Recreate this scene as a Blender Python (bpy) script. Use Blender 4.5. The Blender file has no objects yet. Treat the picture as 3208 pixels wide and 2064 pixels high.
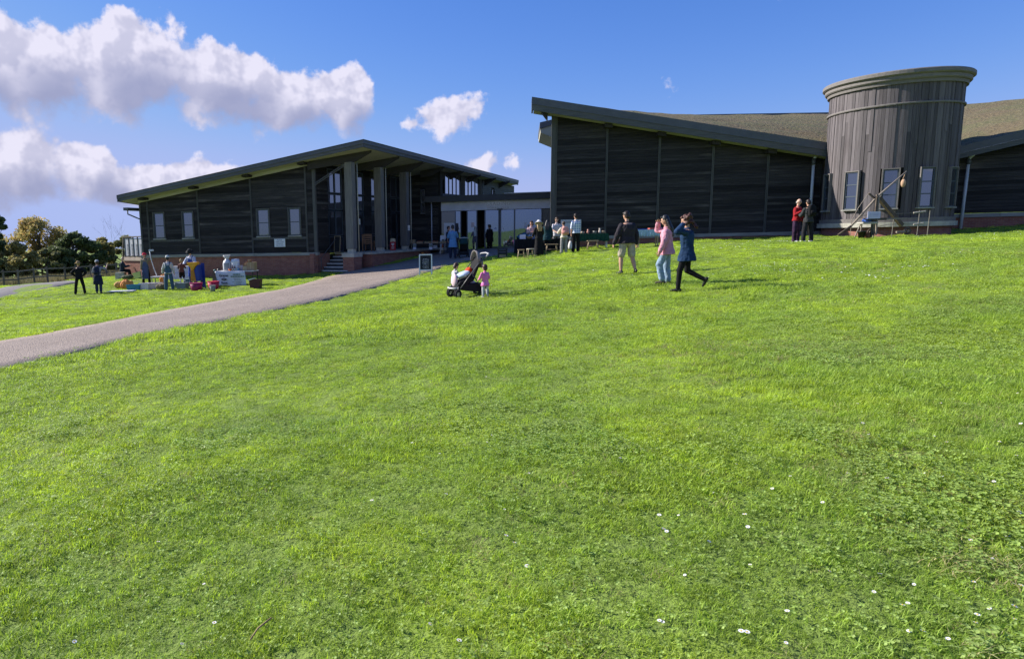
import bpy, bmesh, math, random
import numpy as np
from mathutils import Vector, Matrix
random.seed(7); RNG = np.random.default_rng(11)
SC = bpy.context.scene; COL = SC.collection

# photograph of a timber museum building on a sloping lawn, sunny autumn day
EXPOSURE = 0.75
SKY_STRENGTH = 0.076
SKY_TINT = (.42, .77, 1.40)
SKY_CAP = (3.25, 4.0, 6.9)
CLOUD_DARK, CLOUD_LIT = (2.6, 2.8, 4.4), (6.6, 6.4, 7.6)
# ------------------------------------------------------------------ camera
FPX, XC, YC, EYE = 2064.0, 1200.0, 1032.0, 1.6          # photograph is 3208 x 2064
RHO = math.atan(.023)
TH = math.atan((YC - (725 + .023*404))*math.cos(RHO)/FPX)
_R0 = np.array([1., 0, 0]); _U0 = np.array([0, math.sin(TH), math.cos(TH)]); FWD = np.array([0, math.cos(TH), -math.sin(TH)])
RGT = math.cos(RHO)*_R0 - math.sin(RHO)*_U0; UPV = math.cos(RHO)*_U0 + math.sin(RHO)*_R0
def ray(px, py): return FWD + RGT*(px - XC)/FPX + UPV*(YC - py)/FPX
def at(px, py, Y):
    d = ray(px, py); return np.array([0, 0, EYE]) + d*(Y/d[1])
def atz(px, py, z):
    d = ray(px, py); return np.array([0, 0, EYE]) + d*((z - EYE)/d[2])
cam = bpy.data.cameras.new('camera'); camo = bpy.data.objects.new('camera', cam); COL.objects.link(camo)
cam.sensor_fit = 'HORIZONTAL'; cam.sensor_width = 36; cam.lens = 36*FPX/3208
cam.shift_x = (1604 - XC)/3208; cam.clip_start = .05; cam.clip_end = 2000
camo.matrix_world = Matrix(((RGT[0], UPV[0], -FWD[0], 0), (RGT[1], UPV[1], -FWD[1], 0), (RGT[2], UPV[2], -FWD[2], EYE), (0, 0, 0, 1)))
SC.camera = camo
vs = SC.view_settings; vs.view_transform = 'Standard'; vs.look = 'None'; vs.gamma = 1; vs.use_curve_mapping = False
vs.exposure = EXPOSURE
SC.cycles.max_bounces = 4; SC.cycles.diffuse_bounces = 2; SC.cycles.glossy_bounces = 3; SC.cycles.transmission_bounces = 3
SC.cycles.transparent_max_bounces = 6; SC.cycles.caustics_reflective = False; SC.cycles.caustics_refractive = False
SC.cycles.use_denoising = True; SC.cycles.denoiser = 'OPENIMAGEDENOISE'; SC.cycles.denoising_input_passes = 'RGB_ALBEDO_NORMAL'; SC.cycles.denoising_prefilter = 'NONE'

# ------------------------------------------------------------------ sun
SUN_AZ, SUN_EL = math.radians(-67), math.radians(32)     # azimuth from +Y towards +X
sd = Vector((math.sin(SUN_AZ)*math.cos(SUN_EL), math.cos(SUN_AZ)*math.cos(SUN_EL), math.sin(SUN_EL)))
sl = bpy.data.lights.new('sun', 'SUN'); sl.energy = 5.0; sl.angle = math.radians(.53); sl.color = (1, .945, .86)
so = bpy.data.objects.new('sun', sl); COL.objects.link(so); so.rotation_euler = (-sd).to_track_quat('-Z', 'Y').to_euler(); so.location = sd*200

# ------------------------------------------------------------------ sky with clouds
W = bpy.data.worlds.new('World'); SC.world = W; W.use_nodes = True; W.cycles.sampling_method = 'NONE'
NT = W.node_tree; NT.nodes.clear()
class G:
    """tiny expression builder for shader node trees"""
    def __init__(s, nt): s.nt = nt
    def new(s, t): return s.nt.nodes.new(t)
    def put(s, sock, v):
        if isinstance(v, bpy.types.NodeSocket): s.nt.links.new(v, sock)
        elif v is not None: sock.default_value = v
    def m(s, op, a, b=None, c=None, clamp=False):
        n = s.new('ShaderNodeMath'); n.operation = op; n.use_clamp = clamp
        s.put(n.inputs[0], a); s.put(n.inputs[1], b); s.put(n.inputs[2], c); return n.outputs[0]
    def vm(s, op, a, b=None):
        n = s.new('ShaderNodeVectorMath'); n.operation = op; s.put(n.inputs[0], a); s.put(n.inputs[1], b); return n.outputs[0]
    def noise(s, vec, scale, detail=4, rough=.55, dist=0, w=None, dim='3D'):
        n = s.new('ShaderNodeTexNoise'); n.noise_dimensions = dim; s.put(n.inputs['Scale'], scale); n.inputs['Detail'].default_value = detail
        n.inputs['Roughness'].default_value = rough; n.inputs['Distortion'].default_value = dist
        if w is not None: n.noise_dimensions = '4D'; s.put(n.inputs['W'], w)
        if vec is not None: s.put(n.inputs['Vector'], vec)
        return n.outputs[0]
    def mix(s, f, a, b, mode='MIX'):
        n = s.new('ShaderNodeMix'); n.data_type = 'RGBA'; n.blend_type = mode
        s.put(n.inputs[0], f); s.put(n.inputs[6], a if isinstance(a, bpy.types.NodeSocket) else (*a[:3], 1)); s.put(n.inputs[7], b if isinstance(b, bpy.types.NodeSocket) else (*b[:3], 1))
        return n.outputs[2]
    def ramp(s, f, a, b, c=0., d=1., kind='SMOOTHSTEP'):
        n = s.new('ShaderNodeMapRange'); n.interpolation_type = kind; n.clamp = True if kind == 'LINEAR' else True
        s.put(n.inputs[0], f); s.put(n.inputs[1], a); s.put(n.inputs[2], b); s.put(n.inputs[3], c); s.put(n.inputs[4], d); return n.outputs[0]
def aze(px, py):
    d = ray(px, py); d = d/np.linalg.norm(d); return math.degrees(math.atan2(d[0], d[1])), math.degrees(math.asin(d[2]))
# cumulus lobes: (pixel centre, pixel half axes) turned into azimuth / elevation ellipses of the sky
LOBES = [(-420, 260, 300, 150), (-120, 220, 230, 175), (90, 235, 255, 215), (400, 225, 270, 210), (680, 265, 250, 165), (900, 320, 200, 125), (1065, 320, 120, 130),
         (-150, 540, 260, 150), (60, 520, 190, 160), (250, 540, 140, 115), (440, 590, 160, 85), (610, 570, 130, 105), (720, 600, 120, 80),
         (1382, 372, 140, 82, .62), (1300, 388, 95, 52, .5), (1505, 508, 120, 45, .42)]
def cloud_group(full):
    gt = bpy.data.node_groups.new('cloud_density', 'ShaderNodeTree')
    gt.interface.new_socket('u', in_out='INPUT', socket_type='NodeSocketFloat'); gt.interface.new_socket('v', in_out='INPUT', socket_type='NodeSocketFloat')
    gt.interface.new_socket('D', in_out='OUTPUT', socket_type='NodeSocketFloat')
    g = G(gt); gi = g.new('NodeGroupInput'); go = g.new('NodeGroupOutput'); u, v = gi.outputs[0], gi.outputs[1]
    cv = g.new('ShaderNodeCombineXYZ'); g.put(cv.inputs[0], u); g.put(cv.inputs[1], v); P = cv.outputs[0]
    acc = None
    for (px, py, rx, ry, *wt) in LOBES:
        wt = wt[0] if wt else 1
        a, e = aze(px, py); a2, _ = aze(px + rx, py); _, e2 = aze(px, py - ry); ra, re = abs(a2 - a), abs(e2 - e)
        n = g.new('ShaderNodeVectorMath'); n.operation = 'MULTIPLY_ADD'; g.put(n.inputs[0], P); n.inputs[1].default_value = (1/ra, 1/re, 0); n.inputs[2].default_value = (-a/ra, -e/re, 0)
        l = g.new('ShaderNodeVectorMath'); l.operation = 'LENGTH'; g.put(l.inputs[0], n.outputs[0]); q = l.outputs['Value']
        if wt != 1: q = g.m('MULTIPLY_ADD', q, wt, 1 - wt)
        acc = q if acc is None else g.m('SMOOTH_MIN', acc, q, .12)
    acc = g.m('SUBTRACT', 1.0, acc)
    big = g.noise(P, .16, 1, .5, dim='2D')
    if not full:                          # smooth thickness, for the shading only
        g.put(go.inputs[0], g.m('ADD', acc, g.m('MULTIPLY_ADD', big, .55, -.375))); return gt
    # scattered fair-weather cumulus over the rest of the sky, same height band
    far = g.noise(P, .035, 1, .5, dim='2D'); elsewhere = g.ramp(g.m('ABSOLUTE', g.m('SUBTRACT', u, 8.0)), 44, 58); band = g.ramp(g.m('ABSOLUTE', g.m('SUBTRACT', v, 12.0)), 13, 3)
    other = g.m('SUBTRACT', g.m('MULTIPLY', g.m('MULTIPLY', g.m('MULTIPLY_ADD', far, 3.2, -1.6), elsewhere), band), .25)
    acc = g.m('MAXIMUM', acc, other)
    mid = g.noise(P, .42, 6, .57, dim='2D')
    bump = g.m('MULTIPLY_ADD', big, .55, g.m('MULTIPLY', mid, 1.0))
    D = g.m('ADD', acc, g.m('SUBTRACT', bump, .875)); g.put(go.inputs[0], D)
    return gt
def build_sky():
    g = G(NT)
    tc = g.new('ShaderNodeTexCoord'); sp = g.new('ShaderNodeSeparateXYZ'); g.put(sp.inputs[0], tc.outputs['Generated'])
    x, y, z = sp.outputs
    u = g.m('MULTIPLY', g.m('ARCTAN2', x, y), 180/math.pi); v = g.m('MULTIPLY', g.m('ARCSINE', z), 180/math.pi)
    sky = g.new('ShaderNodeTexSky'); sky.sky_type = 'NISHITA'; sky.sun_disc = False; sky.sun_elevation = SUN_EL; sky.sun_rotation = SUN_AZ
    sky.altitude = 60; sky.air_density = 1.0; sky.dust_density = .15; sky.ozone_density = 2.2
    sc = g.new('ShaderNodeSeparateColor'); g.put(sc.inputs[0], sky.outputs[0]); co = g.new('ShaderNodeCombineColor')
    g.put(co.inputs[0], g.m('MULTIPLY', g.m('POWER', sc.outputs[0], 1.4), SKY_TINT[0])); g.put(co.inputs[1], g.m('MULTIPLY', sc.outputs[1], SKY_TINT[1])); g.put(co.inputs[2], g.m('MULTIPLY', sc.outputs[2], SKY_TINT[2]))
    ss = g.new('ShaderNodeSeparateColor'); g.put(ss.inputs[0], co.outputs[0]); c2 = g.new('ShaderNodeCombineColor')
    for i, cap in enumerate(SKY_CAP): g.put(c2.inputs[i], g.m('SMOOTH_MIN', ss.outputs[i], cap, cap*.5))
    tint = c2.outputs[0]
    def dens(grp, uu, vv):
        n = g.new('ShaderNodeGroup'); n.node_tree = grp; g.put(n.inputs[0], uu); g.put(n.inputs[1], vv); return n.outputs[0]
    def puff(uu, vv):
        cv = g.new('ShaderNodeCombineXYZ'); g.put(cv.inputs[0], uu); g.put(cv.inputs[1], vv); return g.noise(cv.outputs[0], .42, 3, .55, dim='2D')
    D = dens(cloud_group(True), u, v); D2 = dens(cloud_group(False), g.m('ADD', u, -1.7), g.m('ADD', v, 2.1))
    low = g.ramp(D2, -.05, .7)                      # thick cloud towards the sun shades this point
    soft = g.m('MULTIPLY_ADD', low, .30, .16)
    alpha = g.ramp(D, -.04, soft)
    fine = g.ramp(g.m('SUBTRACT', puff(u, v), puff(g.m('ADD', u, -.5), g.m('ADD', v, .7))), -.17, .20)
    lit = g.m('MULTIPLY', g.m('SUBTRACT', 1.0, g.m('MULTIPLY', low, .92)), g.m('MULTIPLY_ADD', fine, .60, .55), clamp=True)
    cc = g.mix(lit, CLOUD_DARK, CLOUD_LIT)
    alpha = g.m('MULTIPLY', alpha, .97)
    out = g.mix(alpha, tint, cc)
    bg = g.new('ShaderNodeBackground'); g.put(bg.inputs[0], out); bg.inputs[1].default_value = SKY_STRENGTH
    wo = g.new('ShaderNodeOutputWorld'); NT.links.new(bg.outputs[0], wo.inputs[0])
build_sky()

# ------------------------------------------------------------------ helpers: materials
def _bsdf(name):
    m = bpy.data.materials.new(name); m.use_nodes = True; nt = m.node_tree; nt.nodes.clear()
    g = G(nt); b = g.new('ShaderNodeBsdfPrincipled'); o = g.new('ShaderNodeOutputMaterial'); nt.links.new(b.outputs[0], o.inputs[0])
    return m, g, b, o
MATS = {}
def M(name, col=None, rough=.7, var=.18, scale=6., bump=0., metal=0., spec=.35, stretch=(1, 1, 1), rnd=0., col2=None, detail=5, coord='Object'):
    """plain procedural surface: two tones mixed by noise, a per-object tone, a fine relief"""
    if name in MATS: return MATS[name]
    m, g, b, o = _bsdf(name); MATS[name] = m
    tc = g.new('ShaderNodeTexCoord'); oi = g.new('ShaderNodeObjectInfo')
    mp = g.new('ShaderNodeMapping'); g.put(mp.inputs[0], tc.outputs[coord]); mp.inputs['Scale'].default_value = stretch
    w = g.m('MULTIPLY', oi.outputs['Random'], 37.0)
    n = g.noise(mp.outputs[0], scale, detail, .6, 0, w)
    c2 = col2 if col2 is not None else tuple(min(1, c*(1 + var)) for c in col)
    c1 = tuple(c*(1 - var) for c in col)
    c = g.mix(g.ramp(n, .3, .7), c1, c2)
    if rnd:
        k = g.m('MULTIPLY_ADD', oi.outputs['Random'], 2*rnd, 1 - rnd); cc = g.new('ShaderNodeCombineColor')
        for i in range(3): g.put(cc.inputs[i], k)
        c = g.mix(1.0, c, cc.outputs[0], 'MULTIPLY')
    g.put(b.inputs['Base Color'], c); b.inputs['Roughness'].default_value = rough; b.inputs['Metallic'].default_value = metal; b.inputs['Specular IOR Level'].default_value = spec
    if bump:
        bp = g.new('ShaderNodeBump'); bp.inputs['Strength'].default_value = 1; bp.inputs['Distance'].default_value = bump
        g.put(bp.inputs['Height'], n); g.put(b.inputs['Normal'], bp.outputs[0])
    return m
def glass_mat(name, tint, refl, rough=.02, coat=(.80, .88, 1)):
    """coated window glass: dark room behind, part mirror"""
    if name in MATS: return MATS[name]
    m, g, b, o = _bsdf(name); MATS[name] = m
    b.inputs['Base Color'].default_value = (*tint, 1); b.inputs['Roughness'].default_value = .3
    gl = g.new('ShaderNodeBsdfGlossy'); gl.inputs['Color'].default_value = (*coat, 1); gl.inputs['Roughness'].default_value = rough
    tc = g.new('ShaderNodeTexCoord'); bp = g.new('ShaderNodeBump'); bp.inputs['Distance'].default_value = .004; bp.inputs['Strength'].default_value = .5
    g.put(bp.inputs['Height'], g.noise(tc.outputs['Object'], .9, 1)); g.put(gl.inputs['Normal'], bp.outputs[0])
    fr = g.new('ShaderNodeFresnel'); fr.inputs[0].default_value = 1.5
    f = g.m('ADD', fr.outputs[0], refl, clamp=True)
    mx = g.new('ShaderNodeMixShader'); g.put(mx.inputs[0], f); g.put(mx.inputs[1], b.outputs[0]); g.put(mx.inputs[2], gl.outputs[0])
    m.node_tree.links.new(mx.outputs[0], o.inputs[0]); return m
def wood_mat(name, tones, rough=.75, axis=0, rnd=.35, grain=.0015):
    """weathered boarding: tone per board, streaky grain along the board"""
    if name in MATS: return MATS[name]
    m, g, b, o = _bsdf(name); MATS[name] = m
    tc = g.new('ShaderNodeTexCoord'); oi = g.new('ShaderNodeObjectInfo'); w = g.m('MULTIPLY', oi.outputs['Random'], 53.0)
    mp = g.new('ShaderNodeMapping'); g.put(mp.inputs[0], tc.outputs['Object']); st = [14., 14., 14.]; st[axis] = .8; mp.inputs['Scale'].default_value = st
    n = g.noise(mp.outputs[0], 1.6, 5, .65, .3, w)
    mp2 = g.new('ShaderNodeMapping'); g.put(mp2.inputs[0], tc.outputs['Object']); st = [1.2, 1.2, 1.2]; st[axis] = .35; mp2.inputs['Scale'].default_value = st
    n2 = g.noise(mp2.outputs[0], 1.0, 3, .6, 0, w)
    c = g.mix(g.ramp(n, .32, .68), tones[0], tones[1]); c = g.mix(g.ramp(n2, .52, .80), c, tones[2])
    k = g.m('MULTIPLY_ADD', oi.outputs['Random'], 2*rnd, 1 - rnd); cc = g.new('ShaderNodeCombineColor')
    for i in range(3): g.put(cc.inputs[i], k)
    c = g.mix(1.0, c, cc.outputs[0], 'MULTIPLY')
    g.put(b.inputs['Base Color'], c); b.inputs['Roughness'].default_value = rough; b.inputs['Specular IOR Level'].default_value = .25
    bp = g.new('ShaderNodeBump'); bp.inputs['Distance'].default_value = grain; bp.inputs['Strength'].default_value = 1; g.put(bp.inputs['Height'], n); g.put(b.inputs['Normal'], bp.outputs[0])
    return m
def brick_mat(name, c1, c2, mortar, polar=None):
    if name in MATS: return MATS[name]
    m, g, b, o = _bsdf(name); MATS[name] = m
    uv = g.new('ShaderNodeUVMap'); br = g.new('ShaderNodeTexBrick'); g.put(br.inputs['Vector'], uv.outputs[0])
    br.inputs['Color1'].default_value = (*c1, 1); br.inputs['Color2'].default_value = (*c2, 1); br.inputs['Mortar'].default_value = (*mortar, 1)
    br.inputs['Scale'].default_value = 1; br.inputs['Mortar Size'].default_value = .006; br.inputs['Brick Width'].default_value = .225; br.inputs['Row Height'].default_value = .075; br.inputs['Bias'].default_value = -.1
    n = g.noise(uv.outputs[0], 3.0, 4); c = g.mix(g.m('MULTIPLY', g.ramp(n, .35, .75), .55), br.outputs[0], (c1[0]*.55, c1[1]*.6, c1[2]*.7))
    g.put(b.inputs['Base Color'], c); b.inputs['Roughness'].default_value = .85; b.inputs['Specular IOR Level'].default_value = .2
    bp = g.new('ShaderNodeBump'); bp.inputs['Distance'].default_value = .006; bp.invert = True; g.put(bp.inputs['Height'], br.outputs['Fac']); g.put(b.inputs['Normal'], bp.outputs[0])
    return m

# ------------------------------------------------------------------ helpers: objects
def empty(name, loc=(0, 0, 0), rz=0., parent=None):
    o = bpy.data.objects.new(name, None); o.empty_display_size = .2; COL.objects.link(o); o.location = tuple(float(v) for v in loc); o.rotation_euler = (0, 0, rz)
    if parent: o.parent = parent
    return o
def tag(o, label=None, cat=None, group=None, kind=None):
    if label: o['label'] = label
    if cat: o['category'] = cat
    if group: o['group'] = group
    if kind: o['kind'] = kind
    return o
def rotz(p, a): c, s = math.cos(a), math.sin(a); return (p[0]*c - p[1]*s, p[0]*s + p[1]*c, p[2])
class MB:
    def __init__(s): s.v = []; s.f = []; s.mi = []; s.mats = []; s.cur = 0; s.uv = None
    def mat(s, m):
        if m not in s.mats: s.mats.append(m)
        s.cur = s.mats.index(m); return s
    def add(s, vs, fs):
        o = len(s.v); s.v += [tuple(float(c) for c in v) for v in vs]; s.f += [tuple(i + o for i in f) for f in fs]; s.mi += [s.cur]*len(fs); return s
    def box(s, x0, x1, y0, y1, z0, z1, T=None):
        v = [(x, y, z) for z in (z0, z1) for y in (y0, y1) for x in (x0, x1)]
        if T: v = [T(p) for p in v]
        return s.add(v, [(0, 2, 3, 1), (4, 5, 7, 6), (0, 1, 5, 4), (2, 6, 7, 3), (0, 4, 6, 2), (1, 3, 7, 5)])
    def bbox(s, x0, x1, y0, y1, z0, z1, b=.01):
        """box with bevelled edges (chamfer b)"""
        bm = bmesh.new(); bmesh.ops.create_cube(bm, size=1)
        for v in bm.verts: v.co = Vector(((x0 + x1)/2 + v.co.x*(x1 - x0), (y0 + y1)/2 + v.co.y*(y1 - y0), (z0 + z1)/2 + v.co.z*(z1 - z0)))
        bmesh.ops.bevel(bm, geom=list(bm.edges), offset=min(b, .45*min(x1 - x0, y1 - y0, z1 - z0)), segments=2, affect='EDGES')
        bm.verts.index_update(); s.add([v.co[:] for v in bm.verts], [[v.index for v in f.verts] for f in bm.faces]); bm.free(); return s
    def prism(s, poly, y0, y1, T=None):
        """polygon in x,z pushed from y0 to y1"""
        n = len(poly); v = [(x, y0, z) for x, z in poly] + [(x, y1, z) for x, z in poly]
        if T: v = [T(p) for p in v]
        return s.add(v, [tuple(range(n)), tuple(range(2*n - 1, n - 1, -1))] + [(i, i + n, (i + 1) % n + n, (i + 1) % n) for i in range(n)])
    def slab(s, poly, z0, z1):
        n = len(poly); v = [(p[0], p[1], z0) for p in poly] + [(p[0], p[1], z1) for p in poly]
        return s.add(v, [tuple(range(n - 1, -1, -1)), tuple(range(n, 2*n))] + [(i, (i + 1) % n, (i + 1) % n + n, i + n) for i in range(n)])
    def tube(s, pts, r, n=8, cap=True):
        """round bar through points; r a number or one per point"""
        pts = [Vector(p) for p in pts]; rs = r if isinstance(r, (list, tuple)) else [r]*len(pts); o = len(s.v); vs, fs = [], []
        up = None
        for i, p in enumerate(pts):
            d = (pts[min(i + 1, len(pts) - 1)] - pts[max(i - 1, 0)]).normalized()
            a = up if up is not None else (Vector((0, 0, 1)) if abs(d.z) < .9 else Vector((1, 0, 0)))
            u = d.cross(a).normalized(); w = u.cross(d).normalized(); up = w
            for k in range(n):
                t = 2*math.pi*k/n; vs.append(tuple(p + (u*math.cos(t) + w*math.sin(t))*rs[i]))
        for i in range(len(pts) - 1):
            for k in range(n): fs.append((i*n + k, i*n + (k + 1) % n, (i + 1)*n + (k + 1) % n, (i + 1)*n + k))
        if cap: fs += [tuple(range(n - 1, -1, -1)), tuple((len(pts) - 1)*n + k for k in range(n))]
        return s.add(vs, fs)
    def bar(s, a, b, w, h=None):
        """square bar between two points"""
        h = h or w; a, b = Vector(a), Vector(b); d = (b - a).normalized(); t = Vector((0, 0, 1)) if abs(d.z) < .95 else Vector((0, 1, 0))
        u = d.cross(t).normalized(); q = u.cross(d).normalized(); vs = []
        for p in (a, b):
            for (i, j) in ((-1, -1), (1, -1), (1, 1), (-1, 1)): vs.append(tuple(p + u*i*w/2 + q*j*h/2))
        return s.add(vs, [(3, 2, 1, 0), (4, 5, 6, 7)] + [(i, (i + 1) % 4, (i + 1) % 4 + 4, i + 4) for i in range(4)])
    def lathe(s, prof, n=20, c=(0, 0, 0), a0=0, a1=2*math.pi, close=True):
        full = abs(a1 - a0 - 2*math.pi) < 1e-6; m = n if full else n + 1; vs, fs = [], []
        for (r, z) in prof:
            for k in range(m):
                t = a0 + (a1 - a0)*k/n; vs.append((c[0] + r*math.cos(t), c[1] + r*math.sin(t), c[2] + z))
        for i in range(len(prof) - 1):
            for k in range(n): fs.append((i*m + k, i*m + (k + 1) % m, (i + 1)*m + (k + 1) % m, (i + 1)*m + k))
        if close and full: fs += [tuple(range(m - 1, -1, -1)), tuple((len(prof) - 1)*m + k for k in range(m))]
        return s.add(vs, fs)
    def ell(s, c, r, n=12, m=8, R=None):
        vs, fs = [], []
        for i in range(m + 1):
            ph = math.pi*i/m - math.pi/2
            for k in range(n):
                t = 2*math.pi*k/n; p = Vector((r[0]*math.cos(ph)*math.cos(t), r[1]*math.cos(ph)*math.sin(t), r[2]*math.sin(ph)))
                if R is not None: p = R @ p
                vs.append((c[0] + p.x, c[1] + p.y, c[2] + p.z))
        for i in range(m):
            for k in range(n): fs.append((i*n + k, i*n + (k + 1) % n, (i + 1)*n + (k + 1) % n, (i + 1)*n + k))
        return s.add(vs, fs)
    def build(s, name, mat=None, parent=None, smooth=False, loc=None, bevel=0):
        me = bpy.data.meshes.new(name); me.from_pydata(s.v, [], s.f)
        for m in ([mat] if mat else s.mats): me.materials.append(m)
        if not mat and len(s.mats) > 1: me.polygons.foreach_set('material_index', s.mi)
        me.validate(); me.update()
        if smooth: me.polygons.foreach_set('use_smooth', [True]*len(me.polygons))
        o = bpy.data.objects.new(name, me); COL.objects.link(o)
        if parent: o.parent = parent
        if loc is not None:       # move the origin to loc without moving the shape
            me.transform(Matrix.Translation(-Vector(loc))); o.location = loc
        if bevel:
            bv = o.modifiers.new('edge', 'BEVEL'); bv.width = bevel; bv.segments = 2; bv.limit_method = 'ANGLE'
        return o
def box_uv(o):
    """metric uv along the wall (for brickwork)"""
    me = o.data; uv = me.uv_layers.new(name='UVMap')
    for p in me.polygons:
        n = p.normal
        for li in p.loop_indices:
            c = me.vertices[me.loops[li].vertex_index].co
            uv.data[li].uv = (c.x, c.y) if abs(n.z) > .7 else ((c.x, c.z) if abs(n.y) > abs(n.x) else (c.y, c.z))
def clip(poly, f):
    """keep the part of a polygon where f(p) >= 0"""
    out = []; n = len(poly)
    for i in range(n):
        a, b = poly[i], poly[(i + 1) % n]; fa, fb = f(a), f(b)
        if fa >= 0: out.append(a)
        if (fa >= 0) != (fb >= 0):
            t = fa/(fa - fb); out.append(tuple(a[k] + (b[k] - a[k])*t for k in range(len(a))))
    return out
def text(name, body, size, mat, parent, loc, rot, depth=.004, align='CENTER', space=1.0, bold=0., xs=1.0):
    c = bpy.data.curves.new(name, 'FONT'); c.body = body; c.size = size; c.extrude = depth; c.align_x = align; c.align_y = 'CENTER'; c.space_character = space; c.offset = bold; c.resolution_u = 3
    t = bpy.data.objects.new(name, c); COL.objects.link(t)
    me = bpy.data.meshes.new_from_object(t.evaluated_get(bpy.context.evaluated_depsgraph_get())); me.name = name
    bpy.data.objects.remove(t); bpy.data.curves.remove(c)
    if xs != 1: me.transform(Matrix.Diagonal((xs, 1, 1, 1)))
    o = bpy.data.objects.new(name, me); COL.objects.link(o); me.materials.clear(); me.materials.append(mat); o.parent = parent; o.location = loc; o.rotation_euler = rot
    return o
def value_noise(x, y, seed=0):
    x = np.asarray(x, float); y = np.asarray(y, float); xi = np.floor(x).astype(np.int64); yi = np.floor(y).astype(np.int64); fx = x - xi; fy = y - yi
    fx = fx*fx*(3 - 2*fx); fy = fy*fy*(3 - 2*fy)
    def h(a, b):
        n = (a*374761393 + b*668265263 + seed*1442695041) & 0xffffffff; n = ((n ^ (n >> 13))*1274126177) & 0xffffffff; return ((n ^ (n >> 16)) & 0xffff)/65535.
    return (h(xi, yi)*(1 - fx) + h(xi + 1, yi)*fx)*(1 - fy) + (h(xi, yi + 1)*(1 - fx) + h(xi + 1, yi + 1)*fx)*fy

# ------------------------------------------------------------------ terrain
CTRL = np.array([(0, 0, 0), (5, 4, .27), (-5, 4, -.28), (9, 9, .5), (-9, 9, -.5), (6.58, 14.2, .24), (6.87, 18.5, .36), (2.77, 17.7, -.10), (-15.3, 34, -1.05), (-11.1, 33.4, -.92), (-6, 33.5, -.75),
    (16.97, 27, .95), (7.33, 31, .46), (3.77, 34.7, .15), (2.15, 32, -.30), (-7.27, 37.6, -.60), (-15.79, 41, -.62), (-3.28, 36.2, -.50), (5.9, 43.5, .43), (11.74, 34.6, .72), (19.3, 33.2, 1.04), (20.9, 30.2, 1.04), (22.3, 28.4, .96), (25, 27.6, 1.04), (28, 28.5, 1.24),
    (-32, 56, -2.0), (-27.5, 58, -1.85), (-5.93, 10, -.35), (-8.2, 13.9, -.49), (-20, 25, -1.25), (0, 25, -.22), (12, 22, .68), (22, 15, 1.3), (-60, 90, -2.8), (-20, 100, -2.4), (60, 60, 3), (40, 10, 2.2), (-40, 10, -2.3), (0, -20, -.1), (0, 75, .6), (25, 75, 1.6), (-16, 62, -1.2), (9, 44, .5)])
def _tps(r): return np.where(r > 1e-9, r*r*np.log(np.maximum(r, 1e-9)), 0)
def _fit(P, lam=.6):
    n = len(P); K = _tps(np.hypot(P[:, None, 0] - P[None, :, 0], P[:, None, 1] - P[None, :, 1])) + lam*n*np.eye(n); Q = np.c_[np.ones(n), P[:, :2]]
    A = np.zeros((n + 3, n + 3)); A[:n, :n] = K; A[:n, n:] = Q; A[n:, :n] = Q.T; return np.linalg.solve(A, np.r_[P[:, 2], 0, 0, 0])
TW = _fit(CTRL)
def hbase(x, y):
    x = np.asarray(x, float); y = np.asarray(y, float); z = TW[-3] + TW[-2]*x + TW[-1]*y
    for i, (cx, cy, _) in enumerate(CTRL): z = z + TW[i]*_tps(np.hypot(x - cx, y - cy))
    return z
def hgt(x, y):
    """lawn surface with its small unevenness"""
    x = np.asarray(x, float); y = np.asarray(y, float)
    d = .125*(value_noise(x/1.7 + 9, y/2.3, 3) - .5) + .05*(value_noise(x/.62, y/.8 + 4, 5) - .5) + .08*(value_noise(x/5., y/5., 8) - .5)
    return hbase(x, y) + d
def ground(px, py):
    """where the view ray of a photo pixel meets the lawn"""
    d = ray(px, py); t0, t1 = 1., 1.; f = lambda t: EYE + d[2]*t - float(hbase(d[0]*t, d[1]*t))
    while f(t1) > 0 and t1 < 300: t0 = t1; t1 *= 1.06
    for _ in range(40):
        tm = (t0 + t1)/2
        if f(tm) > 0: t0 = tm
        else: t1 = tm
    return np.array([d[0]*t1, d[1]*t1, float(hgt(d[0]*t1, d[1]*t1))])
def onlawn(px, Y):
    """on the lawn at depth Y, in the photo column px"""
    x = at(px, 850, Y)[0]; return np.array([x, Y, float(hgt(x, Y))])

PATH_R = [(0, 1163), (190, 1118), (375, 1074), (560, 1036), (750, 998), (992, 945), (1179, 900), (1327, 857), (1384, 836), (1450, 822), (1540, 803)]
PATH_L = [(0, 1072), (160, 1045), (335, 1012), (480, 984), (630, 955), (871, 911), (1018, 871), (1139, 841), (1246, 826), (1300, 812), (1345, 797)]
pr = [ground(*p)[:2] for p in PATH_R]; pl = [ground(*p)[:2] for p in PATH_L]
def ext(l): a, b = np.array(l[0]), np.array(l[1]); return [tuple(a + (a - b)/np.linalg.norm(a - b)*k) for k in (18, 6)] + [tuple(p) for p in l]
pr = ext(pr) + [(11.6, 43.4)]; pl = ext(pl) + [(3.3, 45.2)]
PATH_POLY = np.array(pl + pr[::-1])
LANE_POLY = np.array([ground(*p)[:2] for p in [(-60, 915), (0, 905), (60, 894), (150, 885), (238, 880), (236, 886), (200, 893), (100, 913), (0, 935), (-60, 952)]])
def inside(poly, x, y):
    x = np.asarray(x); y = np.asarray(y); r = np.zeros(x.shape, bool); n = len(poly)
    for i in range(n):
        (x0, y0), (x1, y1) = poly[i], poly[(i + 1) % n]
        c = ((y0 > y) != (y1 > y)) & (x < (x1 - x0)*(y - y0)/((y1 - y0) if y1 != y0 else 1e-9) + x0); r ^= c
    return r
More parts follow.
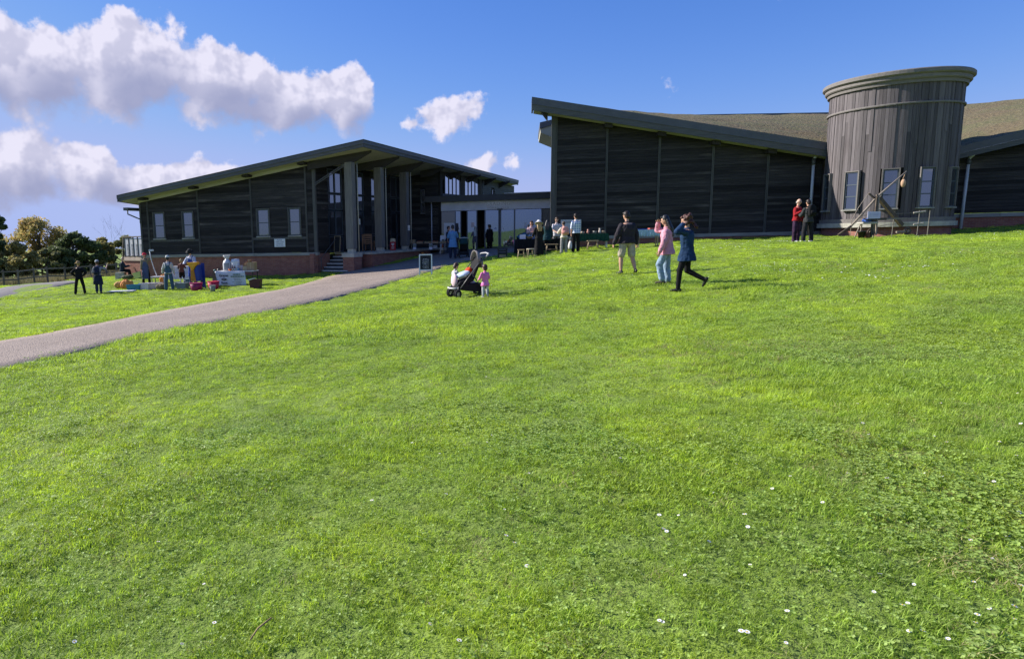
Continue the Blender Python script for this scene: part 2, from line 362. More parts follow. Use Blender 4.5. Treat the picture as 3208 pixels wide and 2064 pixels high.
def grass_mats():
    # turf below the blades
    m, g, b, o = _bsdf('turf'); MATS['turf'] = m
    ge = g.new('ShaderNodeNewGeometry'); P = ge.outputs['Position']
    n1 = g.noise(P, .55, 3); n2 = g.noise(P, 4.5, 5, .6); n3 = g.noise(P, 28, 3, .6)
    c = g.mix(g.ramp(n1, .35, .68), TURF_A, TURF_B); c = g.mix(g.m('MULTIPLY', g.ramp(n2, .45, .72), .6), c, TURF_C); c = g.mix(g.m('MULTIPLY', g.ramp(n3, .4, .75), .55), c, TURF_D)
    c = g.mix(g.m('MULTIPLY', g.ramp(g.noise(P, .8, 4, .6), .62, .76), .55), c, (.26, .21, .10))
    g.put(b.inputs['Base Color'], c); b.inputs['Roughness'].default_value = .9; b.inputs['Specular IOR Level'].default_value = .15
    bp = g.new('ShaderNodeBump'); bp.inputs['Distance'].default_value = .05; g.put(bp.inputs['Height'], g.m('ADD', n2, g.m('MULTIPLY', n3, .5))); g.put(b.inputs['Normal'], bp.outputs[0])
    # blades
    def leafmat(name, ca, cb, cc, tr, rnd, rough=.5, spec=.3):
        m, g, b, o = _bsdf(name); MATS[name] = m
        ge = g.new('ShaderNodeNewGeometry'); oi = g.new('ShaderNodeObjectInfo'); P = ge.outputs['Position']
        n1 = g.ramp(g.noise(P, .55, 3), .35, .68); n2 = g.ramp(g.noise(P, 2.6, 3), .4, .7)
        c = g.mix(n1, ca, cb); c = g.mix(g.m('MULTIPLY', n2, .5), c, cc)
        k = g.m('MULTIPLY_ADD', oi.outputs['Random'], 2*rnd, 1 - rnd); q = g.new('ShaderNodeCombineColor')
        for i in range(3): g.put(q.inputs[i], k)
        c = g.mix(1.0, c, q.outputs[0], 'MULTIPLY')
        g.put(b.inputs['Base Color'], c); b.inputs['Roughness'].default_value = rough; b.inputs['Specular IOR Level'].default_value = spec
        t = g.new('ShaderNodeBsdfTranslucent'); g.put(t.inputs[0], g.mix(1.0, c, (1.25, 1.25, .6), 'MULTIPLY'))
        mx = g.new('ShaderNodeMixShader'); mx.inputs[0].default_value = tr; g.put(mx.inputs[1], b.outputs[0]); g.put(mx.inputs[2], t.outputs[0]); m.node_tree.links.new(mx.outputs[0], o.inputs[0])
    leafmat('grass_blade', BLADE_A, BLADE_B, BLADE_C, .48, .32, .5, .3)
    leafmat('clover_leaf', (.30, .43, .10), (.35, .47, .10), (.38, .46, .17), .4, .3, .5, .3)
    leafmat('dry_blade', (.40, .36, .16), (.34, .30, .13), (.46, .42, .24), .3, .3)
TURF_A, TURF_B, TURF_C, TURF_D = (.14, .20, .045), (.185, .26, .045), (.085, .125, .034), (.25, .335, .07)
BLADE_A, BLADE_B, BLADE_C = (.325, .455, .078), (.46, .585, .072), (.215, .34, .072)
grass_mats()
def axis_lines(lims):
    out = [lims[0][0]]
    for (a, b, st) in lims: out += list(np.arange(a + st, b + 1e-6, st))
    return np.array(out)
def make_ground():
    xs = axis_lines([(-400, -120, 40), (-120, -40, 4), (-40, -16, 1), (-16, 20, .4), (20, 40, 1), (40, 120, 5), (120, 400, 40)])
    ys = axis_lines([(-500, -60, 22), (-60, -4, 4), (-4, 26, .3), (26, 62, .6), (62, 120, 3), (120, 600, 40)])
    X, Y = np.meshgrid(xs, ys); Z = hgt(X, Y); Z = np.where(inside(PATH_POLY, X, Y) | inside(LANE_POLY, X, Y), hbase(X, Y) - .005, Z); far = np.hypot(X, Y); k = np.clip((far - 110)/120, 0, 1); Z = Z*(1 - k) + np.clip(Z, -6, 4)*k; hb = np.clip((-Y - 50)/260, 0, 1); kb = np.clip((-Y - 10)/40, 0, 1); Z = Z*(1 - kb) + np.clip(Z, -3, .2)*kb; Z = Z + 5*hb*hb*(3 - 2*hb)*(.75 + .5*value_noise(X/110., Y/110., 77))
    v = np.stack([X, Y, Z], -1).reshape(-1, 3); n, mm = X.shape; i = np.arange(n*mm).reshape(n, mm)
    f = np.stack([i[:-1, :-1], i[:-1, 1:], i[1:, 1:], i[1:, :-1]], -1).reshape(-1, 4)
    me = bpy.data.meshes.new('ground'); me.from_pydata(v.tolist(), [], f.tolist()); me.materials.append(MATS['turf']); me.polygons.foreach_set('use_smooth', [True]*len(me.polygons))
    o = bpy.data.objects.new('ground', me); COL.objects.link(o); tag(o, 'sloping green lawn reaching to the far fields', kind='structure')
make_ground()
def strip(name, left, right, mat, lift, label, sub=10, cross=8):
    """a path draped on the lawn between two edge lines"""
    def resample(l):
        l = np.array(l); d = np.r_[0, np.cumsum(np.hypot(*np.diff(l, axis=0).T))]; t = np.linspace(0, d[-1], sub*len(l)); return np.c_[np.interp(t, d, l[:, 0]), np.interp(t, d, l[:, 1])]
    n = max(len(left), len(right)); a, b = resample(left), resample(right); k = min(len(a), len(b))
    a = a[np.linspace(0, len(a) - 1, k).astype(int)]; b = b[np.linspace(0, len(b) - 1, k).astype(int)]
    m = MB(); vs = []; fs = []
    for i in range(k):
        for j in range(cross + 1):
            e = 0 if 0 < j < cross else 1; t = min(1, max(0, (j - 1)/(cross - 2))); w = (.012*(random.random() - .5) if j in (1, cross - 1) else 0) + (.03 if j == cross else -.03 if j == 0 else 0)
            x, y = a[i]*(1 - t - w) + b[i]*(t + w)
            z = float(hbase(x, y)) + lift - .16*e + .012*float(value_noise(x*.7, y*.7, 2)); vs.append((x, y, z))
    for i in range(k - 1):
        for j in range(cross): q = i*(cross + 1) + j; fs.append((q, q + 1, q + cross + 2, q + cross + 1))
    m.add(vs, fs); o = m.build(name, mat, smooth=True); tag(o, label, kind='structure'); return o
def path_mat():
    m, g, b, o = _bsdf('path_gravel'); ge = g.new('ShaderNodeNewGeometry'); P = ge.outputs['Position']
    n1 = g.noise(P, .7, 4, .6); n2 = g.noise(P, 9, 4, .65); vo = g.new('ShaderNodeTexVoronoi'); g.put(vo.inputs['Vector'], P); vo.inputs['Scale'].default_value = 38
    c = g.mix(g.ramp(n1, .35, .7), (.275, .215, .175), (.335, .267, .22)); c = g.mix(g.m('MULTIPLY', g.ramp(n2, .4, .75), .6), c, (.14, .105, .09)); c = g.mix(g.m('MULTIPLY', g.ramp(vo.outputs['Distance'], .2, .6), .25), c, (.31, .25, .225))
    g.put(b.inputs['Base Color'], c); b.inputs['Roughness'].default_value = .9
    bp = g.new('ShaderNodeBump'); bp.inputs['Distance'].default_value = .02; g.put(bp.inputs['Height'], g.m('ADD', n2, vo.outputs['Distance'])); g.put(b.inputs['Normal'], bp.outputs[0]); return m
MATS['path'] = path_mat()
strip('path', pl, pr, MATS['path'], .035, 'pinkish grey gravel path rising from the lower left to the glazed entrance')
strip('lane', LANE_POLY[:5], LANE_POLY[:4:-1], M('lane_asphalt', (.17, .155, .155), .9, .2, 9, .01), .015, 'grey lane curving in at the far left by the fence', sub=6, cross=5)

# ------------------------------------------------------------------ shared building materials
DARKW = wood_mat('boarding_dark', ((.018, .018, .019), (.042, .039, .036), (.115, .102, .09)), rnd=.55)
GREYW = wood_mat('timber_grey', ((.09, .094, .098), (.135, .139, .143), (.165, .167, .168)), rnd=.15)
BATTW = wood_mat('batten_grey', ((.075, .077, .076), (.105, .107, .103), (.13, .13, .12)), rnd=.15, axis=2)
COLW = wood_mat('column_timber', ((.12, .118, .112), (.185, .182, .17), (.225, .22, .205)), rnd=.1, axis=2)
RAFT = wood_mat('rafter_timber', ((.028, .026, .024), (.042, .039, .035), (.055, .05, .045)), rnd=.15)
METAL = M('dark_grey_metal', (.075, .085, .10), .45, .12, 3, metal=.0, spec=.5)
FRAME = M('window_frame_paint', (.055, .075, .095), .45, .1, 5, spec=.5)
SILLST = M('sill_stone', (.27, .27, .245), .8, .25, 3, .004, stretch=(.4, 1, 3))
SOFF = M('soffit_board', (.42, .405, .33), .8, .15, 2, stretch=(.3, 4, 1))
BRICK = brick_mat('red_brick', (.36, .15, .105), (.27, .10, .075), (.30, .26, .225))
GLASS = glass_mat('coated_glass', (.012, .015, .022), .13)
GLASS_D = glass_mat('dark_glass', (.008, .010, .014), .03)
GLASS_M = glass_mat('clear_reflective_glass', (.03, .035, .045), .36)
BLACKIN = M('dark_interior', (.012, .012, .014), .9, .2, 3)
RENDER = M('grey_render', (.74, .75, .77), .8, .08, 2)
PIPE = M('pale_grey_pipe', (.55, .58, .63), .4, .06, 3, spec=.5)
STONE = M('pale_stone', (.42, .40, .34), .85, .22, 4, .006)
def hexa(m, a, b, off, za, zb, zf):
    """bar along a roof edge: from point a to b, thickness off, heights za..zb below the roof surface zf"""
    ps = [a, b, (b[0] + off[0], b[1] + off[1]), (a[0] + off[0], a[1] + off[1])]
    v = [(p[0], p[1], zf(*p) + za) for p in ps] + [(p[0], p[1], zf(*p) + zb) for p in ps]
    m.add(v, [(0, 1, 2, 3), (7, 6, 5, 4), (0, 4, 5, 1), (1, 5, 6, 2), (2, 6, 7, 3), (3, 7, 4, 0)])
def board_run(parent, x0, x1, z0, z1, top, mat, T=None, holes=(), pitch=.15, gap=.009, y0=0., y1=.028, name='board', minlen=.04):
    """horizontal boards between x0 and x1 up to the line top(x); each board its own object"""
    z = z0
    while z < z1:
        spans = [(x0, x1)]
        for (hx0, hx1, hz0, hz1) in holes:
            if z + pitch > hz0 + .01 and z < hz1 - .01:
                n = []
                for (a, b) in spans:
                    if hx1 <= a or hx0 >= b: n.append((a, b)); continue
                    if hx0 - a > .02: n.append((a, hx0))
                    if b - hx1 > .02: n.append((hx1, b))
                spans = n
        for (a, b) in spans:
            poly = clip([(a, z), (b, z), (b, z + pitch - gap), (a, z + pitch - gap)], lambda p: top(p[0]) - p[1])
            if len(poly) < 3 or max(p[1] for p in poly) - min(p[1] for p in poly) < minlen: continue
            j = random.uniform(-.004, .004); m = MB(); lap = lambda p, z=z: (lambda q: T(q) if T else q)((p[0], p[1] - .018*(1 - (p[2] - z)/pitch), p[2])); m.prism(poly, y0 + j, y1 + j, lap)
            c = ((a + b)/2, (y0 + y1)/2, z + pitch/2); c = T(c) if T else c; m.build(name, mat, parent, loc=c)
        z += pitch
def window(parent, x0, x1, z0, z1, T=None, rows=2, cols=1, glass=GLASS, fr=.055, trim=.06, y=-.03, name='window', depth=.09, arch=0., trimmat=None):
    """a window set in a wall in local x,z; frame, glazing bars, panes, surround"""
    cx = ((x0 + x1)/2, y, (z0 + z1)/2); cx = T(cx) if T else cx
    m = MB(); tm = trimmat or BATTW
    for (a, b, c, d) in ((x0 - trim, x0, z0 - trim, z1 + trim), (x1, x1 + trim, z0 - trim, z1 + trim), (x0, x1, z1, z1 + trim)): m.box(a, b, y - .03, y + depth, c, d, T)
    w = m.build(name, tm, parent, loc=cx) if trim else empty(name, parent=parent)
    def sub(nm, mat, fn):
        q = MB(); fn(q); o = q.build(nm, mat, loc=cx); o.parent = w; o.location = (0, 0, 0) if trim else cx; return o
    sub('sill', SILLST, lambda q: q.box(x0 - trim - .02, x1 + trim + .02, y - .07, y + depth, z0 - trim - .012, z0 - .002, T))
    def fr_(q):
        for (a, b, c, d) in ((x0, x0 + fr, z0, z1), (x1 - fr, x1, z0, z1), (x0 + fr, x1 - fr, z0, z0 + fr), (x0 + fr, x1 - fr, z1 - fr, z1)): q.box(a, b, y + .015, y + .075, c, d, T)
    sub('frame', FRAME, fr_)
    W, H = (x1 - x0 - 2*fr), (z1 - z0 - 2*fr); bar = .045
    for r in range(1, rows): sub('glazing_bar', FRAME, lambda q: q.box(x0 + fr, x1 - fr, y + .02, y + .07, z0 + fr + H*r/rows - bar/2, z0 + fr + H*r/rows + bar/2, T))
    for c in range(1, cols): sub('glazing_bar', FRAME, lambda q: q.box(x0 + fr + W*c/cols - bar/2, x0 + fr + W*c/cols + bar/2, y + .022, y + .068, z0 + fr, z1 - fr, T))
    for r in range(rows):
        for c in range(cols):
            sub('pane', glass, lambda q: q.box(x0 + fr + W*c/cols + .002, x0 + fr + W*(c + 1)/cols - .002, y + .045, y + .055, z0 + fr + H*r/rows + .002, z0 + fr + H*(r + 1)/rows - .002, T))
    return w

# ------------------------------------------------------------------ west building (gabled timber hall with tall porch)
LBA = math.radians(-15.5); LB = empty('timber_gallery', (-14.33, 40.0, 0), LBA)
tag(LB, 'low dark timber hall with single pitch roof, tall columned porch and four small windows', 'building')
def lb_world(x, y): c, s = math.cos(LBA), math.sin(LBA); return (-14.33 + x*c - y*s, 40 + x*s + y*c)
def zl(x, y): return 4.22 + .1513*(x + .9) - .063*(y + .9)
EX, EY = .2672, .9636                                   # direction of the porch side
RF = [(-.9, -.9), (14.3, -.9), (20.58, 23.9), (-.9, 23.9)]
FOOTPRINTS = [[lb_world(*p) for p in [(-.1, -.05), (11.3, -.05), (11.6, .9), (13.6, .2), (20, 23), (0, 23)]]]
def west_building():
    nin = (-EY, EX)                                     # inwards from the porch eave
    # roof
    m = MB(); v = [(p[0], p[1], zl(*p)) for p in RF] + [(p[0], p[1], zl(*p) - .06) for p in RF]; m.add(v, [(0, 1, 2, 3), (7, 6, 5, 4), (0, 4, 5, 1), (1, 5, 6, 2), (2, 6, 7, 3), (3, 7, 4, 0)])
    roof = m.build('roof', M('roof_moss', (.16, .16, .10), .95, .3, 5, .02), LB)
    for (a, b, off) in ((RF[0], RF[1], (0, .05)), (RF[1], RF[2], (nin[0]*.05, nin[1]*.05)), (RF[3], RF[0], (.05, 0))):
        m = MB(); hexa(m, a, b, off, -.215, -.004, lambda x, y: zl(x, y)); m.build('metal_fascia', METAL, roof)
        o2 = (off[0]*.7, off[1]*.7); a2 = (a[0] + o2[0], a[1] + o2[1]); b2 = (b[0] + o2[0], b[1] + o2[1])
        m = MB(); hexa(m, a2, b2, off, -.385, -.217, lambda x, y: zl(x, y)); m.build('timber_fascia', GREYW, roof)
    m = MB(); ins = [(-.8, -.8), (14.22, -.8), (20.4, 23.7), (-.8, 23.7)]
    v = [(p[0], p[1], zl(*p) - .30) for p in ins] + [(p[0], p[1], zl(*p) - .36) for p in ins]; m.add(v, [(0, 1, 2, 3), (7, 6, 5, 4), (0, 4, 5, 1), (1, 5, 6, 2), (2, 6, 7, 3), (3, 7, 4, 0)]); m.build('soffit', SOFF, roof)
    m = MB(); hexa(m, (-.05, -.10), (11.1, -.10), (0, .06), -.52, -.361, zl); m.build('frieze_board', SOFF, LB)
    # gable wall
    m = MB(); m.prism([(.03, .70), (11.12, .70), (11.12, zl(11.12, 0) - .365), (.03, zl(.03, 0) - .365)], .032, .25); m.build('backing_wall', BLACKIN, LB)
    tops = lambda x: zl(x, 0) - .37
    wins = [(.89, 1.58), (2.83, 3.50), (7.62, 8.33), (9.56, 10.22)]; holes = [(a - .07, b + .07, 1.58, 3.22) for a, b in wins]
    for (a, b) in ((.05, .455), (.545, 3.825), (3.915, 7.225), (7.315, 10.565), (10.655, 11.02)): board_run(LB, a, b, .70, 6.2, tops, DARKW, None, holes)
    for x in (.5, 3.87, 7.27, 10.61):
        m = MB(); m.box(x - .045, x - .012, -.045, .03, .69, tops(x) - .16); m.box(x + .012, x + .045, -.045, .03, .69, tops(x) - .16); m.box(x - .012, x + .012, -.02, .03, .69, tops(x) - .16); m.build('batten', BATTW, LB, loc=(x, 0, 2))
        m = MB(); zt = tops(x); m.prism([(x - .2, zt - .10), (x + .2, zt - .08), (x + .2, zt + .04), (x - .2, zt)], -.62, -.05); m.build('rafter_end', RAFT, LB, loc=(x, -.3, zt))
    m = MB(); m.box(11.02, 11.17, -.05, .12, .69, tops(11.1)); m.build('corner_post', BATTW, LB, loc=(11.1, 0, 2)); m = MB(); m.box(-.06, .05, -.04, .12, .69, tops(0)); m.build('corner_post', BATTW, LB, loc=(0, 0, 2))
    for (a, b) in ((.545, 3.825), (7.315, 10.565)): m = MB(); m.box(a, b, -.022, .02, 1.45, 1.575); m.build('rail_board', BATTW, LB, loc=((a + b)/2, 0, 1.5))
    for (a, b) in wins: window(LB, a, b, 1.65, 3.15)
    # sill course and brick plinth
    x = -.12
    while x < 11.2:
        b = min(x + 1.86, 11.24); m = MB(); m.box(x, b - .006, -.12, .2, .525, .69); m.build('sill_stone', SILLST, LB, loc=((x + b)/2, 0, .6)); x = b
    m = MB(); m.box(-.05, 11.18, -.03, .3, -1.6, .525); o = m.build('brick_plinth', BRICK, LB); box_uv(o)
    # left side: gutter, downpipe
    m = MB(); m.box(-.62, -.30, -.75, 20, 3.33, 3.50); m.build('gutter', METAL, LB)
    m = MB(); m.tube([(-.55, -.45, 3.34), (-.55, -.45, 3.13), (-.30, -.25, 2.98), (-.02, -.06, 2.82), (-.02, -.06, 2.6)], .04, 8); m.build('downpipe', METAL, LB, smooth=True)
    # recessed porch wall along the porch side
    CX, CY = 11.15, 0.0
    TP = lambda p: (CX + EX*p[0] + EY*p[1], CY + EY*p[0] - EX*p[1], p[2])      # local frame on the recessed wall: x along, -y outwards... y>0 is outwards here
    TR = lambda p: TP((p[0], -p[1], p[2]))
    zt = lambda L: zl(*TR((L, 0, 0))[:2]) - .37
    m = MB(); m.prism([(0.03, .62), (10.5, .62), (10.5, zt(10.5)), (.03, zt(.03))], .16, .25, TR); m.build('backing_wall', BLACKIN, LB)
    board_run(LB, .04, 1.2, .66, 6.4, zt, DARKW, TR, pitch=.12)
    m = MB(); m.box(-.05, 1.22, -.05, .15, 3.35, 3.46, TR); m.build('rail_board', BATTW, LB)
    m = MB(); m.box(-.05, .06, -.06, .02, .66, zt(0), TR); m.build('corner_post', BATTW, LB)
    m = MB(); m.box(-.3, 1.25, .02, .3, -1.2, .62, TR); o = m.build('brick_plinth', BRICK, LB); box_uv(o)
    # curtain wall panels: storey bands of frames and panes
    bands = [(.66, 1.55), (1.60, 3.0), (3.06, 3.95), (4.0, 5.35)]; xs = [1.25, 1.95, 2.65, 3.6, 4.3, 5.0, 5.9, 6.6, 7.4, 8.3, 9.1, 9.9]
    for i in range(len(xs) - 1):
        a, b = xs[i], xs[i + 1]
        if i in (2, 5, 8):      # solid boarded strip between the glazing
            board_run(LB, a + .03, b - .03, .66, 6.3, zt, DARKW, TR, pitch=.3); continue
        for j, (c, d) in enumerate(bands):
            d = min(d, zt((a + b)/2) - .1)
            if d - c < .2: continue
            pan = MB(); pan.box(a + .035, b - .035, .05, .06, c + .035, d - .035, TR); po = pan.build('pane', GLASS if j >= 2 else GLASS_D, LB, loc=TR(((a + b)/2, .05, (c + d)/2)))
            fr = MB()
            for (p, q, r, s) in ((a, a + .04, c, d), (b - .04, b, c, d), (a + .04, b - .04, c, c + .05), (a + .04, b - .04, d - .05, d)): fr.box(p, q, 0, .09, r, s, TR)
            fo = fr.build('frame', FRAME, LB, loc=TR(((a + b)/2, .05, (c + d)/2))); fo.parent = po; fo.location = (0, 0, 0)
    # porch floor, pier and steps
    fl = [TR(p)[:2] for p in ((1.75, .02, 0), (1.75, -2.55, 0), (12.2, -2.55, 0), (12.2, .02, 0))]; m = MB(); m.slab(fl, .50, .62); m.build('porch_floor', STONE, LB)
    fl = [TR(p)[:2] for p in ((1.9, .02, 0), (1.9, -2.45, 0), (9.2, -2.45, 0), (9.2, .02, 0))]; m = MB(); m.slab(fl, -1.2, .50); o = m.build('porch_base_wall', BRICK, LB); box_uv(o)
    c0 = np.array((13.15, .15)); cols = [c0 + np.array((EX, EY))*3.05*i for i in range(3)]
    TC = lambda c: (lambda p: (c[0] + EX*p[0] + EY*p[1], c[1] + EY*p[0] - EX*p[1], p[2]))
    m = MB(); m.box(-.38, .42, -.36, .36, -1.3, .40, TC(cols[0])); o = m.build('brick_pier', BRICK, LB); box_uv(o); m = MB(); m.box(-.42, .46, -.40, .40, .40, .615, TC(cols[0])); m.build('pier_cap', STONE, LB)
    for i in range(6):
        z = .60 - .185*(i + 1); L0 = 1.75 - .30*(i + 1); pl_ = [TR(p)[:2] for p in ((L0, -.03, 0), (L0, -1.85, 0), (1.76, -1.85, 0), (1.76, -.03, 0))]
        m = MB(); m.slab(pl_, z - .20, z); st = m.build('step', M('step_slate', (.06, .062, .065), .8, .15, 5), LB)
        nz = [TR(p)[:2] for p in ((L0 - .008, -.04, 0), (L0 - .008, -1.84, 0), (L0 + .06, -1.84, 0), (L0 + .06, -.04, 0))]; m = MB(); m.slab(nz, z - .045, z + .004); m.build('nosing', M('pale_nosing', (.55, .56, .56), .7, .1, 4), st)
    m = MB(); m.tube([TR((.2, -.12, .35)), TR((1.75, -.12, 1.45)), TR((2.1, -.12, 1.45))], .022, 8); m.tube([TR((.2, -.12, .35)), TR((.2, -.12, -.4))], .02, 6); m.tube([TR((1.75, -.12, 1.45)), TR((1.75, -.12, .6))], .02, 6); m.build('handrail', METAL, LB, smooth=True)
    for i, c in enumerate(cols):
        T = TC(c); zt2 = zl(*c) - .78
        m = MB(); m.box(-.19, .19, -.24, .24, .84, zt2, T); co = m.build('column', COLW, LB, loc=(c[0], c[1], 2.5), bevel=.012)
        m = MB(); m.box(-.15, .15, -.19, .19, .60, .84, T); q = m.build('column_foot', STONE, loc=(c[0], c[1], 2.5)); q.parent = co; q.location = (0, 0, 0)
        m = MB(); m.box(.192, .30, -.15, .15, .75, zt2 - .1, T); q = m.build('column_cheek', RAFT, loc=(c[0], c[1], 2.5)); q.parent = co; q.location = (0, 0, 0)
        m = MB(); m.tube([T((.34, .26, .62)), T((.34, .26, zt2))], .032, 8); q = m.build('rain_pipe', SOFF, loc=(c[0], c[1], 2.5), smooth=True); q.parent = co; q.location = (0, 0, 0)
    # rafters over the porch
    rd = np.array((.985, .17)); k = 0
    for i in range(8):
        c = c0 + np.array((EX, EY))*3.05*i; a = c - rd*(2.3 if i < 3 else .4); b = c + rd*.35; e = c + rd*1.22
        v = []
        for p, top, bot in ((a, -.40, -.80), (b, -.365, -.80), (e, -.365, -.46)):
            for s in (-1, 1):
                w = np.array((-rd[1], rd[0]))*.09*s
                for dz in (top, bot): v.append((p[0] + w[0], p[1] + w[1], zl(*p) + dz))
        m = MB(); m.add(v, [(0, 1, 3, 2), (8, 10, 11, 9)] + [f for q in (0, 4) for f in ((q, q + 4, q + 5, q + 1), (q + 2, q + 3, q + 7, q + 6), (q, q + 2, q + 6, q + 4), (q + 1, q + 5, q + 7, q + 3))]); m.build('rafter', RAFT, LB, loc=(c[0], c[1], zl(*c)))
    m = MB(); m.tube([(11.2, -.1, 4.35), (12.95, .05, 5.35)], .03, 6); m.tube([(11.2, -.1, 4.45), (12.95, .05, 5.45)], .03, 6); m.build('tie_rod', METAL, LB)
    # cross wall closing the porch, and the wall carrying on behind the link roof
    a = np.array(TR((10.4, 0, 0))[:2]); b = np.array(TR((11.2, -2.2, 0))[:2]); d = (b - a)/np.linalg.norm(b - a); Lc = np.linalg.norm(b - a)
    TX = lambda p: (a[0] + d[0]*p[0] - d[1]*p[1], a[1] + d[1]*p[0] + d[0]*p[1], p[2])
    zx = lambda x: zl(*TX((x, 0, 0))[:2]) - .37
    m = MB(); m.prism([(0, .62), (Lc, .62), (Lc, zx(Lc)), (0, zx(0))], .05, .2, TX); m.build('backing_wall', BLACKIN, LB)
    board_run(LB, 0, Lc, .64, 6, zx, DARKW, TX, holes=[(1.0, 1.32, 2.9, 4.6)], pitch=.2, gap=.002)
    window(LB, 1.03, 1.29, 2.95, 4.55, TX, rows=2, glass=GLASS_M, trim=.02, fr=.02)
    w0 = b; TW_ = lambda p: (w0[0] + EX*p[0] - EY*p[1], w0[1] + EY*p[0] + EX*p[1], p[2]); zw = lambda L: zl(*TW_((L, 0, 0))[:2]) - .37
    m = MB(); m.box(-.05, .28, -.06, .2, .6, zw(0), TW_); m.build('corner_post', RAFT, LB)
    m = MB(); m.prism([(.28, .6), (14.6, .6), (14.6, zw(14.6)), (.28, zw(.28))], .12, .3, TW_); m.build('backing_wall', BLACKIN, LB)
    lo = 4.18
    holes = [(.75, 3.35, 4.2, 6), (4.1, 6.75, 4.2, 6), (7.35, 7.6, 4.2, 6), (9.35, 9.95, 4.15, 5.0)]
    board_run(LB, 6.8, 14.6, lo, 6.4, zw, GREYW, TW_, holes=holes, pitch=.15)
    m = MB(); m.box(.28, 6.8, -.08, .1, 4.05, 4.26, TW_); m.build('sill_board', GREYW, LB)
    for (p, q) in ((3.4, 4.05), (6.8, 7.3)): m = MB(); m.box(p, q, -.03, .1, 4.2, zw(p) - .05, TW_); m.build('mullion_post', RAFT, LB)
    for (p, q, n) in ((.8, 3.3, 4), (4.15, 6.7, 4), (7.37, 7.58, 1)):
        zlow = 4.28; W_ = (q - p)/n; wroot = empty('clerestory_window', TW_(((p + q)/2, 0, 4.8)), 0, LB)
        top = lambda x, p=p, q=q: zw(x) - .24 - .30*max(0, (x - p - .2*(q - p))/(q - p))**2
        for i in range(n):
            x0, x1 = p + W_*i + .018, p + W_*(i + 1) - .018; m = MB(); m.prism([(x0, zlow), (x1, zlow), (x1, top(x1)), (x0, top(x0))], .02, .03, TW_); o = m.build('pane', GLASS_M, loc=TW_(((p + q)/2, 0, 4.8))); o.parent = wroot; o.location = (0, 0, 0)
        for i in range(n + 1):
            x0 = p + W_*i; m = MB(); m.box(x0 - .022, x0 + .022, -.02, .06, zlow - .05, top(x0) + .02, TW_); o = m.build('glazing_bar', FRAME, loc=TW_(((p + q)/2, 0, 4.8))); o.parent = wroot; o.location = (0, 0, 0)
    m = MB(); m.prism([(.28, zw(.28) - .55), (7.7, zw(7.7) - .55), (7.7, zw(7.7)), (.28, zw(.28))], .04, .115, TW_); m.build('lintel_board', RAFT, LB)
    window(LB, 9.4, 9.9, 4.2, 4.95, TW_, rows=1, glass=GLASS_D, trim=.03)
    # east end wall: side going left out of sight keeps daylight out
    m = MB(); m.box(.05, .2, .25, 22, -1, 3.6); m.build('side_wall', BLACKIN, LB)
    e = TW_((14.6, 0, 0)); m = MB(); m.prism([(0.2, -1), (e[0], -1), (e[0], zl(e[0], e[1]) - .4), (.2, zl(.2, e[1]) - .4)], e[1], e[1] + .15); m.build('end_wall', DARKW, LB)
west_building()

